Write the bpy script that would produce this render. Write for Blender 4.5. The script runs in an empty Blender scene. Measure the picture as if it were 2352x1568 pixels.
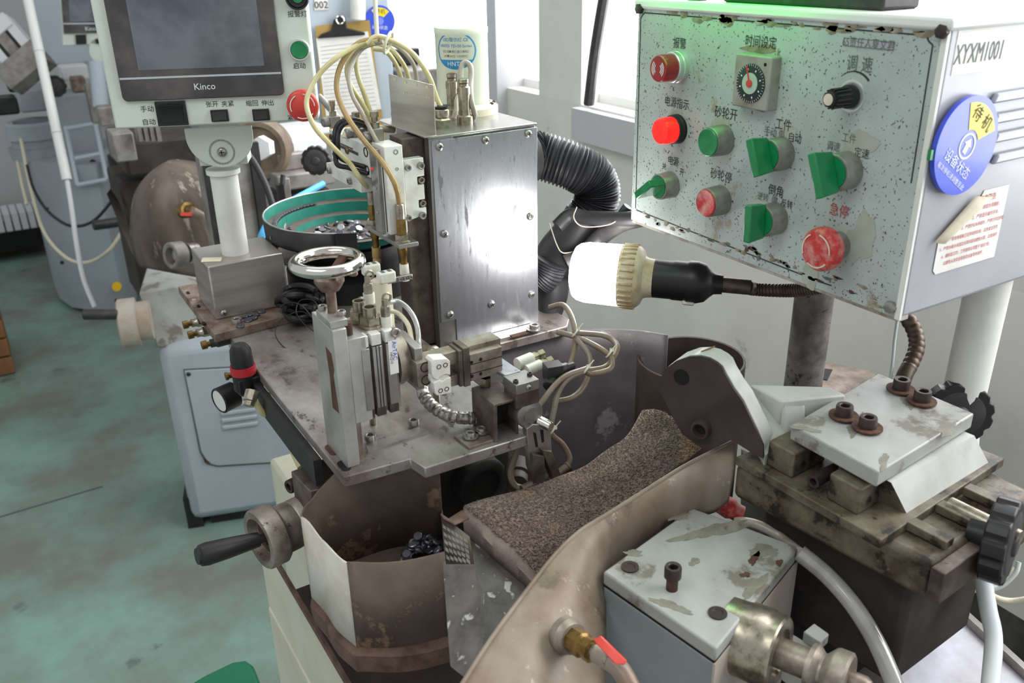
import bpy, math, random
import numpy as np
from mathutils import Vector, Matrix
random.seed(7)
scn = bpy.context.scene
COL = scn.collection
PI = math.pi
# ---------------------------------------------------------------- camera
CAM_H = 1.5
YAW, PITCH, ROLL, FPX = math.radians(59.07), math.radians(24.07), math.radians(1.12), 2045.0
_f = Vector((math.cos(YAW)*math.cos(PITCH), math.sin(YAW)*math.cos(PITCH), -math.sin(PITCH)))
_r = Vector((math.sin(YAW), -math.cos(YAW), 0)); _d = _f.cross(_r)
CR = _r*math.cos(ROLL) + _d*math.sin(ROLL); CD = -_r*math.sin(ROLL) + _d*math.cos(ROLL)
CO = Vector((0, 0, CAM_H))
cam_data = bpy.data.cameras.new('camera'); cam = bpy.data.objects.new('camera', cam_data); COL.objects.link(cam)
m3 = Matrix((CR, -CD, -_f)).transposed()
cam.matrix_world = Matrix.Translation(CO) @ m3.to_4x4()
cam_data.sensor_width = 36.0; cam_data.lens = 36.0*FPX/2352.0
cam_data.clip_start = 0.02; cam_data.clip_end = 60
cam_data.dof.use_dof = True; cam_data.dof.focus_distance = 1.0; cam_data.dof.aperture_fstop = 9.0
scn.camera = cam
# ---------------------------------------------------------------- exposure, world, daylight
vs = scn.view_settings
vs.view_transform = 'Standard'; vs.look = 'None'; vs.exposure = 0.0; vs.gamma = 1.0; vs.use_curve_mapping = False
world = bpy.data.worlds.new('overcast'); scn.world = world; world.use_nodes = True
_bg = world.node_tree.nodes['Background']; _bg.inputs[0].default_value = (0.93, 0.97, 1.0, 1); _bg.inputs[1].default_value = 0.58
WINDOW_STRENGTH = 6.0
BULB_STRENGTH = 21.0
GREEN_STRENGTH = 9.0
def area_light(name, loc, target, size, power, color=(1, 1, 1)):
    d = bpy.data.lights.new(name, 'AREA'); d.shape = 'RECTANGLE'; d.size, d.size_y = size; d.energy = power; d.color = color
    o = bpy.data.objects.new(name, d); COL.objects.link(o); o.location = loc
    o.rotation_euler = (Vector(target)-Vector(loc)).to_track_quat('-Z', 'Y').to_euler(); return o
area_light('daylight_window_side', (1.12, 1.2, 2.6), (0.3, 0.7, 0.9), (2.6, 1.2), 15, (1.0, 0.99, 0.97))
area_light('unseen_overhead_fill', (-0.9, 0.4, 3.0), (0.3, 1.0, 0.9), (1.6, 0.8), 16, (0.97, 1.0, 0.98))  # added overhead fill light; no such lamp is in view
# ---------------------------------------------------------------- photograph geometry: a pixel's ray met with a plane of the place
def ray(x, y): return _f + CR*((x-1176.0)/FPX) + CD*((y-784.0)/FPX)
def Pz(x, y, z): v = ray(x, y); return CO + v*((z-CAM_H)/v.z)
def Px(x, y, X): v = ray(x, y); return CO + v*(X/v.x)
def Py(x, y, Y): v = ray(x, y); return CO + v*(Y/v.y)
def PD(x, y, t): return CO + ray(x, y)*t
def Zat(x, y, p):
    v = ray(x, y); t = (v.x*p[0]+v.y*p[1])/(v.x**2+v.y**2); return CAM_H + v.z*t
class Frame:
    def __init__(s, o, u, v):
        s.o = Vector(o); s.u = Vector(u).normalized(); s.n = s.u.cross(Vector(v)).normalized(); s.v = s.n.cross(s.u).normalized()
    def at(s, px, py, h=0.0):
        o = s.o + s.n*h; r = ray(px, py); return CO + r*((o-CO).dot(s.n)/r.dot(s.n))
    def p(s, a, b, h=0.0): return s.o + s.u*a + s.v*b + s.n*h
    def loc(s, p): q = Vector(p)-s.o; return q.dot(s.u), q.dot(s.v)
# ---------------------------------------------------------------- materials
def lin(c): return tuple(((x/255.0)/12.92 if x/255.0 <= .04045 else ((x/255.0+.055)/1.055)**2.4) for x in c)
MATS = {}
def M(name, col, rough=.5, metal=0.0, col2=None, scale=30, amt=.5, spot=None, stretch=(1, 1, 1), bump=0.0, bscale=None,
      coat=0.0, trans=0.0, alpha=1.0, emit=None, estr=0.0, rvar=0.0, ior=1.45, spot2=None, sss=0.0):
    m = bpy.data.materials.new(name); m.use_nodes = True; nt = m.node_tree; N = nt.nodes; L = nt.links
    b = N['Principled BSDF']; b.inputs['Base Color'].default_value = (*lin(col), 1)
    b.inputs['Roughness'].default_value = rough; b.inputs['Metallic'].default_value = metal; b.inputs['IOR'].default_value = ior
    b.inputs['Coat Weight'].default_value = coat; b.inputs['Coat Roughness'].default_value = .08
    b.inputs['Transmission Weight'].default_value = trans; b.inputs['Alpha'].default_value = alpha
    if sss: b.inputs['Subsurface Weight'].default_value = sss; b.inputs['Subsurface Radius'].default_value = (.01, .01, .01)
    if emit: b.inputs['Emission Color'].default_value = (*lin(emit), 1); b.inputs['Emission Strength'].default_value = estr
    if col2 or spot or bump or rvar:
        tc = N.new('ShaderNodeTexCoord'); mp = N.new('ShaderNodeMapping'); L.new(tc.outputs['Object'], mp.inputs[0]); mp.inputs['Scale'].default_value = stretch
        nz = N.new('ShaderNodeTexNoise'); nz.inputs['Scale'].default_value = scale; nz.inputs['Detail'].default_value = 7; nz.inputs['Roughness'].default_value = .62; L.new(mp.outputs[0], nz.inputs[0])
        src = None
        if col2:
            rp = N.new('ShaderNodeValToRGB'); rp.color_ramp.elements[0].position = max(0, .62-amt*.45); rp.color_ramp.elements[1].position = min(1, .82-amt*.3)
            rp.color_ramp.elements[0].color = (*lin(col), 1); rp.color_ramp.elements[1].color = (*lin(col2), 1)
            L.new(nz.outputs[0], rp.inputs[0]); src = rp.outputs[0]
        for i, sp in enumerate((spot, spot2)):
            if not sp: continue
            sc, ss, th = sp[:3]
            n2 = N.new('ShaderNodeTexNoise'); n2.inputs['Scale'].default_value = ss; n2.inputs['Detail'].default_value = 9 if len(sp) < 4 else sp[3]; n2.inputs['Roughness'].default_value = .68 if len(sp) < 4 else .5; L.new(mp.outputs[0], n2.inputs[0])
            r2 = N.new('ShaderNodeValToRGB'); r2.color_ramp.elements[0].position = th; r2.color_ramp.elements[1].position = min(1, th+.05)
            L.new(n2.outputs[0], r2.inputs[0])
            mx = N.new('ShaderNodeMix'); mx.data_type = 'RGBA'; L.new(r2.outputs[0], mx.inputs['Factor'])
            if src: L.new(src, mx.inputs['A'])
            else: mx.inputs['A'].default_value = (*lin(col), 1)
            mx.inputs['B'].default_value = (*lin(sc), 1); src = mx.outputs['Result']
            if metal > .3:
                mm = N.new('ShaderNodeMath'); mm.operation = 'MULTIPLY_ADD'; mm.inputs[1].default_value = -metal*.85; mm.inputs[2].default_value = metal
                L.new(r2.outputs[0], mm.inputs[0]); L.new(mm.outputs[0], b.inputs['Metallic'])
        if src: L.new(src, b.inputs['Base Color'])
        if rvar:
            mr = N.new('ShaderNodeMapRange'); mr.inputs['To Min'].default_value = max(.03, rough-rvar); mr.inputs['To Max'].default_value = min(1, rough+rvar)
            mr.inputs['From Min'].default_value = .3; mr.inputs['From Max'].default_value = .7
            L.new(nz.outputs[0], mr.inputs[0]); L.new(mr.outputs[0], b.inputs['Roughness'])
        if bump:
            n3 = N.new('ShaderNodeTexNoise'); n3.inputs['Scale'].default_value = bscale or scale*4; n3.inputs['Detail'].default_value = 4; L.new(mp.outputs[0], n3.inputs[0])
            bp = N.new('ShaderNodeBump'); bp.inputs['Strength'].default_value = bump; bp.inputs['Distance'].default_value = .002; L.new(n3.outputs[0], bp.inputs['Height']); L.new(bp.outputs[0], b.inputs['Normal'])
    MATS[name] = m; return m
def get(m): return MATS[m] if isinstance(m, str) else m
# ---------------------------------------------------------------- mesh building
def catmull(pts, sub):
    pts = [Vector(p) for p in pts]
    if len(pts) < 3 or sub < 2: return pts
    P = [pts[0]*2-pts[1]] + pts + [pts[-1]*2-pts[-2]]; out = []
    for i in range(1, len(P)-2):
        for k in range(sub):
            t = k/sub; a, b, c, d = P[i-1], P[i], P[i+1], P[i+2]
            out.append(.5*((2*b)+(c-a)*t+(2*a-5*b+4*c-d)*t*t+(3*b-a-3*c+d)*t**3))
    out.append(pts[-1]); return out
def perp(a):
    a = Vector(a).normalized(); u = a.orthogonal().normalized()
    if abs(a.z) < .9: u = (Vector((0, 0, 1)) - a*a.z).normalized()
    else: u = (Vector((1, 0, 0)) - a*a.x).normalized()
    return u, a.cross(u)
class MB:
    def __init__(s): s.v = []; s.f = []; s.mi = []; s.cur = 0
    def add(s, vs_, fs):
        o = len(s.v); s.v += [tuple(x) for x in vs_]
        for f in fs: s.f.append(tuple(i+o for i in f)); s.mi.append(s.cur)
        return s
    def slot(s, k): s.cur = k; return s
    def obox(s, c, a, b, d):
        c, a, b, d = map(Vector, (c, a, b, d))
        vs_ = [c+a*i+b*j+d*k for k in (-1, 1) for j in (-1, 1) for i in (-1, 1)]
        fs = [(0, 2, 3, 1), (4, 5, 7, 6), (0, 1, 5, 4), (2, 6, 7, 3), (0, 4, 6, 2), (1, 3, 7, 5)]
        if a.cross(b).dot(d) < 0: fs = [f[::-1] for f in fs]
        return s.add(vs_, fs)
    def box(s, lo, hi, rz=0.0):
        lo, hi = Vector(lo), Vector(hi); c = (lo+hi)/2; h = (hi-lo)/2; R = Matrix.Rotation(rz, 3, 'Z')
        return s.obox(c, R@Vector((h.x, 0, 0)), R@Vector((0, h.y, 0)), Vector((0, 0, h.z)))
    def fbox(s, F, a0, b0, a1, b1, h0, h1):
        c = F.p((a0+a1)/2, (b0+b1)/2, (h0+h1)/2); return s.obox(c, F.u*((a1-a0)/2), F.v*((b1-b0)/2), F.n*((h1-h0)/2))
    def prism(s, pts, vec):
        pts = [Vector(p) for p in pts]; vec = Vector(vec); n = len(pts)
        nrm = Vector((0, 0, 0))
        for i in range(n): nrm += pts[i].cross(pts[(i+1) % n])
        if nrm.dot(vec) > 0: pts = pts[::-1]
        fs = [tuple(range(n)), tuple(range(2*n-1, n-1, -1))] + [(i, i+n, (i+1) % n+n, (i+1) % n) for i in range(n)]
        fs = [f[::-1] if k > 1 else f for k, f in enumerate(fs)]
        fs = [fs[0], fs[1]] + [f[::-1] for f in fs[2:]]
        fs2 = [tuple(range(n)), tuple(range(2*n-1, n-1, -1))] + [((i+1) % n, i, i+n, (i+1) % n+n) for i in range(n)]
        return s.add(pts+[p+vec for p in pts], fs2)
    def lathe(s, p, axis, prof, n=28, a0=0.0, a1=2*PI):
        p = Vector(p); axis = Vector(axis).normalized(); u, w = perp(axis); full = abs(a1-a0-2*PI) < 1e-6
        m = n if full else n+1; vs_ = []; rows = []
        for r, h in prof:
            if r < 1e-7: rows.append([len(vs_)]); vs_.append(p+axis*h)
            else:
                rows.append(list(range(len(vs_), len(vs_)+m)))
                for i in range(m): t = a0+(a1-a0)*i/n; vs_.append(p+axis*h+u*(r*math.cos(t))+w*(r*math.sin(t)))
        fs = []
        for A, B in zip(rows, rows[1:]):
            for i in range(n):
                j = (i+1) % m
                if len(A) == 1 and len(B) == 1: continue
                if len(A) == 1: fs.append((A[0], B[j], B[i]))
                elif len(B) == 1: fs.append((A[i], A[j], B[0]))
                else: fs.append((A[i], A[j], B[j], B[i]))
        return s.add(vs_, fs)
    def cyl(s, p0, p1, r, r1=None, n=24, ch=0.0):
        p0, p1 = Vector(p0), Vector(p1); h = (p1-p0).length; r1 = r if r1 is None else r1
        if ch: prof = [(0, 0), (r-ch, 0), (r, ch), (r1, h-ch), (r1-ch, h), (0, h)]
        else: prof = [(0, 0), (r, 0), (r1, h), (0, h)]
        return s.lathe(p0, p1-p0, prof, n)
    def torus(s, c, axis, R, r, n=48, k=14, a0=0, a1=2*PI):
        return s.lathe(c, axis, [(R+r*math.cos(2*PI*i/k), r*math.sin(2*PI*i/k)) for i in range(k+1)], n, a0, a1)
    def tube(s, pts, r, n=10, sub=6, caps=True, rf=None):
        P = catmull(pts, sub); N_ = len(P); vs_ = []
        t0 = (P[1]-P[0]).normalized(); u, w = perp(t0)
        for i, p in enumerate(P):
            t = (P[min(i+1, N_-1)]-P[max(i-1, 0)]).normalized()
            u = (u - t*u.dot(t)).normalized(); w = t.cross(u)
            rr = rf(i/(N_-1)) if rf else r
            for k in range(n): a = 2*PI*k/n; vs_.append(p+u*(rr*math.cos(a))+w*(rr*math.sin(a)))
        fs = [(i*n+k, i*n+(k+1) % n, (i+1)*n+(k+1) % n, (i+1)*n+k) for i in range(N_-1) for k in range(n)]
        if caps: fs += [tuple(range(n-1, -1, -1)), tuple((N_-1)*n+k for k in range(n))]
        return s.add(vs_, fs)
    def grid(s, rows):
        a, b = len(rows), len(rows[0])
        return s.add([p for r in rows for p in r], [(i*b+j, i*b+j+1, (i+1)*b+j+1, (i+1)*b+j) for i in range(a-1) for j in range(b-1)])
    def sphere(s, c, r, n=20, k=12, axis=(0, 0, 1), sq=1.0):
        return s.lathe(c, axis, [(r*math.sin(PI*i/k), -r*sq*math.cos(PI*i/k)) for i in range(k+1)], n)
    def build(s, name, mat, parent=None, bevel=0.0, sharp=38, solid=0.0, loc=None, weld=False):
        if not s.v: return None
        A = np.array(s.v, dtype=float)
        c = Vector((A.min(0)+A.max(0))/2) if loc is None else Vector(loc)
        me = bpy.data.meshes.new(name); me.from_pydata([tuple(x) for x in (A-np.array(c))], [], s.f); me.update()
        mats = mat if isinstance(mat, (list, tuple)) else [mat]
        for m_ in mats: me.materials.append(get(m_))
        if len(mats) > 1: me.polygons.foreach_set('material_index', s.mi)
        me.polygons.foreach_set('use_smooth', [True]*len(me.polygons)); me.set_sharp_from_angle(angle=math.radians(sharp))
        o = bpy.data.objects.new(name, me); COL.objects.link(o); attach(o, c, parent)
        if solid:
            md = o.modifiers.new('thickness', 'SOLIDIFY'); md.thickness = solid; md.offset = 0
        if bevel:
            md = o.modifiers.new('edges', 'BEVEL'); md.width = bevel; md.segments = 2; md.limit_method = 'ANGLE'; md.angle_limit = math.radians(50)
        return o
WLOC = {}
def attach(o, c, parent):
    WLOC[o.name] = Vector(c)
    if parent is not None: o.parent = parent; o.location = Vector(c)-WLOC[parent.name]
    else: o.location = c
def tag(o, label, cat, group=None, kind=None):
    if label: o['label'] = label
    if cat: o['category'] = cat
    if group: o['group'] = group
    if kind: o['kind'] = kind
    return o
def thing(name, loc, label, cat, group=None):
    o = bpy.data.objects.new(name, None); o.empty_display_size = .05; COL.objects.link(o); attach(o, loc, None)
    return tag(o, label, cat, group)
def struct(o): o['kind'] = 'structure'; return o
SCREW = {}
def screw(parent, p, axis, r, kind='cap', mat='steel_screw', h=None, name='screw', washer=None):
    key = (kind, mat)
    if key not in SCREW:
        mb = MB()
        if kind == 'cap': mb.lathe((0, 0, 0), (0, 0, 1), [(1, 0), (1, .85), (.92, 1), (.62, 1), (.52, .93), (.5, .35), (0, .35)], 20)
        elif kind == 'flush': mb.lathe((0, 0, 0), (0, 0, 1), [(1, 0), (1, .12), (.6, .12), (.52, .02), (0, .02)], 20)
        elif kind == 'hex': mb.lathe((0, 0, 0), (0, 0, 1), [(1, 0), (1, .75), (.9, .8), (0, .8)], 6)
        elif kind == 'nut': mb.lathe((0, 0, 0), (0, 0, 1), [(1, 0), (1, .8), (.6, .8), (.6, 0)], 6)
        else:
            mb.lathe((0, 0, 0), (0, 0, 1), [(1, 0), (1, .12), (.93, .38), (.7, .58), (.35, .68), (0, .7)], 20)
            mb.slot(1); mb.obox((0, 0, .62), (.5, 0, 0), (0, .09, 0), (0, 0, .1)); mb.obox((0, 0, .62), (.09, 0, 0), (0, .5, 0), (0, 0, .1))
        me = bpy.data.meshes.new(name); me.from_pydata(mb.v, [], mb.f); me.materials.append(get(mat))
        if kind == 'pan': me.materials.append(get('black_hole')); me.polygons.foreach_set('material_index', mb.mi)
        me.polygons.foreach_set('use_smooth', [True]*len(me.polygons)); me.set_sharp_from_angle(angle=math.radians(35)); SCREW[key] = me
    o = bpy.data.objects.new(name, SCREW[key]); COL.objects.link(o)
    o.scale = (r, r, h or r); o.rotation_mode = 'QUATERNION'; o.rotation_quaternion = Vector(axis).to_track_quat('Z', 'Y') @ Matrix.Rotation(random.random()*3, 3, 'Z').to_quaternion()
    attach(o, Vector(p), parent)
    if washer:
        w = MB(); ax = Vector(axis).normalized(); w.lathe((0, 0, 0), (0, 0, 1), [(r*1.7, 0), (r*1.7, .0015), (r*.4, .0015), (r*.4, 0), (r*1.7, 0)], 24)
        wme = bpy.data.meshes.new('washer'); wme.from_pydata(w.v, [], w.f); wme.materials.append(get(washer))
        wo = bpy.data.objects.new('washer', wme); COL.objects.link(wo); wo.rotation_mode = 'QUATERNION'; wo.rotation_quaternion = ax.to_track_quat('Z', 'Y'); attach(wo, Vector(p)+ax*.0003, parent)
    return o
def text(parent, body, p, u, v, size, mat, name='lettering', extrude=.00015, align='CENTER', sx=1.0, shear=0.0):
    cu = bpy.data.curves.new(name, 'FONT'); cu.body = body; cu.size = 1.0; cu.align_x = align; cu.align_y = 'CENTER'; cu.resolution_u = 2; cu.shear = shear
    t = bpy.data.objects.new(name, cu); COL.objects.link(t); bpy.context.view_layer.update()
    me = bpy.data.meshes.new_from_object(t.evaluated_get(bpy.context.evaluated_depsgraph_get()))
    COL.objects.unlink(t); bpy.data.objects.remove(t); bpy.data.curves.remove(cu)
    u = Vector(u).normalized(); n = u.cross(Vector(v)).normalized(); v = n.cross(u)
    for vt in me.vertices: vt.co = u*(vt.co.x*size*sx) + v*(vt.co.y*size) + n*(extrude)
    me.materials.clear(); me.materials.append(get(mat)); me.name = name
    o = bpy.data.objects.new(name, me); COL.objects.link(o); attach(o, Vector(p), parent); return o
def dup(root, off, label=None, group=None):
    def cp(o, par):
        c = o.copy(); COL.objects.link(c); c.parent = par
        if par is None: c.location = o.location + Vector(off)
        for ch in o.children: cp(ch, c)
        return c
    r = cp(root, None); WLOC[r.name] = Vector(r.location)
    if label: r['label'] = label
    if group: r['group'] = group
    return r
# ---------------------------------------------------------------- the materials
M('floor_epoxy', (128, 165, 153), .4, 0, col2=(116, 120, 113), scale=2.8, amt=.66, spot=((96, 108, 102), 4.3, .62), spot2=((170, 188, 180), 60, .72), bump=.05, bscale=60, rvar=.12)
M('wall_paint', (222, 220, 214), .7, 0, col2=(206, 204, 198), scale=3, amt=.5, spot=((172, 172, 172), 6, .66), bump=.06, bscale=120)
M('wall_dark', (62, 58, 56), .8, 0, col2=(96, 92, 88), scale=9, amt=.3, bump=.1)
M('far_wall', (196, 196, 196), .7)
M('window_glow', (255, 255, 255), .5, emit=(250, 252, 255), estr=WINDOW_STRENGTH)
M('frame_white', (225, 225, 225), .5)
M('column_grey', (190, 190, 192), .7)
M('alu', (186, 184, 182), .36, .85, col2=(140, 134, 130), scale=14, amt=.55, spot=((70, 64, 60), 34, .68), bump=.03, bscale=300, rvar=.12)
M('alu_plate', (190, 186, 182), .4, .65, col2=(124, 112, 105), scale=14, amt=.66, spot=((80, 72, 67), 55, .57), stretch=(1, .6, 1), bump=.04, bscale=200, rvar=.14)
M('alu_clean', (190, 188, 183), .4, .6, col2=(158, 154, 148), scale=22, amt=.5, spot=((122, 84, 62), 70, .68), bump=.02, bscale=260)
M('alu_dirty', (174, 165, 154), .45, .55, col2=(116, 102, 90), scale=30, amt=.65, spot=((58, 51, 45), 70, .62), bump=.08)
M('alu_brown', (128, 116, 106), .5, .55, col2=(78, 66, 58), scale=30, amt=.7, spot=((40, 34, 30), 80, .64), bump=.1)
M('white_anod', (226, 226, 220), .42, .15, col2=(196, 192, 182), scale=30, amt=.4, spot=((120, 112, 98), 130, .72), bump=.03)
M('steel_cover', (200, 202, 208), .32, .88, col2=(148, 148, 155), scale=20, amt=.65, spot=((116, 114, 118), 90, .58), stretch=(1, 1, .22), bump=.07, bscale=160, rvar=.14)
M('steel_box', (182, 180, 178), .3, .9, col2=(140, 136, 132), scale=10, amt=.4, stretch=(1, 1, .25), bump=.03, bscale=200, rvar=.08)
M('steel_brushed', (190, 186, 180), .3, .75, col2=(160, 154, 146), scale=22, amt=.4, stretch=(.2, .2, 3), bump=.03, bscale=260)
M('steel_screw', (176, 172, 166), .32, .85, col2=(110, 104, 96), scale=200, amt=.4)
M('dark_screw', (64, 60, 62), .45, .6, col2=(96, 62, 44), scale=180, amt=.35)
M('rusty_washer', (100, 68, 52), .8, .2, col2=(62, 44, 36), scale=200, amt=.5)
M('chrome', (222, 218, 210), .1, 1.0, col2=(178, 168, 150), scale=50, amt=.25)
M('rust_steel', (150, 138, 128), .55, .4, col2=(104, 74, 58), scale=44, amt=.55, spot=((172, 168, 162), 50, .62), bump=.12)
M('rust', (98, 68, 52), .8, .1, col2=(64, 48, 40), scale=50, amt=.6, bump=.2)
M('brass', (138, 110, 62), .34, .8, col2=(96, 74, 44), scale=120, amt=.4)
M('nickel', (170, 162, 146), .3, .9, col2=(120, 110, 94), scale=120, amt=.4)
M('black_hole', (14, 13, 13), .8)
M('black_plastic', (28, 27, 28), .42, 0, bump=.03, bscale=400)
M('dark_plastic', (48, 46, 48), .45, 0, col2=(70, 66, 64), scale=40, amt=.3)
M('hose_black', (44, 44, 48), .42, 0, col2=(66, 66, 70), scale=30, amt=.3)
M('rubber', (40, 39, 42), .5)
M('mint', (205, 213, 201), .42, 0, col2=(193, 201, 188), scale=12, amt=.3, spot=((120, 124, 112), 260, .76))
M('pipe_white', (226, 226, 218), .4, 0, col2=(208, 206, 196), scale=12, amt=.3, spot=((120, 116, 108), 150, .75))
M('white_enamel', (228, 228, 224), .45)
M('panel_face', (176, 187, 183), .3, 0, col2=(158, 166, 164), scale=9, amt=.5, spot=((74, 70, 64), 400, .635, 2), spot2=((146, 138, 118), 14, .62), coat=.25, bump=.02, bscale=90)
M('panel_side', (168, 169, 174), .35, 0, col2=(152, 152, 158), scale=6, amt=.4, coat=.15)
M('panel_edge', (176, 172, 160), .6, 0, col2=(120, 104, 86), scale=40, amt=.6)
M('dirt_film', (150, 138, 118), .7, 0, col2=(110, 96, 78), scale=80, amt=.5)
M('stain_yellow', (160, 165, 148), .5, 0, col2=(168, 176, 164), scale=40, amt=.5)
M('screen_glass', (30, 33, 38), .12, 0, coat=.5, bump=.12, bscale=14)
M('screen_bezel', (50, 47, 46), .25, 0, col2=(84, 78, 76), scale=16, amt=.4, coat=.6, bump=.2, bscale=22)
M('screen_lcd', (66, 73, 82), .2, 0, col2=(104, 110, 118), scale=11, amt=.55, coat=.5, bump=.1, bscale=18)  # lighter tone and pale patches put hazy screen reflections into the colour
M('silver_line', (190, 200, 202), .3, .5)
M('ink', (46, 50, 48), .7)
M('ink_grey', (96, 104, 100), .7)
M('ink_red', (178, 66, 66), .7)
M('ink_white', (224, 228, 226), .6)
M('ink_blue', (42, 74, 190), .5)
M('ink_cyan', (38, 130, 186), .5)
M('green_plastic', (18, 128, 74), .3, 0, coat=.3, col2=(16, 110, 62), scale=60, amt=.3)
M('green_dark', (10, 92, 66), .35)
M('red_plastic', (206, 62, 52), .35, 0, coat=.2)
M('red_worn', (188, 52, 50), .5, 0, col2=(206, 150, 144), scale=90, amt=.42, bump=.1)
M('red_dark', (150, 34, 38), .3, coat=.4)
M('red_lamp', (235, 40, 34), .25, emit=(255, 22, 18), estr=.9, coat=.4)
M('bezel_grey', (150, 148, 142), .4, .5, col2=(120, 116, 108), scale=60, amt=.4)
M('bezel_silver', (206, 208, 206), .3, .6)
M('timer_grey', (156, 156, 146), .45, 0, col2=(130, 122, 104), scale=40, amt=.4)
M('timer_dial', (34, 50, 48), .4)
M('timer_center', (170, 196, 176), .4)
M('blue_sign', (58, 82, 206), .3, 0, coat=.2)
M('blue_sign_light', (120, 138, 220), .3)
M('yellow_sign', (232, 206, 34), .35)
M('paper', (226, 224, 218), .8, 0, col2=(212, 208, 200), scale=20, amt=.3)
M('paper_warm', (222, 212, 188), .8, 0, col2=(200, 182, 150), scale=30, amt=.3)
M('tape', (214, 206, 178), .6)
M('clip_board', (168, 138, 74), .6)
M('clear_tube_yellow', (212, 203, 158), .25, 0, col2=(186, 170, 112), scale=14, amt=.45, coat=.3, sss=.15)
M('tube_brown', (172, 142, 88), .3, 0, col2=(140, 112, 70), scale=14, amt=.4, coat=.3)
M('tube_grey', (172, 164, 152), .35, 0, col2=(140, 128, 112), scale=20, amt=.4, coat=.2)
M('tube_mud', (142, 130, 120), .4, 0, col2=(118, 92, 68), scale=14, amt=.5, coat=.2)
M('tube_clear', (196, 194, 190), .12, .1, coat=.8, trans=.35, col2=(160, 156, 150), scale=20, amt=.3)
M('tube_blue', (82, 168, 220), .35)
M('cable_white', (216, 222, 220), .45)
M('cable_beige', (206, 200, 176), .5)
M('zip_tie', (214, 208, 190), .4)
M('bowl_green', (20, 116, 100), .45, 0, col2=(40, 134, 118), scale=50, amt=.4, spot=((120, 140, 130), 160, .72))
M('bowl_floor', (110, 98, 90), .6, .3, col2=(82, 72, 66), scale=50, amt=.5)
M('black_sheet', (40, 39, 40), .5, .2, col2=(58, 56, 54), scale=30, amt=.3)
M('magnet', (104, 104, 112), .3, .8)
M('magnet_light', (182, 184, 192), .3, .8)
M('white_plastic', (226, 224, 216), .4, 0, col2=(206, 200, 186), scale=40, amt=.4)
M('cream_plastic', (222, 212, 188), .45, 0, col2=(202, 190, 164), scale=30, amt=.4)
M('lamp_body', (214, 204, 176), .5, 0, col2=(176, 150, 104), scale=40, amt=.5, spot=((70, 60, 50), 170, .70))
M('bulb_glow', (255, 255, 255), .4, emit=(255, 253, 250), estr=BULB_STRENGTH)
M('tower_white', (214, 218, 200), .35, coat=.2, sss=.2)
M('tower_green', (220, 245, 225), .3, emit=(150, 255, 170), estr=3.0)
M('wheel_guard', (100, 95, 98), .55, .1, col2=(68, 62, 63), scale=9, amt=.6, spot=((128, 123, 126), 16, .58), bump=.12, bscale=50)
M('dark_cavity', (34, 32, 32), .8, 0, col2=(52, 48, 46), scale=14, amt=.4, bump=.1)
M('bin_brown', (116, 100, 88), .6, .1, col2=(84, 70, 61), scale=12, amt=.6, spot=((146, 120, 98), 22, .60), bump=.06)
M('bin_white', (206, 202, 190), .5, 0, col2=(186, 176, 158), scale=20, amt=.4, spot=((96, 82, 66), 90, .70))
M('tray_brown', (62, 50, 46), .6, .1, col2=(44, 36, 34), scale=14, amt=.5, spot=((96, 78, 68), 40, .68), bump=.1)
M('rust_edge', (112, 88, 76), .7, 0, col2=(78, 58, 50), scale=60, amt=.6)
M('streak_sheet', (104, 100, 95), .55, .1, col2=(70, 66, 61), scale=22, amt=.5, spot=((178, 176, 170), 46, .60, 3), stretch=(1.5, 1.5, .16), bump=.05)
M('hood_rust', (154, 141, 127), .42, .1, col2=(118, 99, 83), scale=14, amt=.65, spot=((94, 80, 69), 13, .58), spot2=((176, 164, 148), 40, .60), stretch=(1, 1, .5), bump=.05, bscale=40)
M('towel', (142, 124, 113), .95, 0, col2=(118, 104, 97), scale=14, amt=.6, spot=((160, 132, 108), 13, .60), bump=.6, bscale=500)
M('towel_hem', (128, 114, 106), .9, 0, col2=(106, 94, 88), scale=30, amt=.4, bump=.5, bscale=500)
M('cast_grey', (166, 168, 164), .42, 0, col2=(146, 145, 138), scale=14, amt=.5, spot=((116, 111, 100), 15, .56), spot2=((92, 60, 46), 34, .70), coat=.1, bump=.03)
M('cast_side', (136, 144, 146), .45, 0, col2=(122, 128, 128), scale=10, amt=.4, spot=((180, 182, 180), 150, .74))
M('cast_worn', (182, 174, 164), .5, 0, col2=(160, 138, 118), scale=12, amt=.5, spot=((116, 92, 74), 24, .68))
M('cast_white', (192, 193, 188), .4, 0, col2=(170, 170, 162), scale=16, amt=.45, spot=((112, 94, 76), 34, .66), bump=.1, bscale=120, coat=.15)
M('slide_grime', (122, 115, 98), .5, .1, col2=(74, 62, 48), scale=34, amt=.72, spot=((38, 33, 29), 32, .54), spot2=((134, 106, 64), 40, .63), bump=.18)
M('plate_rust', (70, 61, 57), .6, .1, col2=(54, 44, 40), scale=22, amt=.6, spot=((96, 64, 46), 16, .66), spot2=((104, 97, 92), 60, .70), bump=.08)
M('post_dirty', (88, 82, 80), .6, .1, col2=(130, 126, 124), scale=36, amt=.5, spot=((50, 46, 46), 60, .6), bump=.06)
M('flex_conduit', (104, 92, 80), .45, .6, col2=(82, 64, 52), scale=80, amt=.5)
M('grey_blue', (168, 176, 183), .4, 0, col2=(158, 166, 172), scale=5, amt=.4, coat=.1)
M('grey_blue_bg', (158, 167, 173), .5, 0, col2=(148, 156, 161), scale=5, amt=.4)
M('blue_box', (180, 191, 201), .5)
M('cream_base', (208, 206, 186), .5, 0, col2=(192, 188, 168), scale=8, amt=.4)
M('bg_dark', (60, 52, 48), .7, 0, col2=(38, 33, 31), scale=16, amt=.6)
M('bg_metal', (150, 146, 142), .5, .4, col2=(112, 104, 98), scale=20, amt=.5)
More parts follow.
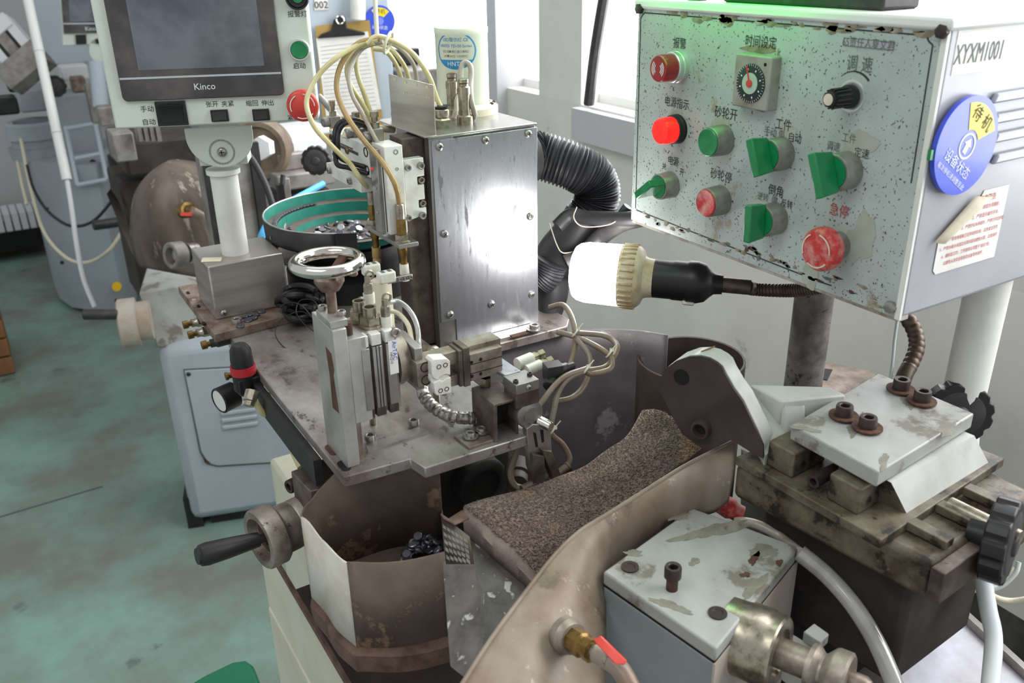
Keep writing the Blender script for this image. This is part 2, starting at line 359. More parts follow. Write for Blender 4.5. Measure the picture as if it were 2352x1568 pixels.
M('bg_white', (218, 218, 220), .5)
M('bg_hood', (116, 103, 92), .6, .05, col2=(76, 64, 55), scale=9, amt=.75, spot=((150, 138, 124), 16, .57), stretch=(1.2, 1.2, .35), bump=.08)
M('wood', (146, 102, 64), .6, 0, col2=(118, 78, 48), scale=10, amt=.5, stretch=(4, 4, .5))
M('green_bin', (22, 108, 74), .45)
M('table_lavender', (196, 196, 208), .5, 0, col2=(172, 168, 172), scale=20, amt=.5, spot=((130, 116, 108), 60, .70))
M('yellow_dot', (232, 184, 20), .5)
M('gauge_white', (222, 222, 216), .3)
M('red_ring', (176, 34, 44), .4)
M('floor_mark', (70, 84, 80), .6)
M('green_lens', (40, 220, 90), .3, emit=(30, 255, 70), estr=GREEN_STRENGTH)
M('tan_metal', (128, 112, 96), .6, .2, col2=(92, 78, 66), scale=20, amt=.5)
M('worn_patch', (118, 114, 102), .55, 0, col2=(138, 136, 124), scale=60, amt=.5, spot=((92, 82, 70), 90, .6))
# ---------------------------------------------------------------- the room
WX = 1.2
mb = MB(); mb.box((-2.2, -.6, -.05), (WX, 5.6, 0)); fl = struct(mb.build('floor', 'floor_epoxy', loc=(0, 0, 0)))
mb = MB(); a = Pz(-60, 1205, 0); b = Pz(235, 1117, 0); dv = (b-a).normalized(); nn = Vector((-dv.y, dv.x, 0))*.0035
mb.prism([a+nn, b+nn, b-nn, a-nn], (0, 0, .0008)); mb.build('joint_line', 'floor_mark', fl)
# right wall with windows: pieces around the openings
def wall_piece(y0, y1, z0, z1, name='wall_right', mat='wall_paint', x0=WX, x1=WX+.16):
    mb = MB(); mb.box((x0, y0, z0), (x1, y1, z1)); return struct(mb.build(name, mat))
SILL = 1.165
ya = Px(1335, 220, WX).y; yb = Px(1238, 200, WX).y; yc = Px(1165, 200, WX).y; yd = Px(1110, 100, WX).y; ye = Px(900, 150, WX).y
wr = wall_piece(-.6, 5.6, .55, SILL-.12)
wall_piece(-.6, yc, SILL-.12, SILL); wall_piece(yd, 5.6, SILL-.12, 1.0+.02)
wall_piece(ya, yb, SILL, 2.7); wall_piece(yc, yd, 1.03, 2.7, mat='column_grey', x0=WX-.03); wall_piece(ye, 5.6, 1.02, 2.7)
wall_piece(-.6, 5.6, 2.7, 3.2); wall_piece(.95, 5.6, 0, .55); wall_piece(-.6, .95, 0, .55, 'trim_1', 'wall_dark')
for k, (y0, y1, z0) in enumerate(((-.6, ya, SILL), (yb, yc, SILL), (yd, ye, 1.02))):
    w = MB(); w.box((WX+.10, y0, z0), (WX+.11, y1, 2.7)); wo = struct(w.build('window_%d' % (k+1), 'window_glow'))
    fr = MB(); fr.box((WX+.05, y0, z0), (WX+.1, y1, z0+.02))
    fr.box((WX+.05, y0, 2.66), (WX+.1, y1, 2.7)); fr.build('window_frame', 'frame_white', wo)
# far wall
mb = MB(); mb.box((-2.2, 5.6, 0), (WX, 5.75, 3.2)); struct(mb.build('wall_back', 'far_wall'))
mb = MB(); mb.box((-2.2, 5.56, 0), (WX, 5.6, .09)); struct(mb.build('baseboard_back', 'wood'))
# dark strap hanging at the window
p0 = Px(1388, -10, WX-.02); p1 = Px(1352, 240, WX-.02)
mb = MB(); mb.tube([p0, (p0+p1)/2+Vector((0, .004, 0)), p1], .012, 8)
tag(mb.build('hanging_strap', 'dark_plastic'), 'dark strap hanging in front of the bright window left of the control panel', 'strap')
# wooden trunking under the sill
mb = MB(); a = Px(1332, 335, WX); b = Px(1470, 350, WX); mb.box((WX-.025, b.y-.4, SILL-.075), (WX, a.y, SILL-.005))
tag(mb.build('sill_board', 'column_grey'), 'pale board under the window sill behind the control panel', 'board')
# ---------------------------------------------------------------- work plate
ZP = 1.05
plate = thing('work_plate', (.35, .9, ZP-.012), 'large scuffed aluminium work plate with a stepped front edge carrying the tooling', 'plate')
mb = MB()
outl = [(.2265, .687), (.293, .683), (.297, .660), (.415, .658), (.425, .70), (.425, .868), (.602, .866), (.618, .884), (.618, 1.3), (.2265, 1.3)]
mb.prism([(x, y, ZP) for x, y in outl], (0, 0, -.012)); mb.build('plate_body', 'alu_plate', plate, bevel=.0012)
def slot_mark(px, py, L, w, parent, mat='black_hole', z=ZP, ang=PI/2):
    c = Pz(px, py, z); d = Vector((math.cos(ang), math.sin(ang), 0)); s = Vector((-d.y, d.x, 0)); n = 10; pts = []
    for k in range(n+1): a = -PI/2+PI*k/n; pts.append(c+d*(L/2-w/2)+d*(w/2*math.cos(a))+s*(w/2*math.sin(a)))
    for k in range(n+1): a = PI/2+PI*k/n; pts.append(c-d*(L/2-w/2)+d*(w/2*math.cos(a))+s*(w/2*math.sin(a)))
    mb = MB(); mb.prism([p+Vector((0, 0, -.002)) for p in pts], (0, 0, .0026)); return mb.build('slot', mat, parent)
slot_mark(762, 1033, .022, .009, plate, 'rust'); slot_mark(790, 1070, .02, .009, plate, 'black_hole')
mb = MB(); mb.box((.218, .75, ZP-.042), (.2265, .99, ZP-.0125)); mb.build('edge_strip', 'black_sheet', plate)
# ---------------------------------------------------------------- pedestal of the operator terminal
hm = thing('operator_terminal', (.266, 1.146, ZP+.0), 'mint green operator terminal with dark touch screen on a white pedestal tube', 'terminal')
mb = MB(); mb.prism([(.206, 1.066, ZP+.012), (.325, 1.078, ZP+.012), (.323, 1.27, ZP+.012), (.207, 1.27, ZP+.012)], (0, 0, -.012))
ft = mb.build('foot_plate', 'rust_steel', hm, bevel=.001)
for px, py in ((545, 742), (690, 700)): screw(ft, Pz(px, py, ZP+.012), (0, 0, 1), .0065, 'cap')
for px, py in ((432, 672), (456, 703), (468, 742)): slot_mark(px, py, .009, .004, ft, z=ZP+.0125)
mb = MB(); mb.box((.2205, 1.111, ZP+.012), (.3185, 1.20, ZP+.085)); blk = mb.build('pedestal_box', 'steel_brushed', hm, bevel=.002)
mb = MB(); a = Pz(468, 585, ZP+.0853); mb.obox(Pz(486, 596, ZP+.0855), Vector((.011, -.006, 0)), Vector((.003, .008, 0)), (0, 0, .0003)); mb.build('tape_label', 'tape', blk)
for px, py in ((522, 728), (640, 698)): screw(blk, Vector((Pz(px, py, ZP+.02).x, 1.110, ZP+.02)), (0, -1, 0), .0045, 'pan')
T0 = Vector((.266, 1.148, ZP+.085))
mb = MB(); mb.lathe(T0, (0, 0, 1), [(.0172, 0), (.0172, .104), (.021, .106), (.021, .112), (0, .112)], 36); mb.build('pedestal_tube', 'pipe_white', hm)
U = Vector((.924, -.383, 0)); HF = Frame(Vector((.266, 1.148, 1.30))+Vector((-.383, -.924, 0))*.045, U, (0, 0, 1))
n = HF.n
# swivel bracket: flat-topped half disc with graduated ring
BF = Frame(T0+n*.022+Vector((0, 0, .12)), U, (0, 0, 1))
c = BF.at(508, 343); R = (BF.at(585, 300)-BF.at(430, 303)).length/2; ct = BF.at(508, 300)
pts = []; a_, zt = BF.loc(c); _, z1 = BF.loc(ct)
cz = z1-.006
for k in range(33): t = PI+PI*k/32; pts.append(BF.p(a_+R*math.cos(t), cz+R*.98*math.sin(t), 0))
pts += [BF.p(a_+R, z1+.004), BF.p(a_-R, z1+.004)]
mb = MB(); mb.prism(pts, -n*.004); br = mb.build('swivel_bracket', 'mint', hm, bevel=.0006)
mb = MB(); aL, zL = BF.loc(BF.at(458, 384)); aR, zR = BF.loc(BF.at(568, 372)); mb.fbox(BF, aL, zL, aR, zR+.03, -.045, -.005); mb.build('yoke_block', 'mint', hm, bevel=.001)
rc = BF.at(510, 349); ra, rb = BF.loc(rc); mb = MB()
for k in range(60):
    t = 2*PI*k/60; p = BF.p(ra+.0145*math.cos(t), rb+.0145*math.sin(t), .0002); d = BF.u*math.cos(t)+BF.v*math.sin(t); s = BF.n.cross(d)
    mb.obox(p, d*.0012, s*.00025, BF.n*.0002)
o = mb.build('graduation_ring', 'ink', br); screw(br, BF.p(ra, rb), n, .006, 'pan')
# the terminal housing
bl = HF.loc(HF.at(265, 297)); brr = HF.loc(HF.at(733, 284)); zb = bl[1]; top = zb+.215
mb = MB(); mb.fbox(HF, bl[0], zb, brr[0], top, -.042, 0); hs = mb.build('housing', 'mint', hm, bevel=.0022)
def hr(px0, py0, px1, py1):
    a = HF.loc(HF.at(px0, py0)); b = HF.loc(HF.at(px1, py1)); return a[0], b[1], b[0], a[1]
def rrect(Fm, a0, b0, a1, b1, r, h, k=6):
    pts = []
    for cx, cy, s in ((a1-r, b0+r, -PI/2), (a1-r, b1-r, 0), (a0+r, b1-r, PI/2), (a0+r, b0+r, PI)):
        for i in range(k+1): t = s+PI/2*i/k; pts.append(Fm.p(cx+r*math.cos(t), cy+r*math.sin(t), h))
    return pts
a0 = HF.loc(HF.at(284, 232))[0]; a1 = HF.loc(HF.at(655, 222))[0]; b0 = HF.loc(HF.at(470, 225))[1]; b1 = b0+.152
mb = MB(); mb.prism(rrect(HF, a0, b0, a1, b1, .006, 0), n*.004); sc_ = mb.build('touch_screen', 'screen_bezel', hs, bevel=.001)
sa0 = HF.loc(HF.at(318, 150))[0]; sa1 = HF.loc(HF.at(608, 150))[0]; sb0 = HF.loc(HF.at(470, 155))[1]
mb = MB(); mb.fbox(HF, sa0, sb0, sa1, sb0+.108, .004, .0044); mb.build('display', 'screen_lcd', sc_)
lb = HF.loc(HF.at(470, 173))[1]; mb = MB(); mb.fbox(HF, a0+.001, lb-.0011, a1-.001, lb+.0011, .004, .0043); mb.build('trim_line', 'silver_line', sc_)
text(sc_, 'Kinco', HF.at(470, 199, .0042), U, (0, 0, 1), .0105, 'ink_white')
# buttons on the terminal
def push(parent, Fm, p, r, cap, capmat, bezmat, dep=.012, name='push_button'):
    mb = MB(); mb.lathe(p, Fm.n, [(r, 0), (r, dep*.7), (r*.93, dep), (r*.82, dep), (r*.8, dep*.8), (0, dep*.8)], 32); o = mb.build(name, bezmat, parent)
    mb = MB(); mb.lathe(p+Fm.n*(dep*.8), Fm.n, [(r*.79, 0), (r*.79, cap), (r*.72, cap+.001), (r*.66, cap+.0006), (0, cap+.0006)], 32); mb.build('button_cap', capmat, o); return o
push(hs, HF, HF.at(688, 114), .0125, .0005, 'green_plastic', 'bezel_silver', .006)
al = push(hs, HF, HF.at(683, -6), .0135, .001, 'black_plastic', 'black_plastic', .008, 'alarm_lamp')
mb = MB(); mb.lathe(HF.at(683, -6, .0085), n, [(.006, 0), (.006, .0012), (0, .0018)], 16); mb.build('lens', 'green_plastic', al)
def mushroom(parent, Fm, p, r, mat, dep=.024, arrows='ink_white', neck='bezel_grey', arr=.62):
    mb = MB(); mb.lathe(p, Fm.n, [(r*.62, 0), (r*.62, dep*.55), (0, dep*.55)], 28); o = mb.build('emergency_stop', neck, parent)
    mb = MB(); mb.lathe(p, Fm.n, [(r*.6, dep*.45), (r*.97, dep*.55), (r, dep*.72), (r*.96, dep*.88), (r*.85, dep*.97), (r*.5, dep), (r*.46, dep*1.03), (0, dep*1.05)], 40); cp = mb.build('mushroom_head', mat, o)
    mb = MB()
    for s in range(3):
        for k in range(9):
            t0 = s*2*PI/3+k*.16; t1 = t0+.16; q = []
            for (t, rr) in ((t0, r*.72), (t1, r*.72), (t1, r*.78), (t0, r*.78)): q.append(p+Fm.n*(dep*1.0+.0004)+Fm.u*(rr*math.cos(t))+Fm.v*(rr*math.sin(t)))
            mb.prism(q, Fm.n*.0003)
    mb.build('arrow_marks', arrows, cp); return o
mushroom(hs, HF, HF.at(697, 238), .0188, 'red_plastic', .02)
def rocker(px, py, w, h, vert):
    c_ = HF.loc(HF.at(px, py)); mb = MB(); mb.fbox(HF, c_[0]-w/2, c_[1]-h/2, c_[0]+w/2, c_[1]+h/2, 0, .003); o = mb.build('rocker_switch', 'black_plastic', hs, bevel=.0006)
    mb = MB(); a, b = w*.38, h*.36
    if vert: P = [(-a, -b, .003), (a, -b, .003), (a, -b, .0035), (a, 0, .0045), (a, b, .008), (a, b, .003)]; q = [HF.p(c_[0]-a, c_[1]+y, z) for y, z in ((-b, .003), (b, .003), (b, .0075), (b*.2, .004), (-b, .0035))]; vec = HF.u*(2*a)
    else: q = [HF.p(c_[0]+x, c_[1]-b, z) for x, z in ((-a, .003), (a, .003), (a, .0032), (0, .0042), (-a, .007))]; vec = HF.v*(2*b)
    mb.prism(q, vec); mb.build('rocker', 'dark_plastic' if not vert else 'black_plastic', o, bevel=.0004)
rocker(395, 260, .0345, .028, True); rocker(505, 265, .020, .0138, False); rocker(600, 263, .0195, .0135, False)
for s, px, py, sz in (('报警灯', 683, 33, .0075), ('启动', 688, 152, .0075), ('紧急按钮', 688, 270, .0072), ('手动', 338, 251, .0078), ('自动', 342, 281, .0078), ('张开', 487, 240, .0074), ('夹紧', 523, 239, .0074), ('缩回', 579, 238, .0074), ('伸出', 615, 237, .0074)):
    text(hs, s, HF.at(px, py, .0002), U, (0, 0, 1), sz, 'ink')
screw(hs, HF.p(bl[0]-.0005, HF.loc(HF.at(246, 193))[1], -.01), -U, .003, 'pan')
# ---------------------------------------------------------------- control panel box on the right
XP = .64
pY0 = Px(2183, 50, XP).y; pY1 = Px(1468, 10, XP).y; pZ0 = Px(2065, 735, XP).z; pZ1 = Px(1468, 10, XP).z
PF = Frame((XP, pY1, pZ0), (0, -1, 0), (0, 0, 1)); n = PF.n; PU = Vector((0, -1, 0)); PV = Vector((0, 0, 1))
W, Hh = pY1-pY0, pZ1-pZ0
cp = thing('control_panel', (XP+.13, (pY0+pY1)/2, pZ0), 'speckled grey control box with green and red switches and a blue status disc', 'control panel')
mb = MB(); mb.box((XP+.0015, pY0, pZ0), (XP+.27, pY1, pZ1)); cb = mb.build('cabinet', 'panel_side', cp, bevel=.004)
mb = MB(); mb.fbox(PF, .001, .001, W-.001, Hh-.001, -.0015, .0012); pf = mb.build('front_plate', 'panel_face', cp, bevel=.0008)
mb = MB(); mb.box((XP-.004, pY0-.004, pZ1-.004), (XP+.28, pY1+.004, pZ1+.006)); mb.build('top_lid', 'white_enamel', cp, bevel=.003)
mb = MB(); mb.box((XP-.0018, pY0-.001, pZ0), (XP+.002, pY0+.004, pZ1-.004)); mb.build('corner_edge', 'pipe_white', cp, bevel=.0006)
# printed border line
mb = MB()
def line(pts, w, h=.0013):
    q = [PF.loc(PF.at(*p)) for p in pts]
    for (x0, y0), (x1, y1) in zip(q, q[1:]):
        d = Vector((x1-x0, y1-y0)).normalized(); s = Vector((-d.y, d.x))*w
        mb.prism([PF.p(x0+s.x, y0+s.y, h), PF.p(x1+s.x, y1+s.y, h), PF.p(x1-s.x, y1-s.y, h), PF.p(x0-s.x, y0-s.y, h)], n*.0002)
line([(1462, 478), (1474, 42), (1478, 35), (1483, 29), (2130, 81), (2136, 95), (2145, 103), (2095, 420)], .0006); line([(1464, 482), (1857, 635)], .0006); line([(1880, 645), (1912, 655)], .0006)
mb.build('border_line', 'ink', pf)
# grime along the lower edge and yellow run stains
def blot(px, py, rx, ry, mat, h=.0014, seed=0, name='stain', n_=26, parent=None):
    rnd = random.Random(seed+px*7+py); a, b = PF.loc(PF.at(px, py)); pts = []; ph = [rnd.random()*6 for _ in range(4)]
    for k in range(n_):
        t = 2*PI*k/n_; m_ = 1+.16*math.sin(2*t+ph[0])+.12*math.sin(3*t+ph[1])+.09*math.sin(5*t+ph[2])+.08*math.sin(9*t+ph[3]); pts.append(PF.p(a+rx*m_*math.cos(t), b+ry*m_*math.sin(t), h))
    m2 = MB(); m2.prism(pts, n*.00015); return m2.build(name, mat, parent or pf)
def at(px, py, h=.0012): return PF.at(px, py, h)
def bezel(px, py, r=.0148, dep=.02, mat='bezel_grey', name='switch'):
    p = at(px, py); mb = MB(); mb.lathe(p, n, [(r, 0), (r, dep*.45), (r*.97, dep*.5), (r*.97, dep*.94), (r*.92, dep), (r*.82, dep), (r*.8, dep*.9), (0, dep*.9)], 32); return mb.build(name, mat, cp), p
# alarm buzzer
o, p = bezel(1560, 153, .0158, .012, 'bezel_silver', 'alarm_buzzer')
mb = MB(); mb.lathe(p, n, [(.0135, .010), (.0135, .026), (.0125, .028), (.0105, .0282), (0, .0282)], 32); q = mb.build('buzzer_cap', 'red_dark', o)
mb = MB()
for sgn in (1, -1):
    for rr in (.0045, .0065, .0085):
        for k in range(8):
            t0 = (-.8+k*.2)+(0 if sgn > 0 else PI); t1 = t0+.2
            mb.prism([p+n*.0283+PU*(a_*math.cos(t))+PV*(a_*math.sin(t)) for t, a_ in ((t0, rr), (t1, rr), (t1, rr+.0009), (t0, rr+.0009))], n*.0002)
mb.build('sound_marks', 'ink_white', q)
# power lamp
o, p = bezel(1556, 296, .0155, .009, 'black_plastic', 'power_lamp')
mb = MB(); mb.lathe(p, n, [(.0138, .006), (.0138, .02), (.0125, .024), (.011, .0245), (0, .0245)], 32); mb.build('lens', 'red_lamp', o)
# push buttons
def pbtn(px, py, mat):
    o, p = bezel(px, py, .0152, .02, 'bezel_grey', 'push_button'); mb = MB(); mb.lathe(p, n, [(.0136, .017), (.0136, .0212), (.0128, .0218), (.012, .0213), (0, .0213)], 32); mb.build('button_cap', mat, o)
pbtn(1662, 321, 'green_plastic'); pbtn(1656, 459, 'red_worn')
# selector switches: bezel, green insert, tall lever
def selector(px, py, ang, L=.019, hgt=.02, r=.0155):
    o, p = bezel(px, py, r, .018, 'bezel_grey', 'selector_switch'); mb = MB(); mb.lathe(p, n, [(r*.8, .014), (r*.8, .0185), (0, .0185)], 28); mb.build('insert', 'green_plastic', o)
    d = PU*math.cos(ang)+PV*math.sin(ang); s = n.cross(d); q = []
    mb = MB(); b0 = p+n*.018
    prof = [(-L*.85, 0), (L*.95, 0), (L*.95, hgt*.55), (L*.55, hgt), (-L*.35, hgt), (-L*.85, hgt*.6)]
    prof = [(-L*.8, 0), (L*.85, 0), (L*.95, hgt), (-L*.9, hgt)]
    mb.prism([b0+d*x+n*z-s*.0042 for x, z in prof], s*.0084); lv = mb.build('lever', 'green_plastic', o, bevel=.0012)
    mb = MB(); mb.obox(b0+d*(L*.86)+n*(hgt*.78), d*.0008, s*.0009, n*(hgt*.18)); mb.build('pointer_mark', 'ink_white', lv)
selector(1796, 352, math.radians(112)); selector(1946, 391, math.radians(112), .021, .022, .0165); selector(1541, 424, math.radians(38), .016, .022, .0145); selector(1782, 501, math.radians(92), .0195, .02)
# emergency stop
o = mushroom(cp, PF, at(1928, 562), .0198, 'red_worn', .03, arrows='paper_warm')
# speed knob
o, p = bezel(1956, 221, .0135, .0015, 'bezel_silver', 'speed_knob')
mb = MB(); mb.lathe(p, n, [(.0098, .001), (.0098, .006), (.0075, .009), (.0062, .028), (.0055, .0285), (0, .0285)], 24); k_ = mb.build('knob_body', 'black_plastic', o)
mb = MB()
for k in range(14): t = 2*PI*k/14; d = PU*math.cos(t)+PV*math.sin(t); mb.obox(p+d*.0075+n*.016, d*.0009, n.cross(d)*.0006, n*.009)
mb.build('ribs', 'dark_plastic', k_)
mb = MB(); mb.lathe(p+n*.0283, n, [(.0048, 0), (.0048, .0006), (0, .0006)], 20); mb.build('knob_cap', 'cream_plastic', k_)
# knob scale arc
mb = MB(); c0 = PF.loc(at(1956, 221))
for k in range(14):
    t0 = 2.3-k*.11; t1 = t0-.11; w0 = .0004+.0016*k/14; w1 = .0004+.0016*(k+1)/14; rr = .0195
    mb.prism([PF.p(c0[0]+a_*math.cos(t), c0[1]+a_*math.sin(t), .0013) for t, a_ in ((t0, rr), (t1, rr), (t1, rr+w1), (t0, rr+w0))], n*.0002)
mb.build('scale_arc', 'ink', pf)
# timer relay
tc_ = PF.loc(at(1748, 186)); tw, th = .0225, .0238
mb = MB(); mb.fbox(PF, tc_[0]-tw, tc_[1]-th, tc_[0]+tw, tc_[1]+th, 0, .014); tm = mb.build('timer_relay', 'timer_grey', cp, bevel=.0015)
p = PF.p(tc_[0], tc_[1]-.001, .014)
mb = MB(); mb.lathe(p, n, [(.0175, 0), (.0175, .001), (.0172, .0012), (0, .0012)], 40); dl = mb.build('dial', 'timer_dial', tm)
mb = MB(); mb.lathe(p+n*.0012, n, [(.0095, 0), (.0095, .0006), (0, .0006)], 32); mb.build('dial_center', 'timer_center', dl)
mb = MB()
for k in range(40):
    t = 2*PI*k/40; d = PU*math.cos(t)+PV*math.sin(t); mb.obox(p+d*.0164+n*.0013, d*(.0008 if k % 4 else .0014), n.cross(d)*.00016, n*.0001)
for k in range(8):
    t = 2*PI*k/8+.3; d = PU*math.cos(t)+PV*math.sin(t); mb.obox(p+d*.0128+n*.0013, d*.0009, n.cross(d)*.0006, n*.0001)
mb.build('dial_marks', 'ink_white', dl)
d = (PU*-.32+PV*.95).normalized(); mb = MB(); mb.obox(p+d*.008+n*.0021, d*.0085, n.cross(d)*.0007, n*.0003); mb.lathe(p+n*.0018, n, [(.0034, 0), (.0034, .0012), (0, .0014)], 20); mb.build('pointer', 'red_plastic', dl)
mb = MB(); mb.lathe(PF.p(tc_[0]+.0155, tc_[1]+.017, .014), n, [(.0016, 0), (.0016, .0004), (0, .0004)], 14); mb.build('indicator', 'black_hole', tm)
# grime blots around the fittings (their own shapes)
for px, py, rx, ry in ((1752, 240, .016, .006), (1785, 180, .003, .022), (1748, 112, .02, .004)): blot(px, py, rx, ry, 'dirt_film')
for px, py, rx, ry, m_ in ((1980, 548, .014, .022, 'stain_yellow'), (1655, 290, .011, .012, 'stain_yellow'), (1558, 268, .011, .009, 'stain_yellow'), (1864, 618, .01, .018, 'stain_yellow'), (1812, 300, .01, .008, 'stain_yellow'), (1975, 330, .016, .012, 'stain_yellow')): blot(px, py, rx, ry, m_)
for k in range(46):
    t = random.random(); px = 1475+t*560; py = 505+t*205-random.random()*22*(1+t); blot(int(px), int(py), .002+.004*random.random(), .0008+.0018*random.random(), random.choice(['dirt_film', 'dirt_film', 'ink_grey', 'rust']), seed=k, n_=14)
for k in range(30):
    px = 1490+random.random()*640; py = 24+(px-1490)*.075+random.random()*16; blot(int(px), int(py), .003+.007*random.random(), .0008+.003*random.random(), random.choice(['dirt_film', 'panel_edge', 'dirt_film']), seed=k+90, n_=16)
# lower rusty lip
mb = MB(); mb.box((XP-.0008, pY0, pZ0-.0015), (XP+.012, pY1, pZ0+.0025)); mb.build('bottom_lip', 'panel_edge', cp)
for px, py in ((2168, 72), (2048, 704), (1472, 20)): screw(cp, at(px, py), n, .0055, 'hex', 'dark_screw' if py < 500 else 'steel_screw')
TX = [('报警', 1561, 101, .0115, 'ink'), ('时间设定', 1747, 98, .0115, 'ink'), ('电源指示', 1554, 238, .0115, 'ink'), ('砂轮开', 1667, 262, .0125, 'ink'), ('工件', 1799, 288, .0115, 'ink'),
      ('手动', 1769, 304, .0095, 'ink_grey'), ('停', 1795, 310, .009, 'ink_grey'), ('自动', 1825, 318, .0095, 'ink'), ('电源', 1546, 371, .0105, 'ink'), ('关', 1525, 383, .0085, 'ink'), ('开', 1566, 396, .0085, 'ink'),
      ('砂轮停', 1656, 405, .0122, 'ink'), ('倒角', 1782, 440, .0115, 'ink'), ('逆转', 1752, 453, .0085, 'ink_grey'), ('停', 1778, 461, .0085, 'ink_grey'), ('反转', 1807, 470, .0085, 'ink'),
      ('调 速', 1974, 149, .0135, 'ink_grey'), ('工件', 1950, 319, .009, 'ink_grey'), ('调速', 1914, 337, .0085, 'ink_grey'), ('定速', 1979, 353, .009, 'ink'), ('急停', 1927, 486, .0125, 'ink_red')]
for s, px, py, sz, m_ in TX: text(pf, s, at(px, py, .0016), PU, PV, sz, m_, sx=.85)
a, b = PF.loc(at(1938, 99)); a2, b2 = PF.loc(at(2052, 122)); mb = MB()
mb.fbox(PF, a, b2+.002, a2, b+.0045, .0013, .0018); lb_ = mb.build('name_sticker', 'panel_side', pf); text(lb_, '65责任人夏文君', PF.p((a+a2)/2, (b+b2)/2+.003, .0019), PU, PV, .0085, 'ink_grey', sx=.86)
mb = MB()
for (x0, y0, x1, y1) in ((a, b+.004, a2, b+.0045), (a, b2+.002, a2, b2+.0025), (a, b2+.002, a+.0005, b+.0045), (a2-.0005, b2+.002, a2, b+.0045)): mb.fbox(PF, x0, y0, x1, y1, .0018, .0019)
mb.build('sticker_frame', 'ink_grey', lb_)
# ---- right side of the cabinet: label, status disc, louvres, warning sticker
SF = Frame((XP, pY0, pZ0), (1, 0, 0), (0, 0, 1)); sn = SF.n
def sa(px, py, h=.0003): return SF.at(px, py, h)
mb = MB(); a, b = SF.loc(sa(2180, 175)); a2, b2 = SF.loc(sa(2316, 58)); mb.fbox(SF, a+.002, b, a2, b2, 0, .0004); lab = mb.build('number_sheet', 'paper', cb)
text(lab, 'XYXM1001', sa(2250, 122, .0006), (1, 0, 0), PV, .021, 'ink_grey', sx=.62, shear=.12)
for py in (215, 262, 305, 352):
    a, b = SF.loc(sa(2330, py)); mb = MB(); pts = [(a-.035, b-.0045), (a-.03, b+.0035), (a+.11, b+.0035), (a+.11, b-.0045)]
    q = [SF.p(x, y, 0) for x, y in pts]; mb.prism(q, sn*.005); mb.build('louvre', 'panel_side', cb, bevel=.0018)
dc = SF.loc(sa(2218, 335, .006)); rd = .0395
def disc(Fm, a, b, r, h, t, mat, name, parent, n_=56):
    mb = MB(); mb.lathe(Fm.p(a, b, h), Fm.n, [(0, 0), (r, 0), (r, t), (0, t)], n_); return mb.build(name, mat, parent)
def status_disc(Fm, a, b, rd, h, parent, tilt, full=True):
    o = disc(Fm, a, b, rd, h, .004, 'blue_sign', 'status_disc', parent); c_ = math.cos(tilt); s_ = math.sin(tilt)
    u = Fm.u*c_+Fm.v*s_; v = Fm.v*c_-Fm.u*s_; P0 = Fm.p(a, b, h+.0041); G = Frame(P0, u, v); mb = MB(); pts = []
    for k in range(13): t = PI/2+.72-1.44*k/12; pts.append(G.p(rd*.9*math.cos(t), rd*.86*math.sin(t)))
    for k in range(9): t = PI/2-.72+1.44*k/8; pts.append(G.p(rd*.34*math.cos(t), rd*.33*math.sin(t)))
    mb.prism(pts, G.n*.0003); w = mb.build('yellow_window', 'yellow_sign', o)
    if full:
        text(w, '待 机', G.p(0, rd*.6, .0005), u, v, rd*.34, 'ink'); text(o, '设备状态', G.p(0, -rd*.42, .0002), u, v, rd*.27, 'ink_white'); text(o, '每次停机请调整至此', G.p(0, -rd*.68, .0002), u, v, rd*.135, 'ink_white')
        mb = MB(); mb.lathe(G.p(0, 0, 0), G.n, [(rd*.27, 0), (rd*.27, .0003), (rd*.225, .0003), (rd*.225, 0)], 32)
        mb.prism([G.p(x*rd, y*rd) for x, y in ((-.07, -.16), (.07, -.16), (.07, .02), (.14, .02), (0, .17), (-.14, .02), (-.07, .02))], G.n*.0003); mb.build('arrow_emblem', 'ink_white', o)
    else:
        text(w, '待机', G.p(0, rd*.6, .0005), u, v, rd*.34, 'ink'); text(o, '设备状态', G.p(0, -rd*.42, .0002), u, v, rd*.27, 'ink_white')
        mb = MB(); mb.lathe(G.p(0, 0, 0), G.n, [(rd*.25, 0), (rd*.25, .0003), (0, .0003)], 20); mb.build('arrow_emblem', 'blue_sign_light', o)
    return o
sd = status_disc(SF, dc[0], dc[1], rd, .003, cb, math.radians(-33))
mb = MB(); mb.fbox(SF, dc[0]-rd-.004, dc[1]-.006, dc[0]-rd+.003, dc[1]+.002, .003, .006); mb.build('disc_tab', 'green_plastic', sd)
# peeling warning sticker
k_ = [SF.loc(sa(px, py)) for px, py in ((2138, 628), (2152, 552), (2330, 450), (2352, 585), (2290, 600))]
a0_, b0_ = SF.loc(sa(2140, 632)); a1_, b1_ = SF.loc(sa(2148, 556)); aw = .088; bh = b1_-b0_
mb = MB(); mb.prism([SF.p(a0_+.004, b0_, .0005), SF.p(a0_+aw, b0_, .0005), SF.p(a0_+aw, b0_+.066, .0005), SF.p(a0_+.052, b0_+.066, .0005), SF.p(a0_+.040, b0_+.044, .0005), SF.p(a0_+.018, b0_+.031, .0005), SF.p(a0_, b0_+.029, .0005), SF.p(a0_, b0_+.004, .0005)], sn*.0003)
ws = mb.build('warning_sticker', 'paper', cb)
rows = []
for i in range(9):
    t = i/8; r_ = .0032; ang = -PI/2+t*PI*1.05
    off = (r_+r_*math.sin(ang), r_*math.cos(ang))
    rows.append([SF.p(a0_+.001+.047*s_+.012*s_*(1-t)-.010*(t), b0_+.031+.030*s_+.010*t*(1-.3*s_)*.4-t*.012*(1-s_)*.3, .0008+.010*math.sin(PI*t)*.8+.002*t) for s_ in (0, .25, .5, .75, 1.0)])
mb = MB(); mb.grid(rows); mb.build('curled_flap', 'paper_warm', ws, solid=.0003)
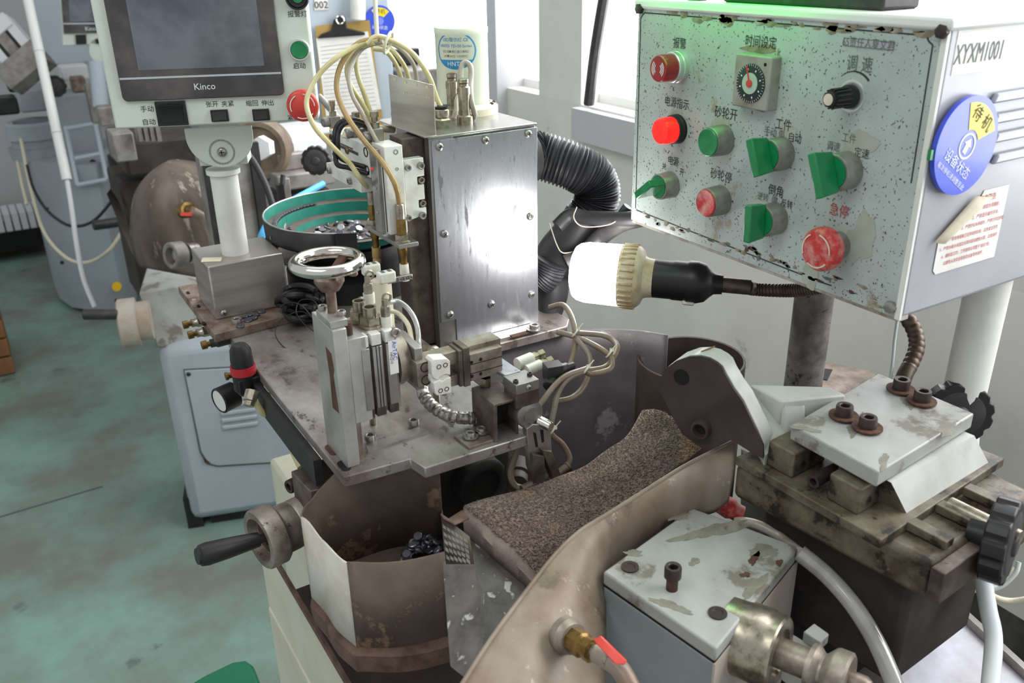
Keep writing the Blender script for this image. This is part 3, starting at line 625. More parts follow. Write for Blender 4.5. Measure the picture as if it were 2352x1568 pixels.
for s, dx, dz, sz in (('安全警告', .060, .0585, .0066), ('1、严禁超负荷磨削。', .064, .0508, .0042), ('2、严禁湿手操作开关。', .063, .0435, .0042), ('3、严禁砂轮未停稳时，严禁打开防护罩', .060, .0365, .0040), ('4、严禁身体接触正在转动的砂轮，以免发生危险', .047, .0290, .0040), ('5、严禁水箱水未超过水泵时起动磨削水泵，以免烧坏', .045, .0218, .0040), ('6、磨削加工时，工件旋转必须置于“自动”档，', .044, .0148, .0040), ('以避免人身安全隐患及设备零件损坏。', .042, .0082, .0040)):
    text(ws, s, SF.p(a0_+dx-.001, b0_+dz, .0010), (1, 0, 0), PV, sz, 'ink_red', sx=.92 if len(s) < 12 else .86)

# green signal lamp lying on the lid, its lens just over the front edge (above the picture)
gl_ = thing('green_signal_lamp', (XP+.02, .66, pZ1+.006), 'dark based green signal lamp on top of the control box at the upper picture edge', 'signal light')
ga, gb = Px(2062, 0, XP+.03).y, Px(1690, 0, XP+.03).y
mb = MB(); mb.box((XP+.012, ga, pZ1+.006), (XP+.06, gb, pZ1+.03)); mb.build('lamp_base', 'dark_plastic', gl_, bevel=.003)
mb = MB(); mb.cyl((XP-.026, gb-.12, pZ1+.05), (XP-.026, gb+.08, pZ1+.05), .013, n=24, ch=.003); mb.build('lens', 'green_lens', gl_)
mb = MB(); mb.box((XP-.03, gb-.04, pZ1+.055), (XP+.02, gb-.02, pZ1+.07)); mb.box((XP+.012, gb-.04, pZ1+.03), (XP+.02, gb-.02, pZ1+.055)); mb.box((XP-.03, gb+.03, pZ1+.055), (XP+.02, gb+.05, pZ1+.07)); mb.box((XP+.012, gb+.03, pZ1+.006), (XP+.02, gb+.05, pZ1+.055)); mb.build('lens_holder', 'dark_plastic', gl_)
# ---------------------------------------------------------------- helpers for axis-aligned parts read off the photograph
def rngY(px0, py0, px1, py1, Y):
    cx, cy = (px0+px1)/2, (py0+py1)/2
    return Py(px0, cy, Y).x, Py(px1, cy, Y).x, Py(cx, py1, Y).z, Py(cx, py0, Y).z
def boxY(mb, px0, py0, px1, py1, Y, dep):
    x0, x1, z0, z1 = rngY(px0, py0, px1, py1, Y); mb.box((x0, Y, z0), (x1, Y+dep, z1)); return x0, x1, z0, z1
def rngX(px0, py0, px1, py1, X):
    cx, cy = (px0+px1)/2, (py0+py1)/2
    return Px(px1, cy, X).y, Px(px0, cy, X).y, Px(cx, py1, X).z, Px(cx, py0, X).z
def boxX(mb, px0, py0, px1, py1, X, dep):
    y0, y1, z0, z1 = rngX(px0, py0, px1, py1, X); mb.box((X, y0, z0), (X+dep, y1, z1)); return y0, y1, z0, z1
def polyY(mb, pts, Y, dep): mb.prism([Py(x, y, Y) for x, y in pts], (0, dep, 0))
def polyX(mb, pts, X, dep): mb.prism([Px(x, y, X) for x, y in pts], (dep, 0, 0))
def polyZ(mb, pts, z, dep): mb.prism([Pz(x, y, z) for x, y in pts], (0, 0, -dep))
YN = Vector((0, -1, 0)); ZN = Vector((0, 0, 1)); XN = Vector((-1, 0, 0))
def plain(name, mb, mat, label, cat, group=None, **k): return tag(mb.build(name, mat, None, **k), label, cat, group)
# ---------------------------------------------------------------- steel enclosure
EX0, EX1, EY0, EY1, EZ1 = .4335, .5745, .894, 1.03, 1.307
en = thing('steel_enclosure', ((EX0+EX1)/2, (EY0+EY1)/2, ZP), 'tall brushed steel enclosure lit by the bulb, its front cover held by eight cross-head screws', 'enclosure')
mb = MB(); mb.box((EX0+.022, EY0+.002, ZP), (EX1, EY1, EZ1-.002)); mb.build('enclosure_body', 'steel_box', en, bevel=.001)
mb = MB(); mb.box((EX0, EY0, ZP), (EX0+.03, EY0+.0015, EZ1-.001)); mb.box((EX0, EY0, ZP), (EX0+.0015, EY0+.012, EZ1-.001)); mb.build('front_frame', 'steel_box', en, bevel=.0005)
mb = MB(); mb.box((EX0-.001, EY0-.001, EZ1-.003), (EX1+.001, EY1, EZ1)); mb.build('top_plate', 'steel_box', en, bevel=.001)
mb = MB(); cx0 = Py(996, 430, EY0).x; cz0 = Py(1035, 742, EY0).z; cz1 = Py(1005, 322, EY0).z
mb.prism([(cx0, EY0, cz0+.004), (cx0, EY0, cz1), (EX1+.0005, EY0, cz1), (EX1+.0005, EY0, ZP+.004), (cx0+.02, EY0, ZP+.004), (cx0+.02, EY0, cz0+.004)], (0, -.0016, 0)); fc = mb.build('front_cover', 'steel_cover', en, bevel=.0004)
for px, py in ((1009, 337), (1115, 322), (1213, 307), (1021, 537), (1217, 497), (1034, 722), (1129, 698), (1221, 676)):
    screw(fc, Py(px, py, EY0-.0016), YN, .0047, 'pan'); 
# foot flange with slots and bolts
mb = MB(); fp = [Pz(1120, 806, ZP+.004), Pz(1259, 762, ZP+.004)]; yf = (fp[0].y+fp[1].y)/2; mb.box((.447, .872, ZP), (fp[1].x, EY0-.002, ZP+.004)); ff = mb.build('foot_flange', 'steel_box', en, bevel=.0006)
b_ = Pz(1228, 758, ZP+.004); screw(ff, b_+Vector((0, 0, .0015)), ZN, .0065, 'cap', washer='steel_screw'); screw(ff, Pz(1077, 795, ZP+.004), ZN, .0062, 'cap')
mb = MB(); mb.box((b_.x-.035, b_.y-.0035, ZP+.0035), (b_.x-.006, b_.y+.0035, ZP+.0045)); mb.build('slot', 'rust', ff)
# terminal bracket on top
bx = .4415; q0 = Px(897, 173, bx); q1 = Px(995, 192, bx)
bk = thing('valve_bracket', (bx, (q0.y+q1.y)/2, EZ1), 'thin bent steel bracket with punched slots standing on the enclosure top', 'bracket')
mb = MB(); mb.box((bx-.001, q1.y, EZ1), (bx+.0005, q0.y+.004, (q0.z+q1.z)/2)); bp_ = mb.build('upright', 'steel_brushed', bk, bevel=.0003)
mb = MB(); mb.box((bx-.0155, q1.y-.002, EZ1), (bx, q0.y+.012, EZ1+.0015)); fl_ = mb.build('flange', 'steel_brushed', bk, bevel=.0003)
for px, py in ((975, 287), (906, 266)): screw(fl_, Pz(px, py, EZ1+.0015), ZN, .0042, 'cap')
mb = MB()
for px, py in ((907, 183), (931, 189), (955, 194), (981, 200)):
    c_ = Px(px, py, bx-.0011); mb.box((bx-.0016, c_.y-.0035, c_.z-.0012), (bx-.0009, c_.y+.0035, c_.z+.0012))
for px, py in ((909, 207), (932, 210), (956, 216), (983, 222)):
    c_ = Px(px, py, bx-.0011)
    for a in (-.0026, .0026): mb.lathe((bx-.0016, c_.y+a, c_.z-.001), (1, 0, 0), [(0, 0), (.001, 0), (.001, .0007)], 8)
mb.build('punched_slots', 'tape', bp_)
# push fitting and cable connectors
def fitting(px, py, z, parts, label, name='push_fitting', cat='fitting', group=None):
    p = Pz(px, py, z); t = thing(name, p, label, cat, group)
    for nm, mat, prof, n_ in parts: mb = MB(); mb.lathe(p, ZN, prof, n_); mb.build(nm, mat, t, sharp=30)
    return t, p
f1, fp1 = fitting(1016, 292, EZ1, [('hex_base', 'nickel', [(0, 0), (.0115, 0), (.0115, .009), (.0085, .012), (.0085, .017), (0, .017)], 6), ('collar', 'nickel', [(.009, .012), (.0095, .014), (.0095, .02), (.008, .022), (0, .022)], 24), ('release_ring', 'black_plastic', [(.0075, .022), (.0098, .0225), (.0098, .0245), (.005, .025), (0, .025)], 24)], 'nickel push fitting with black release ring on the enclosure top')
for px, py, lb in ((1068, 284, 'front knurled metal cable connector standing on the enclosure top'), (1041, 268, 'rear knurled metal cable connector beside the signal tower')):
    fitting(px, py, EZ1, [('knurled_ring', 'nickel', [(0, 0), (.0095, 0), (.0095, .009), (.008, .0105), (0, .0105)], 30), ('barrel', 'nickel', [(.0068, .0105), (.0068, .034), (.0075, .034), (.0075, .042), (.0055, .0435), (.0055, .046), (0, .046)], 24), ('clamp', 'nickel', [(.0045, .046), (.006, .047), (.006, .051), (.0035, .052), (0, .052)], 20)], lb, 'cable_connector', 'connector', 'cable connectors on the enclosure')
t_ = (Pz(1068, 284, EZ1)-CO).dot(_f)
def cable(name, pts, r, mat, label, cat='cable', n_=10, group=None, sub=8):
    mb = MB(); mb.tube([PD(*p) if not isinstance(p, Vector) else p for p in pts], r, n_, sub); return plain(name, mb, mat, label, cat, group)
tc = (Pz(1068, 284, EZ1)-CO).dot(_f)
cable('sensor_cable', [(1066, 214, tc), (1059, 180, tc), (1060, 152, tc), (1070, 143, tc), (1081, 155, tc), (1081, 190, tc), (1082, 230, tc-.01), (1090, 262, tc), (1086, 274, tc+.01)], .0032, 'tube_grey', 'grey cable looping up out of the front cable connector')
cable('sensor_cable', [(1036, 206, tc+.05), (1040, 196, tc+.05), (1060, 183, tc+.06), (1084, 182, tc+.06), (1097, 194, tc+.06), (1082, 208, tc+.05), (1052, 222, tc+.03), (1048, 250, tc+.02), (1042, 272, tc+.02)], .0032, 'tube_grey', 'grey cable looping sideways from the rear connector across the signal tower')
# ---------------------------------------------------------------- signal tower
A = Pz(1066, 257, EZ1); tw = thing('signal_tower', A, 'tall white cylindrical signal tower with an oval blue label, glowing green at the top', 'signal light')
mb = MB(); mb.lathe(A, ZN, [(0, 0), (.043, 0), (.043, .008), (.038, .012), (.033, .013)], 48); bs = mb.build('tower_base', 'cream_plastic', tw)
for k in (0, 1): 
    a_ = math.radians(-52+k*20); screw(bs, A+Vector((.038*math.cos(a_), .038*math.sin(a_), .0115)), ZN, .003, 'pan', 'dark_screw')
RT = .0322
mb = MB(); mb.lathe(A, ZN, [(RT, .012), (RT, .094), (RT*1.02, .095), (RT*1.02, .101), (RT, .102)], 48); tb = mb.build('tower_body', 'tower_white', tw)
mb = MB(); mb.lathe(A, ZN, [(RT*.99, .102), (RT*.99, .19), (RT*.9, .20), (0, .20)], 48); mb.build('lit_segment', 'tower_green', tw)
th0 = math.atan2(-A.y, -A.x)-math.radians(14)
def cpt(a, z, r=RT): return A+Vector((r*math.cos(th0+a), r*math.sin(th0+a), z))
zc = .012+.065; 
def oval(ra, rz, r, z0=-99, ring=None, k=40):
    mb = MB(); c_ = [(ra*math.cos(2*PI*i/k), rz*math.sin(2*PI*i/k)) for i in range(k+1)]
    if ring: rows = [[cpt(x*s/RT, zc+y*s, r) for x, y in c_] for s in (1-ring, 1.0)]
    else:
        rows = []
        for i in range(13):
            y = -rz+2*rz*i/12; 
            if y > z0: y = min(y, z0)
            x = ra*math.sqrt(max(0, 1-(y/rz)**2)); rows.append([cpt(x*(-1+2*j/10)/RT, zc+y, r) for j in range(11)])
    mb.grid(rows); return mb
oval(.0262, .0215, RT+.0002, ring=.07).build('label_ring', 'ink_cyan', tb); oval(.0262, .0215, RT+.0003, z0=-.0105).build('label_base', 'ink_cyan', tb)
def ctext(s, a, z, size, mat, r=RT+.0004, sx=1.0):
    o = text(tb, s, (0, 0, 0), (1, 0, 0), (0, 1, 0), size, mat, extrude=0, sx=sx); me = o.data
    for v in me.vertices: q = cpt((v.co.x+a)/RT, zc+z+v.co.y, r); v.co = q
    attach(o, Vector((0, 0, 0)), tb)
ctext('LED警示灯 CE', 0, .0125, .0052, 'ink_cyan'); ctext('HNTD TD-50 Series', 0, .0055, .0048, 'ink_cyan'); ctext('红□ 绿■ 黄□ 蓝□ 蜂鸣□', 0, -.001, .0034, 'ink_grey', sx=.85); ctext('24V■ DC□  110/220V□', 0, -.0062, .0034, 'ink_grey', sx=.85); ctext('HNTD', 0, -.0152, .0075, 'ink_white', RT+.0006)
# ---------------------------------------------------------------- pick-and-place slides left of the enclosure
YS = .893
vs_ = thing('vertical_air_slide', Py(905, 530, YS), 'white vertical pneumatic slide with side plate beside the steel enclosure', 'air slide')
mb = MB(); sx0, sx1, sz0, sz1 = boxY(mb, 889, 334, 931, 538, YS, .034); sb = mb.build('slide_body', 'white_anod', vs_, bevel=.001)
for px, py, r in ((909, 349, .0028), (912, 388, .0018)):
    mb = MB(); mb.lathe(Py(px, py, YS)+YN*.0002, YN, [(r, -.001), (r, .0003), (r*.7, .0003), (r*.6, -.0005), (0, -.0005)], 18); mb.build('tapped_hole', 'bezel_grey', sb)
mb = MB(); mb.box((sx0-.0003, YS+.006, sz0+.002), (sx0+.001, YS+.0085, sz1-.02)); mb.box((sx0-.0003, YS+.027, sz0+.004), (sx0+.001, YS+.0285, sz0+.07)); mb.build('rail_grooves', 'dark_plastic', sb)
mb = MB(); mb.box((sx0-.0045, YS+.012, sz0-.002), (sx0, YS+.031, sz1-.004)); ca = mb.build('carriage', 'alu', vs_, bevel=.0008)
for zz in (.24, .52): screw(ca, (sx0-.0045, YS+.021, sz0+(sz1-sz0)*zz), XN, .0034, 'flush')
mb = MB(); mb.lathe((sx0-.0046, YS+.027, sz0+(sz1-sz0)*.72), XN, [(.0016, 0), (.0016, .0008), (0, .001)], 12); mb.build('status_led', 'red_lamp', ca)
mb = MB(); x0, x1, z0, z1 = rngY(930, 364, 977, 505, YS+.003); g = .0055
n1, n2 = Py(955, 416, YS+.003).z, Py(955, 470, YS+.003).z
mb.prism([(x0, YS+.003, z0), (x1, YS+.003, z0+.004), (x1, YS+.003, n2-.0045), (x1-.009, YS+.003, n2-.0045), (x1-.009, YS+.003, n2+.0045), (x1-.001, YS+.003, n2+.0045), (x1-.001, YS+.003, n1-.0045), (x1-.009, YS+.003, n1-.0045), (x1-.009, YS+.003, n1+.0045), (x1, YS+.003, n1+.0045), (x1, YS+.003, z1), (x0, YS+.003, z1)], (0, .012, 0)); sp_ = mb.build('side_plate', 'white_anod', vs_, bevel=.0008)
for px, py, r in ((936, 385, .0036), (965, 380, .0042), (937, 500, .0036), (969, 494, .0042)): screw(sp_, Py(px, py, YS+.003), YN, r, 'cap')
for zz in (n1, n2): screw(sp_, (x1-.004, YS+.008, zz), YN, .004, 'cap', 'nickel', h=.006)
# back mounting column behind the side plate
mb = MB(); mb.box((x0+.006, YS+.016, ZP+.002), (EX0+.021, YS+.05, z1+.02)); plain('slide_column', mb, 'alu_brown', 'grimy column carrying the slides inside the enclosure opening', 'column', bevel=.001)
# horizontal slide along the row, behind the vertical one
XH = sx0-.004
hs_ = thing('horizontal_air_slide', Px(820, 430, XH), 'light grey horizontal pneumatic slide running back behind the vertical slide', 'air slide')
hy0, hy1, hz0, hz1 = YS+.036, YS+.155, Px(868, 418, XH).z, Px(868, 345, XH).z
mb = MB(); mb.box((XH, hy0, hz0), (XH+.03, hy1, hz1)); hb = mb.build('slide_body', 'white_anod', hs_, bevel=.001)
mb = MB(); mb.box((XH-.0004, hy0+.03, hz0+.02), (XH+.001, hy1-.004, hz0+.0235)); mb.box((XH-.0004, hy0+.012, hz0+.006), (XH+.001, hy1-.004, hz0+.0085)); mb.box((XH-.0004, hy0+.045, hz1-.012), (XH+.001, hy1-.004, hz1-.0105)); mb.build('sensor_grooves', 'dark_plastic', hb)
mb = MB(); mb.box((XH-.008, hy0+.01, hz0-.018), (XH+.028, hy1, hz0-.003)); lr = mb.build('lower_rail', 'white_anod', hs_, bevel=.0008)
for dy, dz in ((.02, -.010), (.085, -.010)): screw(lr, (XH-.008, hy0+dy+.02, hz0+dz), XN, .004, 'cap')
for dy, dz in ((.006, .008), (.006, hz1-hz0-.008)): 
    mb = MB(); mb.lathe((XH-.0002, hy0+dy, hz0+dz), XN, [(.0055, -.001), (.0055, .0006), (.0046, .0006), (.004, -.002), (0, -.002)], 20); mb.build('bumper', 'black_plastic', hb)
screw(hb, (XH, hy0+.062, hz1-.016), XN, .0042, 'pan', 'brass'); screw(hb, (XH, hy1-.006, hz1-.008), XN, .0035, 'pan', 'dark_screw')
# flow controls on top of it
for k, (px, py, h_) in enumerate(((770, 310, .022), (822, 318, .016), (864, 322, .03))):
    p = Px(px, py, XH+.012); p.z = hz1; fk = thing('flow_control', p, ('grey flow control valve at the far end of the horizontal slide', 'grey flow control valve in the middle of the horizontal slide', 'grey flow control valve behind the top of the vertical slide')[k], 'valve', 'flow controls on the slides')
    mb = MB(); mb.box(p+Vector((-.007, -.007, 0)), p+Vector((.007, .007, h_*.6))); mb.lathe(p+Vector((-.006, 0, h_*.3)), XN, [(.006, 0), (.006, .008), (.0045, .009), (0, .009)], 18); mb.build('valve_body', 'bezel_grey', fk, bevel=.001)
    mb = MB(); mb.lathe(p+Vector((0, 0, h_*.6)), ZN, [(.005, 0), (.005, .006), (.0035, .007), (.0035, .012), (.0048, .012), (.0048, .018), (0, .018)], 18); mb.build('adjusting_screw', 'nickel', fk)
cable('sensor_lead', [(845, 399, 1.0), (800, 385, 1.0), (775, 378, 1.0), (770, 350, 1.0), (768, 320, .99), (772, 295, .99), (785, 279, .99), (810, 274, 1.0), (838, 285, 1.02), (862, 312, 1.04)], .0028, 'black_plastic', 'black sensor lead bent in an arch over the horizontal slide')
cable('sensor_lead', [(838, 383, 1.0), (800, 372, 1.0), (780, 360, 1.0), (776, 335, .99), (777, 305, .99), (790, 285, .99), (812, 281, 1.0), (840, 292, 1.02), (860, 316, 1.04)], .0028, 'black_plastic', 'second black sensor lead running just inside the first arch')
cable('air_tube_stub', [(793, 317, 1.03), (797, 305, 1.03), (815, 298, 1.03), (850, 294, 1.05), (905, 298, 1.07)], .0042, 'cream_plastic', 'short cream air tube bent over between two flow controls')
# nozzle plate with the two suction nozzles
ZNP = Py(905, 541, YS).z-.006
npl = thing('nozzle_plate', Pz(895, 540, ZNP), 'flat grey bar under the vertical slide holding two brass suction nozzles', 'bar')
P4 = [Pz(832, 516, ZNP), Pz(924, 563, ZNP), Pz(964, 553, ZNP), Pz(874, 508, ZNP)]
xa, xb = (P4[0].x+P4[1].x)/2, (P4[2].x+P4[3].x)/2; ya, yb = (P4[1].y+P4[2].y)/2, (P4[0].y+P4[3].y)/2
mb = MB(); mb.box((xa, ya, ZNP-.005), (xb, yb, ZNP)); mb.build('bar_body', 'alu', npl, bevel=.0006)
mb = MB(); mb.box(((xa+xb)/2+.002, ya+.025, ZNP), (xb-.001, yb-.022, ZNP+.009)); hbk = mb.build('hinge_block', 'white_anod', npl, bevel=.0006)
NOZ = []
for k, (py_, lb) in enumerate(((ya+.013, 'front brass suction nozzle with white rubber tip above the white clips'), (yb-.011, 'rear brass suction nozzle above the vibrating bowl'))):
    p = Vector(((xa+xb)/2-(.002 if k == 0 else .004), py_, ZNP)); t = thing('suction_nozzle', p+Vector((0, 0, -.045)), lb, 'nozzle', 'suction nozzles'); NOZ.append(p)
    mb = MB(); mb.lathe(p, ZN, [(.0095, 0), (.0095, .0015), (.0088, .002), (0, .002)], 24); mb.build('washer', 'nickel', t)
    mb = MB(); mb.lathe(p, ZN, [(.0082, .002), (.0082, .008), (0, .008)], 6); mb.build('lock_nut', 'nickel', t)
    mb = MB(); mb.lathe(p, ZN, [(.0058, .008), (.0058, .024), (.0048, .026), (0, .026)], 6); mb.build('brass_body', 'brass', t)
    mb = MB(); mb.lathe(p, ZN, [(.0052, .026), (.0052, .042), (.0044, .043), (0, .043)], 20); mb.build('hose_sleeve', 'nickel', t)
    mb = MB(); mb.lathe(p, ZN, [(0, -.028), (.0042, -.028), (.0042, -.016), (.0055, -.014), (.0055, -.005), (0, -.005)], 20); mb.build('lower_stem', 'brass', t)
    mb = MB(); mb.lathe(p, ZN, [(0, -.047), (.0052, -.047), (.0052, -.042), (.0045, -.041), (.0056, -.039), (.0052, -.027), (0, -.027)], 20); mb.build('rubber_tip', 'white_plastic' if k == 0 else 'tube_brown', t)
# ---------------------------------------------------------------- air tubes of the bundle
def dp(p): return (Vector(p)-CO).dot(_f)
nf, nr = NOZ[0]+Vector((0, 0, .04)), NOZ[1]+Vector((0, 0, .04))
tb_ = .98
TB = [
 ([(868, 92, tb_), (825, 103, tb_), (770, 135, tb_-.01), (726, 180, tb_-.01), (704, 235, tb_-.01), (722, 290, tb_-.01), (762, 335, tb_-.01), (803, 375, tb_), (831, 415, tb_+.01), nr], .0042, 'clear_tube_yellow', 'yellow air tube hanging widest, in front of the red stop button, to the rear nozzle'),
 ([(872, 88, tb_), (822, 100, tb_), (785, 145, tb_), (773, 200, tb_), (790, 255, tb_), (830, 315, tb_-.01), (878, 372, tb_-.02), (908, 425, tb_-.02), nf], .0044, 'tube_brown', 'brownish air tube sweeping down to the front suction nozzle'),
 ([(860, 98, tb_), (822, 112, tb_+.01), (798, 150, tb_+.01), (803, 190, tb_+.01), (830, 235, tb_+.02), (850, 270, tb_+.03), (862, 300, tb_+.04)], .004, 'clear_tube_yellow', 'yellow air tube second from the left of the bundle ending at a flow control'),
 ([(880, 96, tb_), (832, 112, tb_+.01), (803, 165, tb_), (808, 215, tb_), (836, 268, tb_), (862, 318, tb_), (880, 345, tb_+.01)], .0036, 'tube_grey', 'grey air tube curving down to the top of the vertical slide'),
 ([(852, 96, tb_+.02), (822, 118, tb_+.02), (820, 165, tb_+.02), (838, 220, tb_+.03), (858, 278, tb_+.04), (864, 302, tb_+.05)], .004, 'clear_tube_yellow', 'yellow air tube in the middle of the bundle dropping straight to the slide'),
 ([(858, 112, tb_+.02), (886, 118, tb_+.02), (908, 145, tb_+.04), (920, 175, tb_+.06), (922, 200, tb_+.07)], .004, 'clear_tube_yellow', 'yellow air tube falling behind the left end of the bracket'),
 ([(862, 96, tb_+.02), (900, 115, tb_+.03), (928, 150, tb_+.05), (940, 185, tb_+.07), (944, 210, tb_+.08)], .004, 'clear_tube_yellow', 'yellow air tube falling behind the middle of the bracket'),
 ([(870, 90, tb_+.02), (915, 108, tb_+.03), (948, 145, tb_+.06), (957, 185, tb_+.08), (960, 210, tb_+.09)], .0038, 'tube_grey', 'greenish grey air tube falling behind the right end of the bracket'),
 ([(842, 100, tb_), (866, 84, tb_), (905, 95, tb_+.01), (950, 125, tb_+.02), (985, 175, tb_+.03), (1003, 225, tb_+.04), fp1+Vector((0, 0, .022))], .0044, 'clear_tube_yellow', 'yellow air tube arching right into the push fitting on the enclosure'),
]
for pts, r, m_, lb in TB: cable('air_tube', pts, r*.68, m_, lb, 'air tube', 12, 'bundled air tubes', 8)
cable('support_string', [(861, -20, tb_), (863, 30, tb_), (866, 84, tb_)], .0026, 'zip_tie', 'thin white cord holding up the bundle of air tubes')
mb = MB(); mb.torus(PD(892, 98, tb_), CR+CD*.4, .012, .0016, 24, 8); plain('zip_tie', mb, 'zip_tie', 'white zip tie around the bundled air tubes near the hanging cord', 'zip tie')
# ---------------------------------------------------------------- vibrating bowl feeder
BC = Vector((.437, 1.175, 0)); bw = thing('bowl_feeder', BC+Vector((0, 0, ZP)), 'round vibrating feeder bowl with green lining and black outer wall', 'bowl feeder')
a0_, a1_ = math.radians(-64), math.radians(241)
mb = MB(); mb.lathe(BC, ZN, [(.112, 1.130), (.117, 1.134), (.1185, 1.160)], 60, a0_, a1_); mb.build('outer_wall', 'black_sheet', bw, solid=.0012)
mb = MB(); mb.lathe(BC, ZN, [(.1165, 1.160), (.1155, 1.146)], 60, a0_, a1_); mb.build('rim_lining', 'bowl_green', bw)
mb = MB(); mb.torus(BC+Vector((0, 0, 1.16)), ZN, .1176, .0013, 60, 8, a0_, a1_); mb.build('rim_edge', 'alu', bw)
mb = MB(); mb.lathe(BC, ZN, [(.116, 1.146), (.099, 1.144)], 60); mb.build('upper_track', 'bowl_floor', bw)
mb = MB(); mb.lathe(BC, ZN, [(.0992, 1.145), (.0975, 1.131)], 60); mb.build('middle_lining', 'bowl_green', bw)
mb = MB(); mb.lathe(BC, ZN, [(.098, 1.131), (.078, 1.130)], 60); mb.build('lower_track', 'bowl_floor', bw)
mb = MB(); mb.lathe(BC, ZN, [(.0782, 1.131), (.076, 1.122)], 60); mb.build('inner_lining', 'bowl_green', bw)
mb = MB(); mb.lathe(BC, ZN, [(.077, 1.122), (.03, 1.125), (0, 1.127)], 40); mb.build('bowl_bottom', 'bowl_floor', bw)
mb = MB(); mb.lathe(BC, ZN, [(.0905, 1.130), (.0905, 1.142)], 20, math.radians(150), math.radians(215)); mb.build('guide_strip', 'alu', bw, solid=.0015)
mb = MB(); mb.lathe(BC, ZN, [(0, ZP), (.095, ZP), (.095, ZP+.03), (.07, ZP+.035), (.085, 1.121), (0, 1.121)], 40); mb.build('drive_unit', 'black_plastic', bw)
g0, g1 = BC+Vector((.1185*math.cos(a1_), .1185*math.sin(a1_), 0)), None
d_ = Vector((-math.sin(a1_), math.cos(a1_), 0)); mb = MB(); mb.obox(g0+d_*.012+Vector((0, 0, 1.146)), d_*.014, Vector((math.cos(a1_), math.sin(a1_), 0))*.0008, (0, 0, .0145)); mb.build('end_guard', 'black_sheet', bw)
def disc_mesh(r=.0042, h=.0022):
    mb = MB(); mb.lathe((0, 0, -h/2), ZN, [(0, 0), (r*.92, 0), (r, h*.15), (r, h*.85), (r*.92, h), (0, h)], 14); return mb
_dm = {}
def magnet(p, rot, label, group, mat='magnet', r=.0042):
    key = (mat, r)
    if key not in _dm:
        mb = disc_mesh(r, r*.5); me = bpy.data.meshes.new('magnet_disc'); me.from_pydata(mb.v, [], mb.f); me.materials.append(get(mat)); me.polygons.foreach_set('use_smooth', [True]*len(me.polygons)); me.set_sharp_from_angle(angle=.6); _dm[key] = me
    o = bpy.data.objects.new('magnet_disc', _dm[key]); COL.objects.link(o); o.location = p; o.rotation_euler = rot; tag(o, label, 'magnet', group); return o
R_ = random.Random(3)
for k in range(44):
    a = math.radians(98+k*3.6); magnet(BC+Vector((.103*math.cos(a), .103*math.sin(a), 1.1472)), (R_.uniform(-.1, .1), R_.uniform(-.1, .1), 0), 'small dark disc magnet queued on the upper track of the green bowl', 'magnets on the upper bowl track', r=.0036)
for k in range(22):
    a = math.radians(160+k*4.6); up = R_.random() < .5
    magnet(BC+Vector((.084*math.cos(a), .084*math.sin(a), 1.1322+(.004 if up else 0))), (PI/2 if up else R_.uniform(-.2, .2), 0, a), 'small dark disc magnet on the lower track behind the metal guide strip', 'magnets on the lower bowl track', r=.0042)
for k in range(95):
    a = R_.uniform(math.radians(-170), math.radians(-40)) if k < 60 else R_.uniform(-PI, PI); rr = .073*math.sqrt(R_.random()); hgt = 1.126+.010*R_.random()*(1-rr/.09)
    magnet(BC+Vector((rr*math.cos(a), rr*math.sin(a), hgt)), (R_.uniform(-.7, .7), R_.uniform(-.7, .7), 0), *(lambda m_: (('pale shiny' if 'light' in m_ else 'dark grey')+' disc magnet in the heap on the bottom of the green bowl', ('pale' if 'light' in m_ else 'dark')+' magnets heaped in the bowl', m_))(R_.choice(['magnet', 'magnet', 'magnet_light'])), .0052)
# bracket sheet with wing nuts in front of the bowl
mb = MB(); polyZ(mb, [(587, 592), (640, 566), (700, 585), (742, 606), (700, 616)], 1.098, .0015); bsht = thing('slotted_bracket', Pz(650, 590, 1.098), 'thin slotted bracket sheet with wing nuts in front of the feeder bowl', 'bracket'); mb.build('sheet', 'alu_dirty', bsht)
def wing(p, axis, parent):
    mb = MB(); ax = Vector(axis); u, w = perp(ax); mb.lathe(p, ax, [(.0075, 0), (.0075, .0015), (.005, .002), (.0045, .007), (0, .0075)], 16)
    for s in (1, -1): mb.prism([Vector(p)+ax*.003+u*s*.003, Vector(p)+ax*.003+u*s*.009, Vector(p)+ax*.013+u*s*.012, Vector(p)+ax*.012+u*s*.007], w*.0022)
    mb.build('wing_nut', 'nickel', parent)
wing(Pz(625, 579, 1.098), ZN, bsht); wing(Px(637, 556, BC.x-.108), XN*.8+YN*.6, bsht)
# ---------------------------------------------------------------- vertical hand-wheel stage and rotary actuator
YA = .699
st = thing('vertical_stage', (.25, .725, ZP), 'aluminium vertical stage with a slotted back plate and top block under the chrome handwheel', 'stage')
mb = MB(); mb.box((.2350, YA, ZP), (.2480, .7535, 1.1915)); bpq = mb.build('back_plate', 'alu_clean', st, bevel=.0008)
mb = MB(); mb.prism([Px(x, y, .2349) for x, y in ((747, 794), (761, 812), (768, 850), (766, 862), (779, 950), (764, 936), (757, 860))], (.0006, 0, 0)); mb.build('slot', 'rust', bpq)
mb = MB(); mb.box((.2482, YA+.001, 1.0935), (.2655, .752, 1.1790)); cg = mb.build('carriage_block', 'alu_clean', st, bevel=.0006)
mb = MB(); mb.box((.2484, YA+.004, ZP), (.254, .74, 1.0935)); mb.build('guide_rail', 'alu_dirty', st)
tx0, tx1 = Py(758, 743, YA+.004).x, Py(798, 733, YA+.004).x
mb = MB(); mb.box((tx0, YA+.004, 1.1915), (tx1, YA+.04, 1.1985)); tbk = mb.build('top_block', 'alu_clean', st, bevel=.0006)
for px, py in ((741, 711), (784, 723)): screw(tbk, Pz(px, py, 1.1985), ZN, .0042, 'cap')
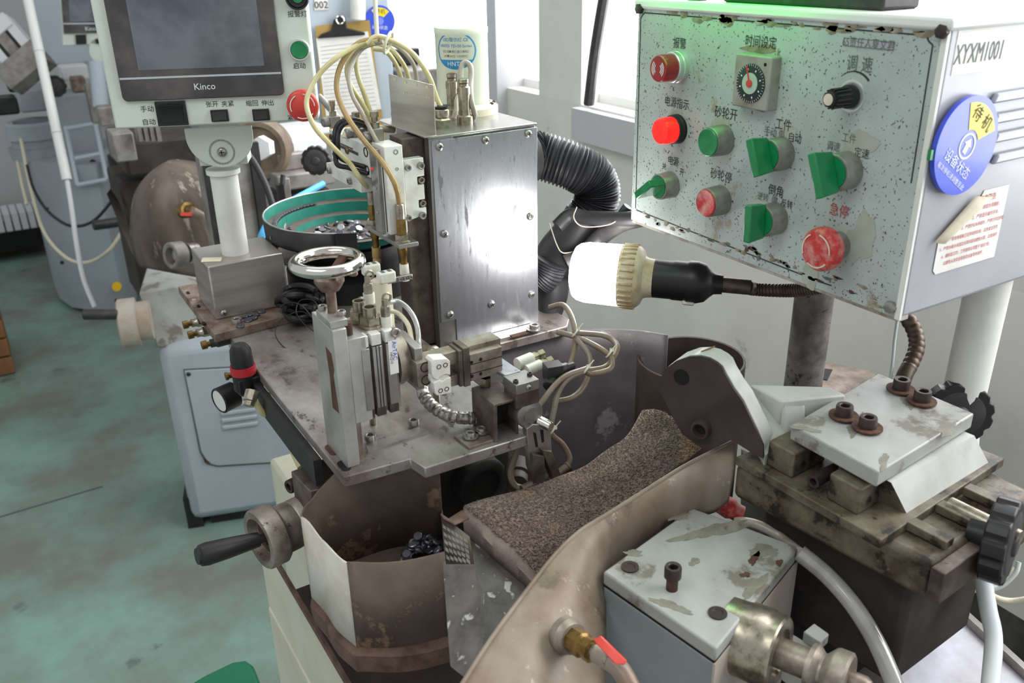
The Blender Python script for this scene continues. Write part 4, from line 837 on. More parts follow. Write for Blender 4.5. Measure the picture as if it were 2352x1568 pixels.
mb = MB(); mb.cyl((.254, .712, 1.178), (.254, .712, 1.1915), .004); mb.build('lead_screw', 'rust', st)
SH = Pz(764, 716, 1.1985)
hw = thing('handwheel', SH, 'chrome rimmed handwheel with rusty spokes on top of the vertical stage', 'handwheel')
wz = Zat(752, 602, SH); WC = Vector((SH.x, SH.y, wz))
mb = MB(); mb.cyl(SH, WC+Vector((0, 0, -.014)), .0046, n=20); mb.build('shaft', 'rust_steel', hw)
mb = MB(); mb.lathe(WC, ZN, [(0, -.026), (.0085, -.026), (.0105, -.023), (.0135, -.018), (.0135, -.014), (.008, -.012), (.007, -.009), (0, -.009)], 28); mb.build('hub', 'rust_steel', hw)
mb = MB(); mb.torus(WC, ZN, .0285, .0054, 56, 16); mb.build('rim', 'chrome', hw)
for k in range(3):
    a = math.radians(35+120*k); d = Vector((math.cos(a), math.sin(a), 0)); s = ZN.cross(d); mb = MB(); mb.prism([WC+d*.005+s*.0036+Vector((0, 0, -.013)), WC+d*.026+s*.0046+Vector((0, 0, -.004)), WC+d*.026-s*.0046+Vector((0, 0, -.004)), WC+d*.005-s*.0036+Vector((0, 0, -.013))], (0, 0, .0035)); mb.build('spoke', 'rust', hw, bevel=.0008)
k_ = WC+Vector((.020, -.008, -.014)); mb = MB(); mb.cyl(k_, k_+Vector((0, 0, .012)), .0042, n=18, ch=.0008); mb.build('grip_stub', 'rust_steel', hw)
# rotary actuator
ra_ = thing('rotary_actuator', (.281, .725, 1.094), 'ribbed aluminium rotary actuator with a blue lettered label and fittings on its top', 'actuator')
ax0, ax1, az0, az1 = .2658, .2985, 1.094, 1.1785
mb = MB(); mb.box((ax0, YA+.008, az0), (ax1, .752, az1)); mb.build('actuator_body', 'alu_dirty', ra_, bevel=.001)
for (a, b, m_) in ((837, 855, 'alu'), (862, 884, 'alu'), (893, 914, 'alu')):
    x0 = Py(a, 870, YA).x; x1 = Py(b, 870, YA).x; mb = MB(); mb.box((x0, YA, az0+.010), (x1, YA+.012, az1-.012)); mb.build('rib', m_, ra_, bevel=.0005)
    mb = MB(); mb.box((x0, YA+.001, az1-.011), (x1, YA+.012, az1)); mb.build('cap_lug', 'white_anod', ra_, bevel=.0005)
    mb = MB(); mb.box((x0, YA+.002, az0), (x1, YA+.012, az0+.0095)); mb.build('foot_lug', 'alu_brown', ra_, bevel=.0005)
xg0 = Py(862, 870, YA).x; xg1 = Py(884, 870, YA).x
for f_ in (.36, .68): mb = MB(); xx = xg0+(xg1-xg0)*f_; mb.box((xx-.0004, YA-.0002, az0+.010), (xx+.0004, YA+.001, az1-.012)); mb.build('groove', 'black_hole', ra_)
x0, x1 = Py(893.5, 820, YA).x, Py(913.5, 820, YA).x; zl0, zl1 = Py(905, 858, YA).z, Py(903, 781, YA).z
mb = MB(); mb.box((x0, YA-.0004, zl0), (x1, YA, zl1)); lab = mb.build('label', 'paper', ra_)
text(lab, 'AirTAC', (x0+(x1-x0)*.66, YA-.0005, zl1-.0105), (0, 0, -1), (1, 0, 0), .0062, 'ink_blue', sx=.95); text(lab, 'HRQ10', (x0+(x1-x0)*.25, YA-.0005, zl1-.017), (0, 0, -1), (1, 0, 0), .0038, 'ink')
screw(ra_, Py(907, 763, YA+.001), YN, .0046, 'cap', h=.003)
for px, py, r, h_, nm in ((852, 748, .0105, .010, 'hex_fitting'), (828, 738, .0095, .012, 'hex_fitting')):
    p = Pz(px, py, az1); mb = MB(); mb.lathe(p, ZN, [(r*1.08, 0), (r*1.08, .003), (0, .003)], 24); mb.lathe(p, ZN, [(r, .003), (r, h_), (0, h_)], 6); mb.lathe(p, ZN, [(r*.62, h_), (r*.62, h_+.009), (r*.45, h_+.009), (r*.42, h_+.004), (0, h_+.004)], 20); mb.build(nm, 'nickel', ra_, sharp=30)
for px, py, h0 in ((888, 748, 0), (851, 722, .012)):
    p = Pz(px, py, az1)+Vector((0, 0, h0)); mb = MB(); mb.lathe(p, ZN, [(0, 0), (.0055, 0), (.0055, .010), (0, .010)], 20); v_ = mb.build('speed_controller', 'white_plastic', ra_)
    mb = MB(); mb.lathe(p, ZN, [(.0048, .010), (.0048, .018), (.0042, .02), (.003, .0205), (.003, .026), (0, .026)], 6); mb.build('adjusting_screw', 'nickel', v_)
    mb = MB(); mb.torus(p+Vector((.004, .004, .026)), (0, -1, 0), .004, .0012, 16, 8); mb.build('ring', 'nickel', v_)
mb = MB(); mb.lathe((ax1, .726, 1.136), (1, 0, 0), [(0, 0), (.025, 0), (.025, .006), (.0235, .0065), (.0235, .0125), (0, .0125)], 40); mb.build('rotary_table', 'alu_dirty', ra_)
# swing plate
sx_ = ax1+.0125
# gripper slide carried by the swing plate
YG = .692
gs = thing('gripper_slide', Py(1060, 850, YG), 'grimy horizontal gripper slide with two white jaw pads on the rotary actuator', 'gripper')
mb = MB(); x0 = Py(955, 850, YG+.006).x; x1 = Py(974, 850, YG+.006).x
z1 = Py(964, 799, YG+.006).z; z0 = Py(964, 895, YG+.006).z
mb.prism([(max(x0, sx_), YG+.006, z0), (max(x0, sx_), YG+.006, z1), (max(x0, sx_), YG+.042, z1+.004), (max(x0, sx_), YG+.06, z1), (max(x0, sx_), YG+.06, z0)], (.008, 0, 0)); mb.build('swing_plate', 'alu', gs, bevel=.0006)
mb = MB(); bx0, bx1, bz0, bz1 = boxY(mb, 958, 830, 994, 886, YG, .02); mb.build('end_block', 'alu_dirty', gs, bevel=.0006)
for px, py in ((977, 843), (979, 872)): mb = MB(); mb.lathe(Py(px, py, YG)+YN*.0001, YN, [(.0052, -.001), (.0052, .0004), (.0042, .0004), (.0038, -.002), (0, -.002)], 20); mb.build('bore', 'black_plastic', gs)
mb = MB(); boxY(mb, 985, 812, 1062, 842, YG+.006, .016); boxY(mb, 1036, 860, 1062, 885, YG+.006, .016); mb.build('guide_rails', 'alu_dirty', gs, bevel=.0005)
mb = MB(); rx = rngY(1055, 803, 1079, 886, YG+.001); mb.box((rx[0], YG+.001, rx[2]), (rx[0]+.0045, YG+.022, rx[3])); mb.box((rx[0]+.0045, YG, rx[2]-.001), (rx[1], YG+.022, rx[3]+.002)); mb.build('end_plate', 'alu_brown', gs, bevel=.0005)
mb = MB(); cx0, cx1, cz0, cz1 = boxY(mb, 1080, 805, 1154, 866, YG+.003, .022); cy_ = mb.build('cylinder_body', 'alu_dirty', gs, bevel=.0006)
mb = MB(); 
for f_ in (.28, .62): mb.box((cx0, YG+.0026, cz0+(cz1-cz0)*f_), (cx1, YG+.0034, cz0+(cz1-cz0)*f_+.0006))
mb.build('seam', 'black_hole', cy_)
for px, py in ((1083, 832), (1104, 825), (1084, 864), (1104, 858)): mb = MB(); mb.lathe(Py(px, py, YG+.003)+YN*.0001, YN, [(.0018, -.001), (.0018, .0003), (0, .0003)], 14); mb.build('hole', 'black_hole', cy_)
mb = MB(); boxY(mb, 1075, 786, 1150, 803, YG+.012, .02); mb.build('top_slide', 'alu_dirty', gs, bevel=.0005)
def jaw(pts, holes):
    mb = MB(); polyY(mb, pts, YG-.008, .014); j = mb.build('jaw_pad', 'white_plastic', gs, bevel=.0008)
    for px, py in holes: mb = MB(); mb.lathe(Py(px, py, YG-.008)+YN*.0001, YN, [(.0024, -.001), (.0024, .0003), (.0018, .0003), (.0015, -.001), (0, -.001)], 16); mb.build('hole', 'dark_screw', j)
jaw([(991, 832), (996, 825), (1027, 823), (1034, 829), (1035, 862), (1024, 859), (1012, 864), (1005, 873), (997, 870), (992, 862)], ((1008, 842), (1023, 838)))
jaw([(996, 880), (1003, 875), (1011, 872), (1016, 876), (1026, 868), (1036, 866), (1037, 902), (1005, 909), (999, 904)], ((1012, 897), (1026, 893)))
mb = MB(); mb.lathe(Py(1000, 858, YG+.002), YN, [(.009, 0), (.009, .008), (0, .008)], 24); mb.build('pivot_disc', 'white_plastic', gs)
p = Py(1115, 872, YG+.012); mb = MB(); mb.lathe(p+Vector((0, 0, .003)), -ZN, [(.006, 0), (.006, .009), (.0045, .010), (.0045, .018), (0, .018)], 6); mb.build('lower_fitting', 'nickel', gs)
for px, py in ((1034, 817), (1046, 813)): screw(gs, Py(px, py, YG+.012)+Vector((0, 0, -.001)), ZN, .0026, 'cap')
# domed nuts
for px, py, r, lb in ((997, 822, .0078, 'round steel dome nut behind the white gripper jaws'), (833, 712, .0072, 'round steel dome nut behind the chrome handwheel shaft')):
    p = Py(px, py, .765); p.z = 0; zb_ = Zat(px, py, p); p.z = zb_; mb = MB(); mb.lathe(p, ZN, [(r, -.012), (r, .004), (r*.92, .008), (r*.7, .0115), (r*.35, .0135), (0, .014)], 28); mb.lathe(p, ZN, [(0, ZP-p.z), (r*.5, ZP-p.z), (r*.5, -.012), (0, -.012)], 16); plain('dome_nut', mb, 'nickel', lb, 'nut', 'dome nuts on posts')
# segmented coolant hose
mb = MB(); hp = [PD(x, y, t) for x, y, t in ((968, 880, .92), (976, 912, .91), (1000, 938, .905), (1035, 955, .90), (1075, 960, .905), (1108, 957, .915))]
mb.tube(hp, .006, 14, 14, rf=lambda t: .0062+.0006*math.sin((t*15 % 1)*PI)-(.0012 if (t*15 % 1) < .1 else 0)); plain('segmented_hose', mb, 'steel_screw', 'short segmented silver coolant hose curving under the white jaws', 'hose')
# clear tubes from the actuator back to the enclosure
cable('clear_tube', [(893, 694, .98), (915, 692, .99), (940, 712, .99), (957, 745, .98), (962, 785, .97), (962, 815, .95)], .0030, 'tube_clear', 'clear air tube arching right from the actuator fittings to the swing plate', 'air tube')
cable('clear_tube', [(895, 712, .985), (918, 722, .99), (938, 748, .985), (946, 785, .97)], .0028, 'cream_plastic', 'cream air tube running below the clear tube behind the actuator', 'air tube')
# base slots plate, bolts on the plate
mb = MB(); polyZ(mb, [(840, 1020), (845, 1035), (985, 990), (960, 980)], ZP+.003, .003); an = thing('clamp_plate', Pz(900, 1010, ZP), 'thin clamp plate bolted down in front of the rotary actuator', 'plate'); mb.build('sheet', 'alu', an)
screw(an, Pz(851, 1009, ZP+.003), ZN, .0058, 'cap'); screw(an, Pz(950, 974, ZP+.003), ZN, .0058, 'cap')
# ---------------------------------------------------------------- channel bracket and swing gripper at the front
YB = .664
cbk = thing('channel_bracket', Pz(1120, 1010, ZP), 'dark bent channel bracket bolted to the plate beside the swing gripper', 'bracket')
x0, x1, z0, z1 = rngY(1137, 922, 1182, 1006, YB); t4 = .003
xL = x0
mb = MB(); mb.box((xL-.001, YB, ZP), (xL+t4, YB+.045, z1)); mb.box((xL+.001, YB, z1-t4), (x1+.006, YB+.045, z1)); mb.box((x1+.004, YB+.004, ZP), (x1+.007, YB+.045, z1)); mb.build('channel', 'alu_brown', cbk, bevel=.0008)
mb = MB(); mb.box((xL+t4, YB+.03, ZP), (x1+.004, YB+.034, z1-t4)); mb.build('inner_wall', 'black_sheet', cbk)
mb = MB(); f0 = Pz(1041, 999, ZP+.003); mb.prism([Vector((f0.x, YB+.030, ZP)), Vector((xL, YB+.030, ZP)), Vector((xL, YB+.002, ZP)), Vector((f0.x+.002, YB+.002, ZP))], (0, 0, .003)); fg = mb.build('foot', 'alu_dirty', cbk, bevel=.0004)
for px, py in ((1081, 1004), (1106, 993)): screw(fg, Pz(px, py, ZP+.003)+Vector((0, 0, .001)), ZN, .0048, 'cap', washer='steel_screw')
gp = thing('swing_gripper', Py(1225, 960, YB), 'steel swing gripper with round hub and two fingers reaching down over the towel', 'gripper')
mb = MB(); x0, x1, z0, z1 = rngY(1186, 878, 1238, 900, YB-.004); mb.box((x0, YB-.004, z0), (x1, YB+.022, z1)); tb2 = mb.build('top_block', 'alu', gp, bevel=.0006)
screw(tb2, (x0+.003, YB+.002, z1), ZN, .0028, 'cap', 'dark_screw'); screw(tb2, (x1-.003, YB+.008, z1), ZN, .0028, 'cap', 'dark_screw'); screw(tb2, Py(1214, 889, YB-.004), YN, .003, 'pan')
mb = MB(); mb.box((x0, YB-.003, z0-.016), (x1+.001, YB+.02, z0)); mb.build('arm_block', 'alu_brown', gp, bevel=.0006)
mb = MB(); mb.prism([(x0+.002, YB+.02, z1-.003), (x1-.006, YB+.02, z1-.003), (x1-.012, YB+.085, z1+.002), (x0-.012, YB+.085, z1+.002)], (0, 0, .004)); ttb = mb.build('slide_table', 'steel_cover', gp, bevel=.0006)
for k, (px, py) in enumerate(((1188, 836), (1208, 852))):
    p = PD(px, py, .955); d = (Vector((1, .12, .05))).normalized(); mb = MB(); mb.lathe(p, d, [(0, 0), (.0068, 0), (.0068, .02), (0, .02)], 20); pg = mb.build('plug_fitting', 'white_plastic', gp)
    mb = MB(); mb.lathe(p, d, [(.006, .02), (.006, .025), (.0045, .0255), (.0045, .029), (.0055, .029), (.0055, .036), (0, .036)], 6); mb.build('screw_end', 'nickel', pg)
cH = Py(1221, 953, YB-.004); mb = MB(); mb.lathe(cH+Vector((0, .02, 0)), YN, [(0, 0), (.0155, 0), (.0155, .016), (.0145, .018), (.0085, .019), (.0085, .021), (0, .021)], 36); mb.build('hub_disc', 'alu', gp)
mb = MB(); cS = Py(1244, 968, YB-.006); mb.lathe(cS, YN*.9+Vector((.25, 0, -.1)), [(0, -.01), (.0052, -.01), (.0052, .012), (.0046, .0128), (0, .0128)], 24); mb.build('hub_pin', 'chrome', gp)
mb = MB(); polyY(mb, [(1210, 985), (1225, 974), (1263, 978), (1266, 1000), (1268, 1040), (1252, 1052), (1240, 1040), (1229, 1040), (1228, 1110), (1217, 1075)], YB-.008, .008); fpz = mb.build('finger_carrier', 'alu', gp, bevel=.0005)
for pts in ([(1225, 993), (1231, 994), (1236, 1025), (1231, 1027)], [(1241, 987), (1248, 987), (1250, 1014), (1245, 1017)]): mb = MB(); polyY(mb, pts, YB-.0084, .001); mb.build('slot', 'black_hole', fpz)
mb = MB(); polyY(mb, [(1226, 1044), (1251, 1048), (1252, 1112), (1225, 1116)], YB-.014, .011); mb.build('finger', 'alu_brown', gp, bevel=.0006)
mb = MB(); polyY(mb, [(1245, 1033), (1268, 1037), (1292, 1100), (1275, 1108)], YB-.014, .011); mb.build('finger', 'alu_brown', gp, bevel=.0006)
for px, py, d in ((1212, 1118, (-1, 0, -.25)), (1296, 1078, (1, 0, .35))):
    p = Py(px, py, YB-.010); mb = MB(); mb.lathe(p-Vector(d).normalized()*.008, d, [(0, 0), (.0048, 0), (.0048, .012), (.0056, .0125), (.0056, .0145), (0, .0145)], 18); mb.build('hose_barb', 'alu_brown', gp)
fcb = PD(1270, 853, .94); mb = MB(); mb.obox(fcb, Vector((.009, -.002, 0)), Vector((.002, .008, 0)), (0, 0, .009)); mb.lathe(fcb+Vector((-.004, -.004, -.009)), (-.7, -.5, -.3), [(.0075, 0), (.0075, .008), (.0058, .009), (0, .009)], 20); mb.lathe(fcb+Vector((.008, 0, 0)), (1, .1, -.05), [(.0065, 0), (.0065, .004), (.0058, .005), (.0058, .010), (.004, .011), (.004, .02), (0, .02)], 18)
plain('elbow_valve', mb, 'dark_plastic', 'dark grey elbow valve behind the swing gripper', 'valve', bevel=.0006)
MT = [
 ([(1262, 706, 1.02), (1292, 700, 1.01), (1311, 724, 1.0), (1321, 762, .99), (1320, 797, .98), (1310, 835, .97), (1296, 858, .96)], 'mud coloured air tube looping from behind the plate corner down to the elbow valve'),
 ([(1322, 764, .985), (1380, 769, .99), (1406, 780, .99), (1418, 797, .98), (1409, 821, .97), (1389, 843, .96), (1345, 851, .95)], 'mud coloured air tube making the widest loop to the right of the plate'),
 ([(1280, 762, 1.0), (1324, 774, .985), (1357, 788, .98), (1392, 809, .97), (1405, 826, .965), (1400, 848, .955), (1360, 858, .95), (1345, 854, .945)], 'mud coloured air tube crossing inside the widest loop'),
 ([(1324, 778, .98), (1351, 812, .975), (1355, 844, .97), (1342, 885, .965), (1315, 912, .955), (1270, 923, .945)], 'grey air tube hanging in a low loop to the screws of the swing gripper'),
 ([(1348, 846, .945), (1292, 868, .93), (1248, 918, .915), (1219, 962, .905), (1201, 1000, .905), (1183, 1050, .915), (1172, 1088, .92), (1183, 1114, .925), (1205, 1120, .925)], 'mud coloured air tube crossing the hub to the left finger of the swing gripper'),
 ([(1345, 851, .945), (1307, 868, .935), (1283, 900, .93), (1272, 944, .925), (1266, 973, .925), (1267, 997, .93), (1292, 1020, .94), (1308, 1050, .945), (1302, 1072, .945)], 'brown air tube dropping right of the hub to the right finger'),
]
for pts, lb in MT: cable('air_tube', pts, .0031, 'tube_mud', lb, 'air tube', 12, 'air tubes at the swing gripper', 8)
for px, py, t, lb in ((1321, 765, .985, 'white zip tie at the plate corner'), (1345, 850, .945, 'yellowed zip tie on the two tubes right of the elbow valve'), (1399, 812, .968, 'white zip tie at the far right of the tube loops'), (1192, 1012, .905, 'bulky white zip tie left of the gripper fingers'), (1268, 990, .925, 'white zip tie right of the gripper hub')):
    p = PD(px, py, t); mb = MB(); mb.torus(p, CR*.8+CD*.6, .0048, .0011, 20, 6); mb.obox(p+CR*.003-CD*.004, CR*.0022, CD*.002, _f*.002); mb.cyl(p+CR*.003-CD*.004, p+CR*.009-CD*.011, .0007, n=6); plain('zip_tie', mb, 'zip_tie', lb, 'zip tie', 'zip ties on the gripper tubes')
# sensor clips on the cream post near the front nozzle
sp2 = thing('sensor_post', Pz(877, 690, ZP), 'cream round post with white sensor clips under the front nozzle', 'sensor post')
p = PD(877, 668, 1.0); mb = MB(); mb.cyl((p.x, p.y, ZP), (p.x, p.y, Zat(877, 642, p)), .0115, n=28); mb.build('post', 'cream_plastic', sp2)
zt_ = Zat(877, 640, p)
for dx, dy, dz in ((.004, -.006, 0), (-.006, .012, .006)):
    q = Vector((p.x+dx, p.y+dy, zt_+dz)); mb = MB(); mb.box(q+Vector((-.010, -.006, -.003)), q+Vector((.010, .006, .010))); cl = mb.build('clip', 'white_plastic', sp2, bevel=.002)
    for s in (-.004, .004): mb = MB(); mb.box(q+Vector((s-.002, -.004, .0099)), q+Vector((s+.002, .003, .0103))); mb.build('clip_slot', 'ink_grey', cl)
q = Vector((p.x+.012, p.y-.011, zt_-.001)); mb = MB(); mb.box(q+Vector((-.012, 0, -.003)), q+Vector((.022, .004, .003))); ar = mb.build('sensor_arm', 'alu', sp2, bevel=.0005)
for s in (.006, .013, .019): screw(ar, q+Vector((s, 0, 0)), YN, .0022, 'cap')
# lower plate & dark turntable inside the opening
mb = MB(); q = PD(905, 712, 1.0); mb.box((q.x-.02, q.y-.012, ZP+.012), (q.x+.045, q.y+.03, ZP+.02)); mb.box((q.x-.01, q.y-.002, ZP), (q.x+.035, q.y+.02, ZP+.012)); plain('index_plate', mb, 'alu_dirty', 'grimy indexing plate between the sensor post and the enclosure', 'plate', bevel=.0006)
mb = MB(); q = Py(955, 590, .905); mb.lathe((EX0+.006, .955, Zat(955, 590, (EX0, .955))), XN, [(0, 0), (.05, 0), (.05, .005), (0, .005)], 48); plain('turntable_disc', mb, 'black_plastic', 'black turntable disc in the side opening of the enclosure', 'disc')
mb = MB(); q = Px(975, 662, EX0-.004); mb.lathe(q, XN*.5+YN*.86, [(0, -.006), (.0065, -.006), (.0065, .006), (.004, .006), (.0036, .002), (0, .002)], 20); plain('pivot_bolt', mb, 'steel_screw', 'large socket bolt at the lower left edge of the enclosure', 'bolt')
# ---------------------------------------------------------------- work lamp on a gooseneck
la = thing('work_lamp', PD(1760, 664, .97), 'glowing white LED bulb in a black socket on a rusty gooseneck under the control box', 'lamp')
L0 = PD(1312, 622, 1.055); L1 = PD(1662, 654, 1.01); LA = (L1-L0).normalized(); k = (L1-L0).length/350.0
def lpr(prof): return [(r*1.03, (x-1312)*k) for x, r in prof]
mb = MB(); mb.lathe(L0, LA, lpr([(1312, 0), (1313, .012), (1316, .022), (1322, .029), (1332, .0325), (1350, .0345), (1432, .0352)]), 48); mb.build('bulb_dome', 'bulb_glow', la)
mb = MB(); mb.lathe(L0, LA, lpr([(1430, .0352), (1436, .0356), (1462, .0352), (1470, .0345), (1478, .031), (1484, .024), (1490, .0225), (1506, .0215)]), 48); bb = mb.build('bulb_collar', 'lamp_body', la)
u, w = perp(LA)
for i in range(30):
    a = 2*PI*i/30; d = u*math.cos(a)+w*math.sin(a); mb = MB(); c_ = L0+LA*((1450-1312)*k)+d*.0363; mb.obox(c_, LA*(16*k), LA.cross(d)*.0014, d*.0022); mb.build('cooling_fin', 'lamp_body', bb, bevel=.0004)
mb = MB(); mb.lathe(L0, LA, lpr([(1503, .0205), (1506, .0215), (1548, .0215), (1550, .0222), (1580, .0222), (1584, .0235), (1604, .0235), (1622, .021), (1634, .015), (1642, .0115), (1660, .0105), (1662, 0)]), 40); sk = mb.build('socket', 'black_plastic', la)
d = (CD*.9+CR*-.1).normalized(); mb = MB(); mb.obox(L0+LA*((1588-1312)*k)+d*.022, LA*.007, LA.cross(d)*.005, d*.005); mb.build('switch_tab', 'white_plastic', sk, bevel=.002)
gn = [L1, L1+LA*.012, PD(1735, 664, 1.02), PD(1800, 667, 1.0), PD(1850, 665, .985), PD(1900, 656, .975), PD(1960, 640, .975)]
mb = MB(); mb.tube([L1-LA*.002, L1+LA*.03], .0088, 20, 1); mb.build('ferrule', 'flex_conduit', la)
mb = MB(); mb.tube([L1+LA*.026]+gn[2:], .0075, 16, 44, rf=lambda t: .0070+.0009*abs(math.sin(t*PI*44))); mb.build('gooseneck', 'flex_conduit', la)
# ---------------------------------------------------------------- extraction hose from the enclosure
eh = thing('extraction_hose', PD(1300, 400, 1.1), 'black corrugated extraction hose bending down from the right side of the steel enclosure', 'hose')
h0 = Vector((EX1, .955, Zat(1240, 366, (EX1, .955)))); RH = .033
mb = MB(); mb.lathe(h0, (1, 0, 0), [(0, 0), (RH, 0), (RH, .012), (RH*1.06, .013), (RH*1.06, .022), (RH*.98, .024), (RH*.98, .03), (0, .03)], 44); cpg = mb.build('hose_coupling', 'dark_plastic', eh)
for a in range(12):
    t = 2*PI*a/12; dd = Vector((0, math.cos(t), math.sin(t))); mb = MB(); mb.obox(h0+Vector((.009, 0, 0))+dd*RH, (.008, 0, 0), Vector((0, -math.sin(t), math.cos(t)))*.0045, dd*.0012); mb.build('coupling_rib', 'rubber', cpg, bevel=.0006)
cur = [h0+Vector((.024, 0, 0)), h0+Vector((.045, 0, -.001)), PD(1322, 386, 1.14), PD(1362, 412, 1.15), PD(1372, 455, 1.16), PD(1348, 500, 1.17), PD(1325, 530, 1.18)]
mb = MB(); mb.tube(cur, RH, 28, 46, rf=lambda t: RH*.90*(1-.06*t)+.0019*math.sin(t*PI*2*58)); mb.build('corrugated_section', 'hose_black', eh, sharp=80)
mb = MB(); mb.tube([PD(1348, 500, 1.17), PD(1318, 545, 1.18), PD(1285, 585, 1.19), PD(1266, 630, 1.2), PD(1268, 680, 1.2), PD(1262, 730, 1.2)], .028, 22, 8, rf=lambda t: .031-.016*max(0, (t-.5)*2)); mb.build('lower_section', 'rubber', eh)
mb = MB(); mb.tube([PD(1268, 602, 1.16), PD(1256, 628, 1.165), PD(1238, 645, 1.17)], .022, 20, 24, rf=lambda t: .021+.001*math.sin(t*60)); mb.build('branch_section', 'hose_black', eh, sharp=80)
cable('cable_sleeve', [(1280, 520, 1.12), (1310, 494, 1.12), (1350, 500, 1.11), (1410, 502, 1.08), (1470, 500, 1.04), (1530, 480, 1.02)], .009, 'rubber', 'black cable sleeve running from the hose to the corner of the control box', n_=14)
cable('cable_sleeve', [(1300, 605, 1.13), (1340, 585, 1.13), (1385, 540, 1.12), (1430, 512, 1.08), (1480, 498, 1.05)], .011, 'dark_plastic', 'thicker black sleeve sagging below the first from hose to control box', n_=14)
cable('cable_sleeve', [(1418, 508, 1.075), (1430, 490, 1.07), (1442, 474, 1.065)], .006, 'hose_black', 'short cut sleeve end pointing up beside the control box corner')
cable('tie_wire', [(1325, 475, 1.09), (1318, 500, 1.09), (1340, 520, 1.09), (1400, 515, 1.07), (1435, 490, 1.06)], .0008, 'tube_grey', 'thin pale wire wound round the hose under the coupling')
cable('tie_wire', [(1262, 512, 1.13), (1278, 560, 1.125), (1292, 580, 1.125), (1320, 578, 1.13)], .0008, 'tube_grey', 'thin pale wire tied slanting across the lower hose')
# ---------------------------------------------------------------- machine bed: guard sheet, cavity, wheel, tray, base
mb = MB(); pl = catmull([(.40, .872, 0), (.50, .884, 0), (.58, .888, 0), (.64, .872, 0), (.69, .835, 0), (.715, .80, 0)], 6)
mb.grid([[Vector((p.x, p.y, z)) for p in pl] for z in (1.034, 1.0, .95, .9, .82, .7)]); GUARD = mb
DRUM = MB(); pc = Pz(1572, 850, .985); DRUM.lathe((pc.x+.01, pc.y, .80), ZN, [(.07, 0), (.07, .2), (.069, .201), (.067, .2), (.067, 0)], 48)
bs = thing('grinding_machine_base', (.55, .75, 0), 'cream machine base with rust-edged coolant tray under the work plate', 'machine base')
GUARD.build('wheel_guard', 'wheel_guard', bs, solid=.003); DRUM.build('rusty_drum', 'plate_rust', bs)
mb = MB(); c0 = Pz(617, 1052, .80); mb.box((c0.x, .935, 0), (.72, c0.y, .80)); mb.build('base_body', 'cream_base', bs, bevel=.006)
XR = Pz(700, 1400, .86).x
mb = MB(); mb.box((XR-.001, .15, .852), (XR+.003, .93, .86)); mb.build('tray_rim', 'rust_edge', bs)
mb = MB(); mb.box((XR, .15, .70), (XR+.003, .93, .852)); mb.build('tray_wall', 'cream_base', bs)
mb = MB(); mb.box((XR+.003, .15, .745), (.66, .93, .75)); mb.build('tray_floor', 'tray_brown', bs)
mb = MB(); mb.box((XR-.002, .15, .12), (.62, .93, .742)); mb.build('front_apron', 'cream_base', bs, bevel=.004)
mb = MB(); mb.box((.34, .80, .75), (.475, .868, 1.036)); mb.build('dark_hollow_fill', 'dark_cavity', bs, bevel=.004)  # dark box puts the shade of the hollow under the plate into colour
gw = bs
wc = Py(1105, 1105, .785); mb = MB(); mb.lathe(wc, YN, [(0, -.012), (.032, -.012), (.032, .008), (.029, .010), (.020, .010), (.019, .006), (0, .006)], 44); mb.build('wheel_disc', 'dark_cavity', gw)
mb = MB(); p_ = Py(1190, 1100, .74); mb.lathe(p_, Vector((-.5, -.8, .1)), [(0, -.03), (.016, -.03), (.016, 0), (.013, .001), (.012, .012), (.011, .014), (0, .014)], 28); mb.build('spindle_nose', 'plate_rust', gw)
# left carriage block under the plate corner and the crank
cr = thing('cross_slide', (.27, .80, .93), 'grey cast cross slide block under the front left corner of the plate', 'slide block')
mb = MB(); polyZ(mb, [(668, 1082), (712, 1128), (800, 1108), (745, 1052)], 1.0, .05); mb.build('upper_block', 'alu_brown', cr, bevel=.001)
mb = MB(); polyZ(mb, [(690, 1135), (722, 1175), (800, 1140), (760, 1100)], .975, .06); mb.build('lower_block', 'cast_side', cr, bevel=.001)
screw(cr, PD(676, 1112, .99), XN+YN*.3, .008, 'cap', 'dark_screw')
ck = thing('hand_crank', PD(640, 1225, .93), 'grey hand crank with a black grip beside the brown parts bin', 'hand crank')
AX = (PD(560, 1245, .90)-PD(690, 1212, .945)).normalized(); AX = Vector((AX.x, AX.y, 0)).normalized()
hc = PD(622, 1228, .925)
mb = MB(); mb.lathe(hc, AX, [(0, -.06), (.026, -.06), (.026, -.028), (.025, -.026), (.026, -.024), (.026, -.008), (0, -.008)], 40); mb.build('dial_collar', 'alu_dirty', ck)
mb = MB(); mb.lathe(hc, AX, [(.0, -.008), (.030, -.008), (.0325, -.005), (.0325, .012), (.031, .014), (.024, .014), (.022, .004), (0, .004)], 44); mb.build('crank_disc', 'alu_dirty', ck)
mb = MB(); mb.lathe(hc+AX*.004, AX, [(.02, 0), (.008, .001), (.008, .006), (0, .006)], 24); mb.build('recess', 'rust', ck)
g0 = PD(602, 1236, .905); g1 = PD(452, 1278, .865); ga = (g1-g0).normalized(); gl = (g1-g0).length
mb = MB(); mb.lathe(g0, ga, [(0, -.01), (.0048, -.01), (.0048, .006), (0, .006)], 16); mb.build('grip_pin', 'dark_screw', ck)
mb = MB(); mb.lathe(g0, ga, [(0, .004), (.0075, .004), (.0085, gl*.2), (.0105, gl*.55), (.0115, gl*.85), (.0105, gl*.95), (.0085, gl*.97), (.008, gl), (0, gl)], 28); mb.build('grip', 'black_plastic', ck)
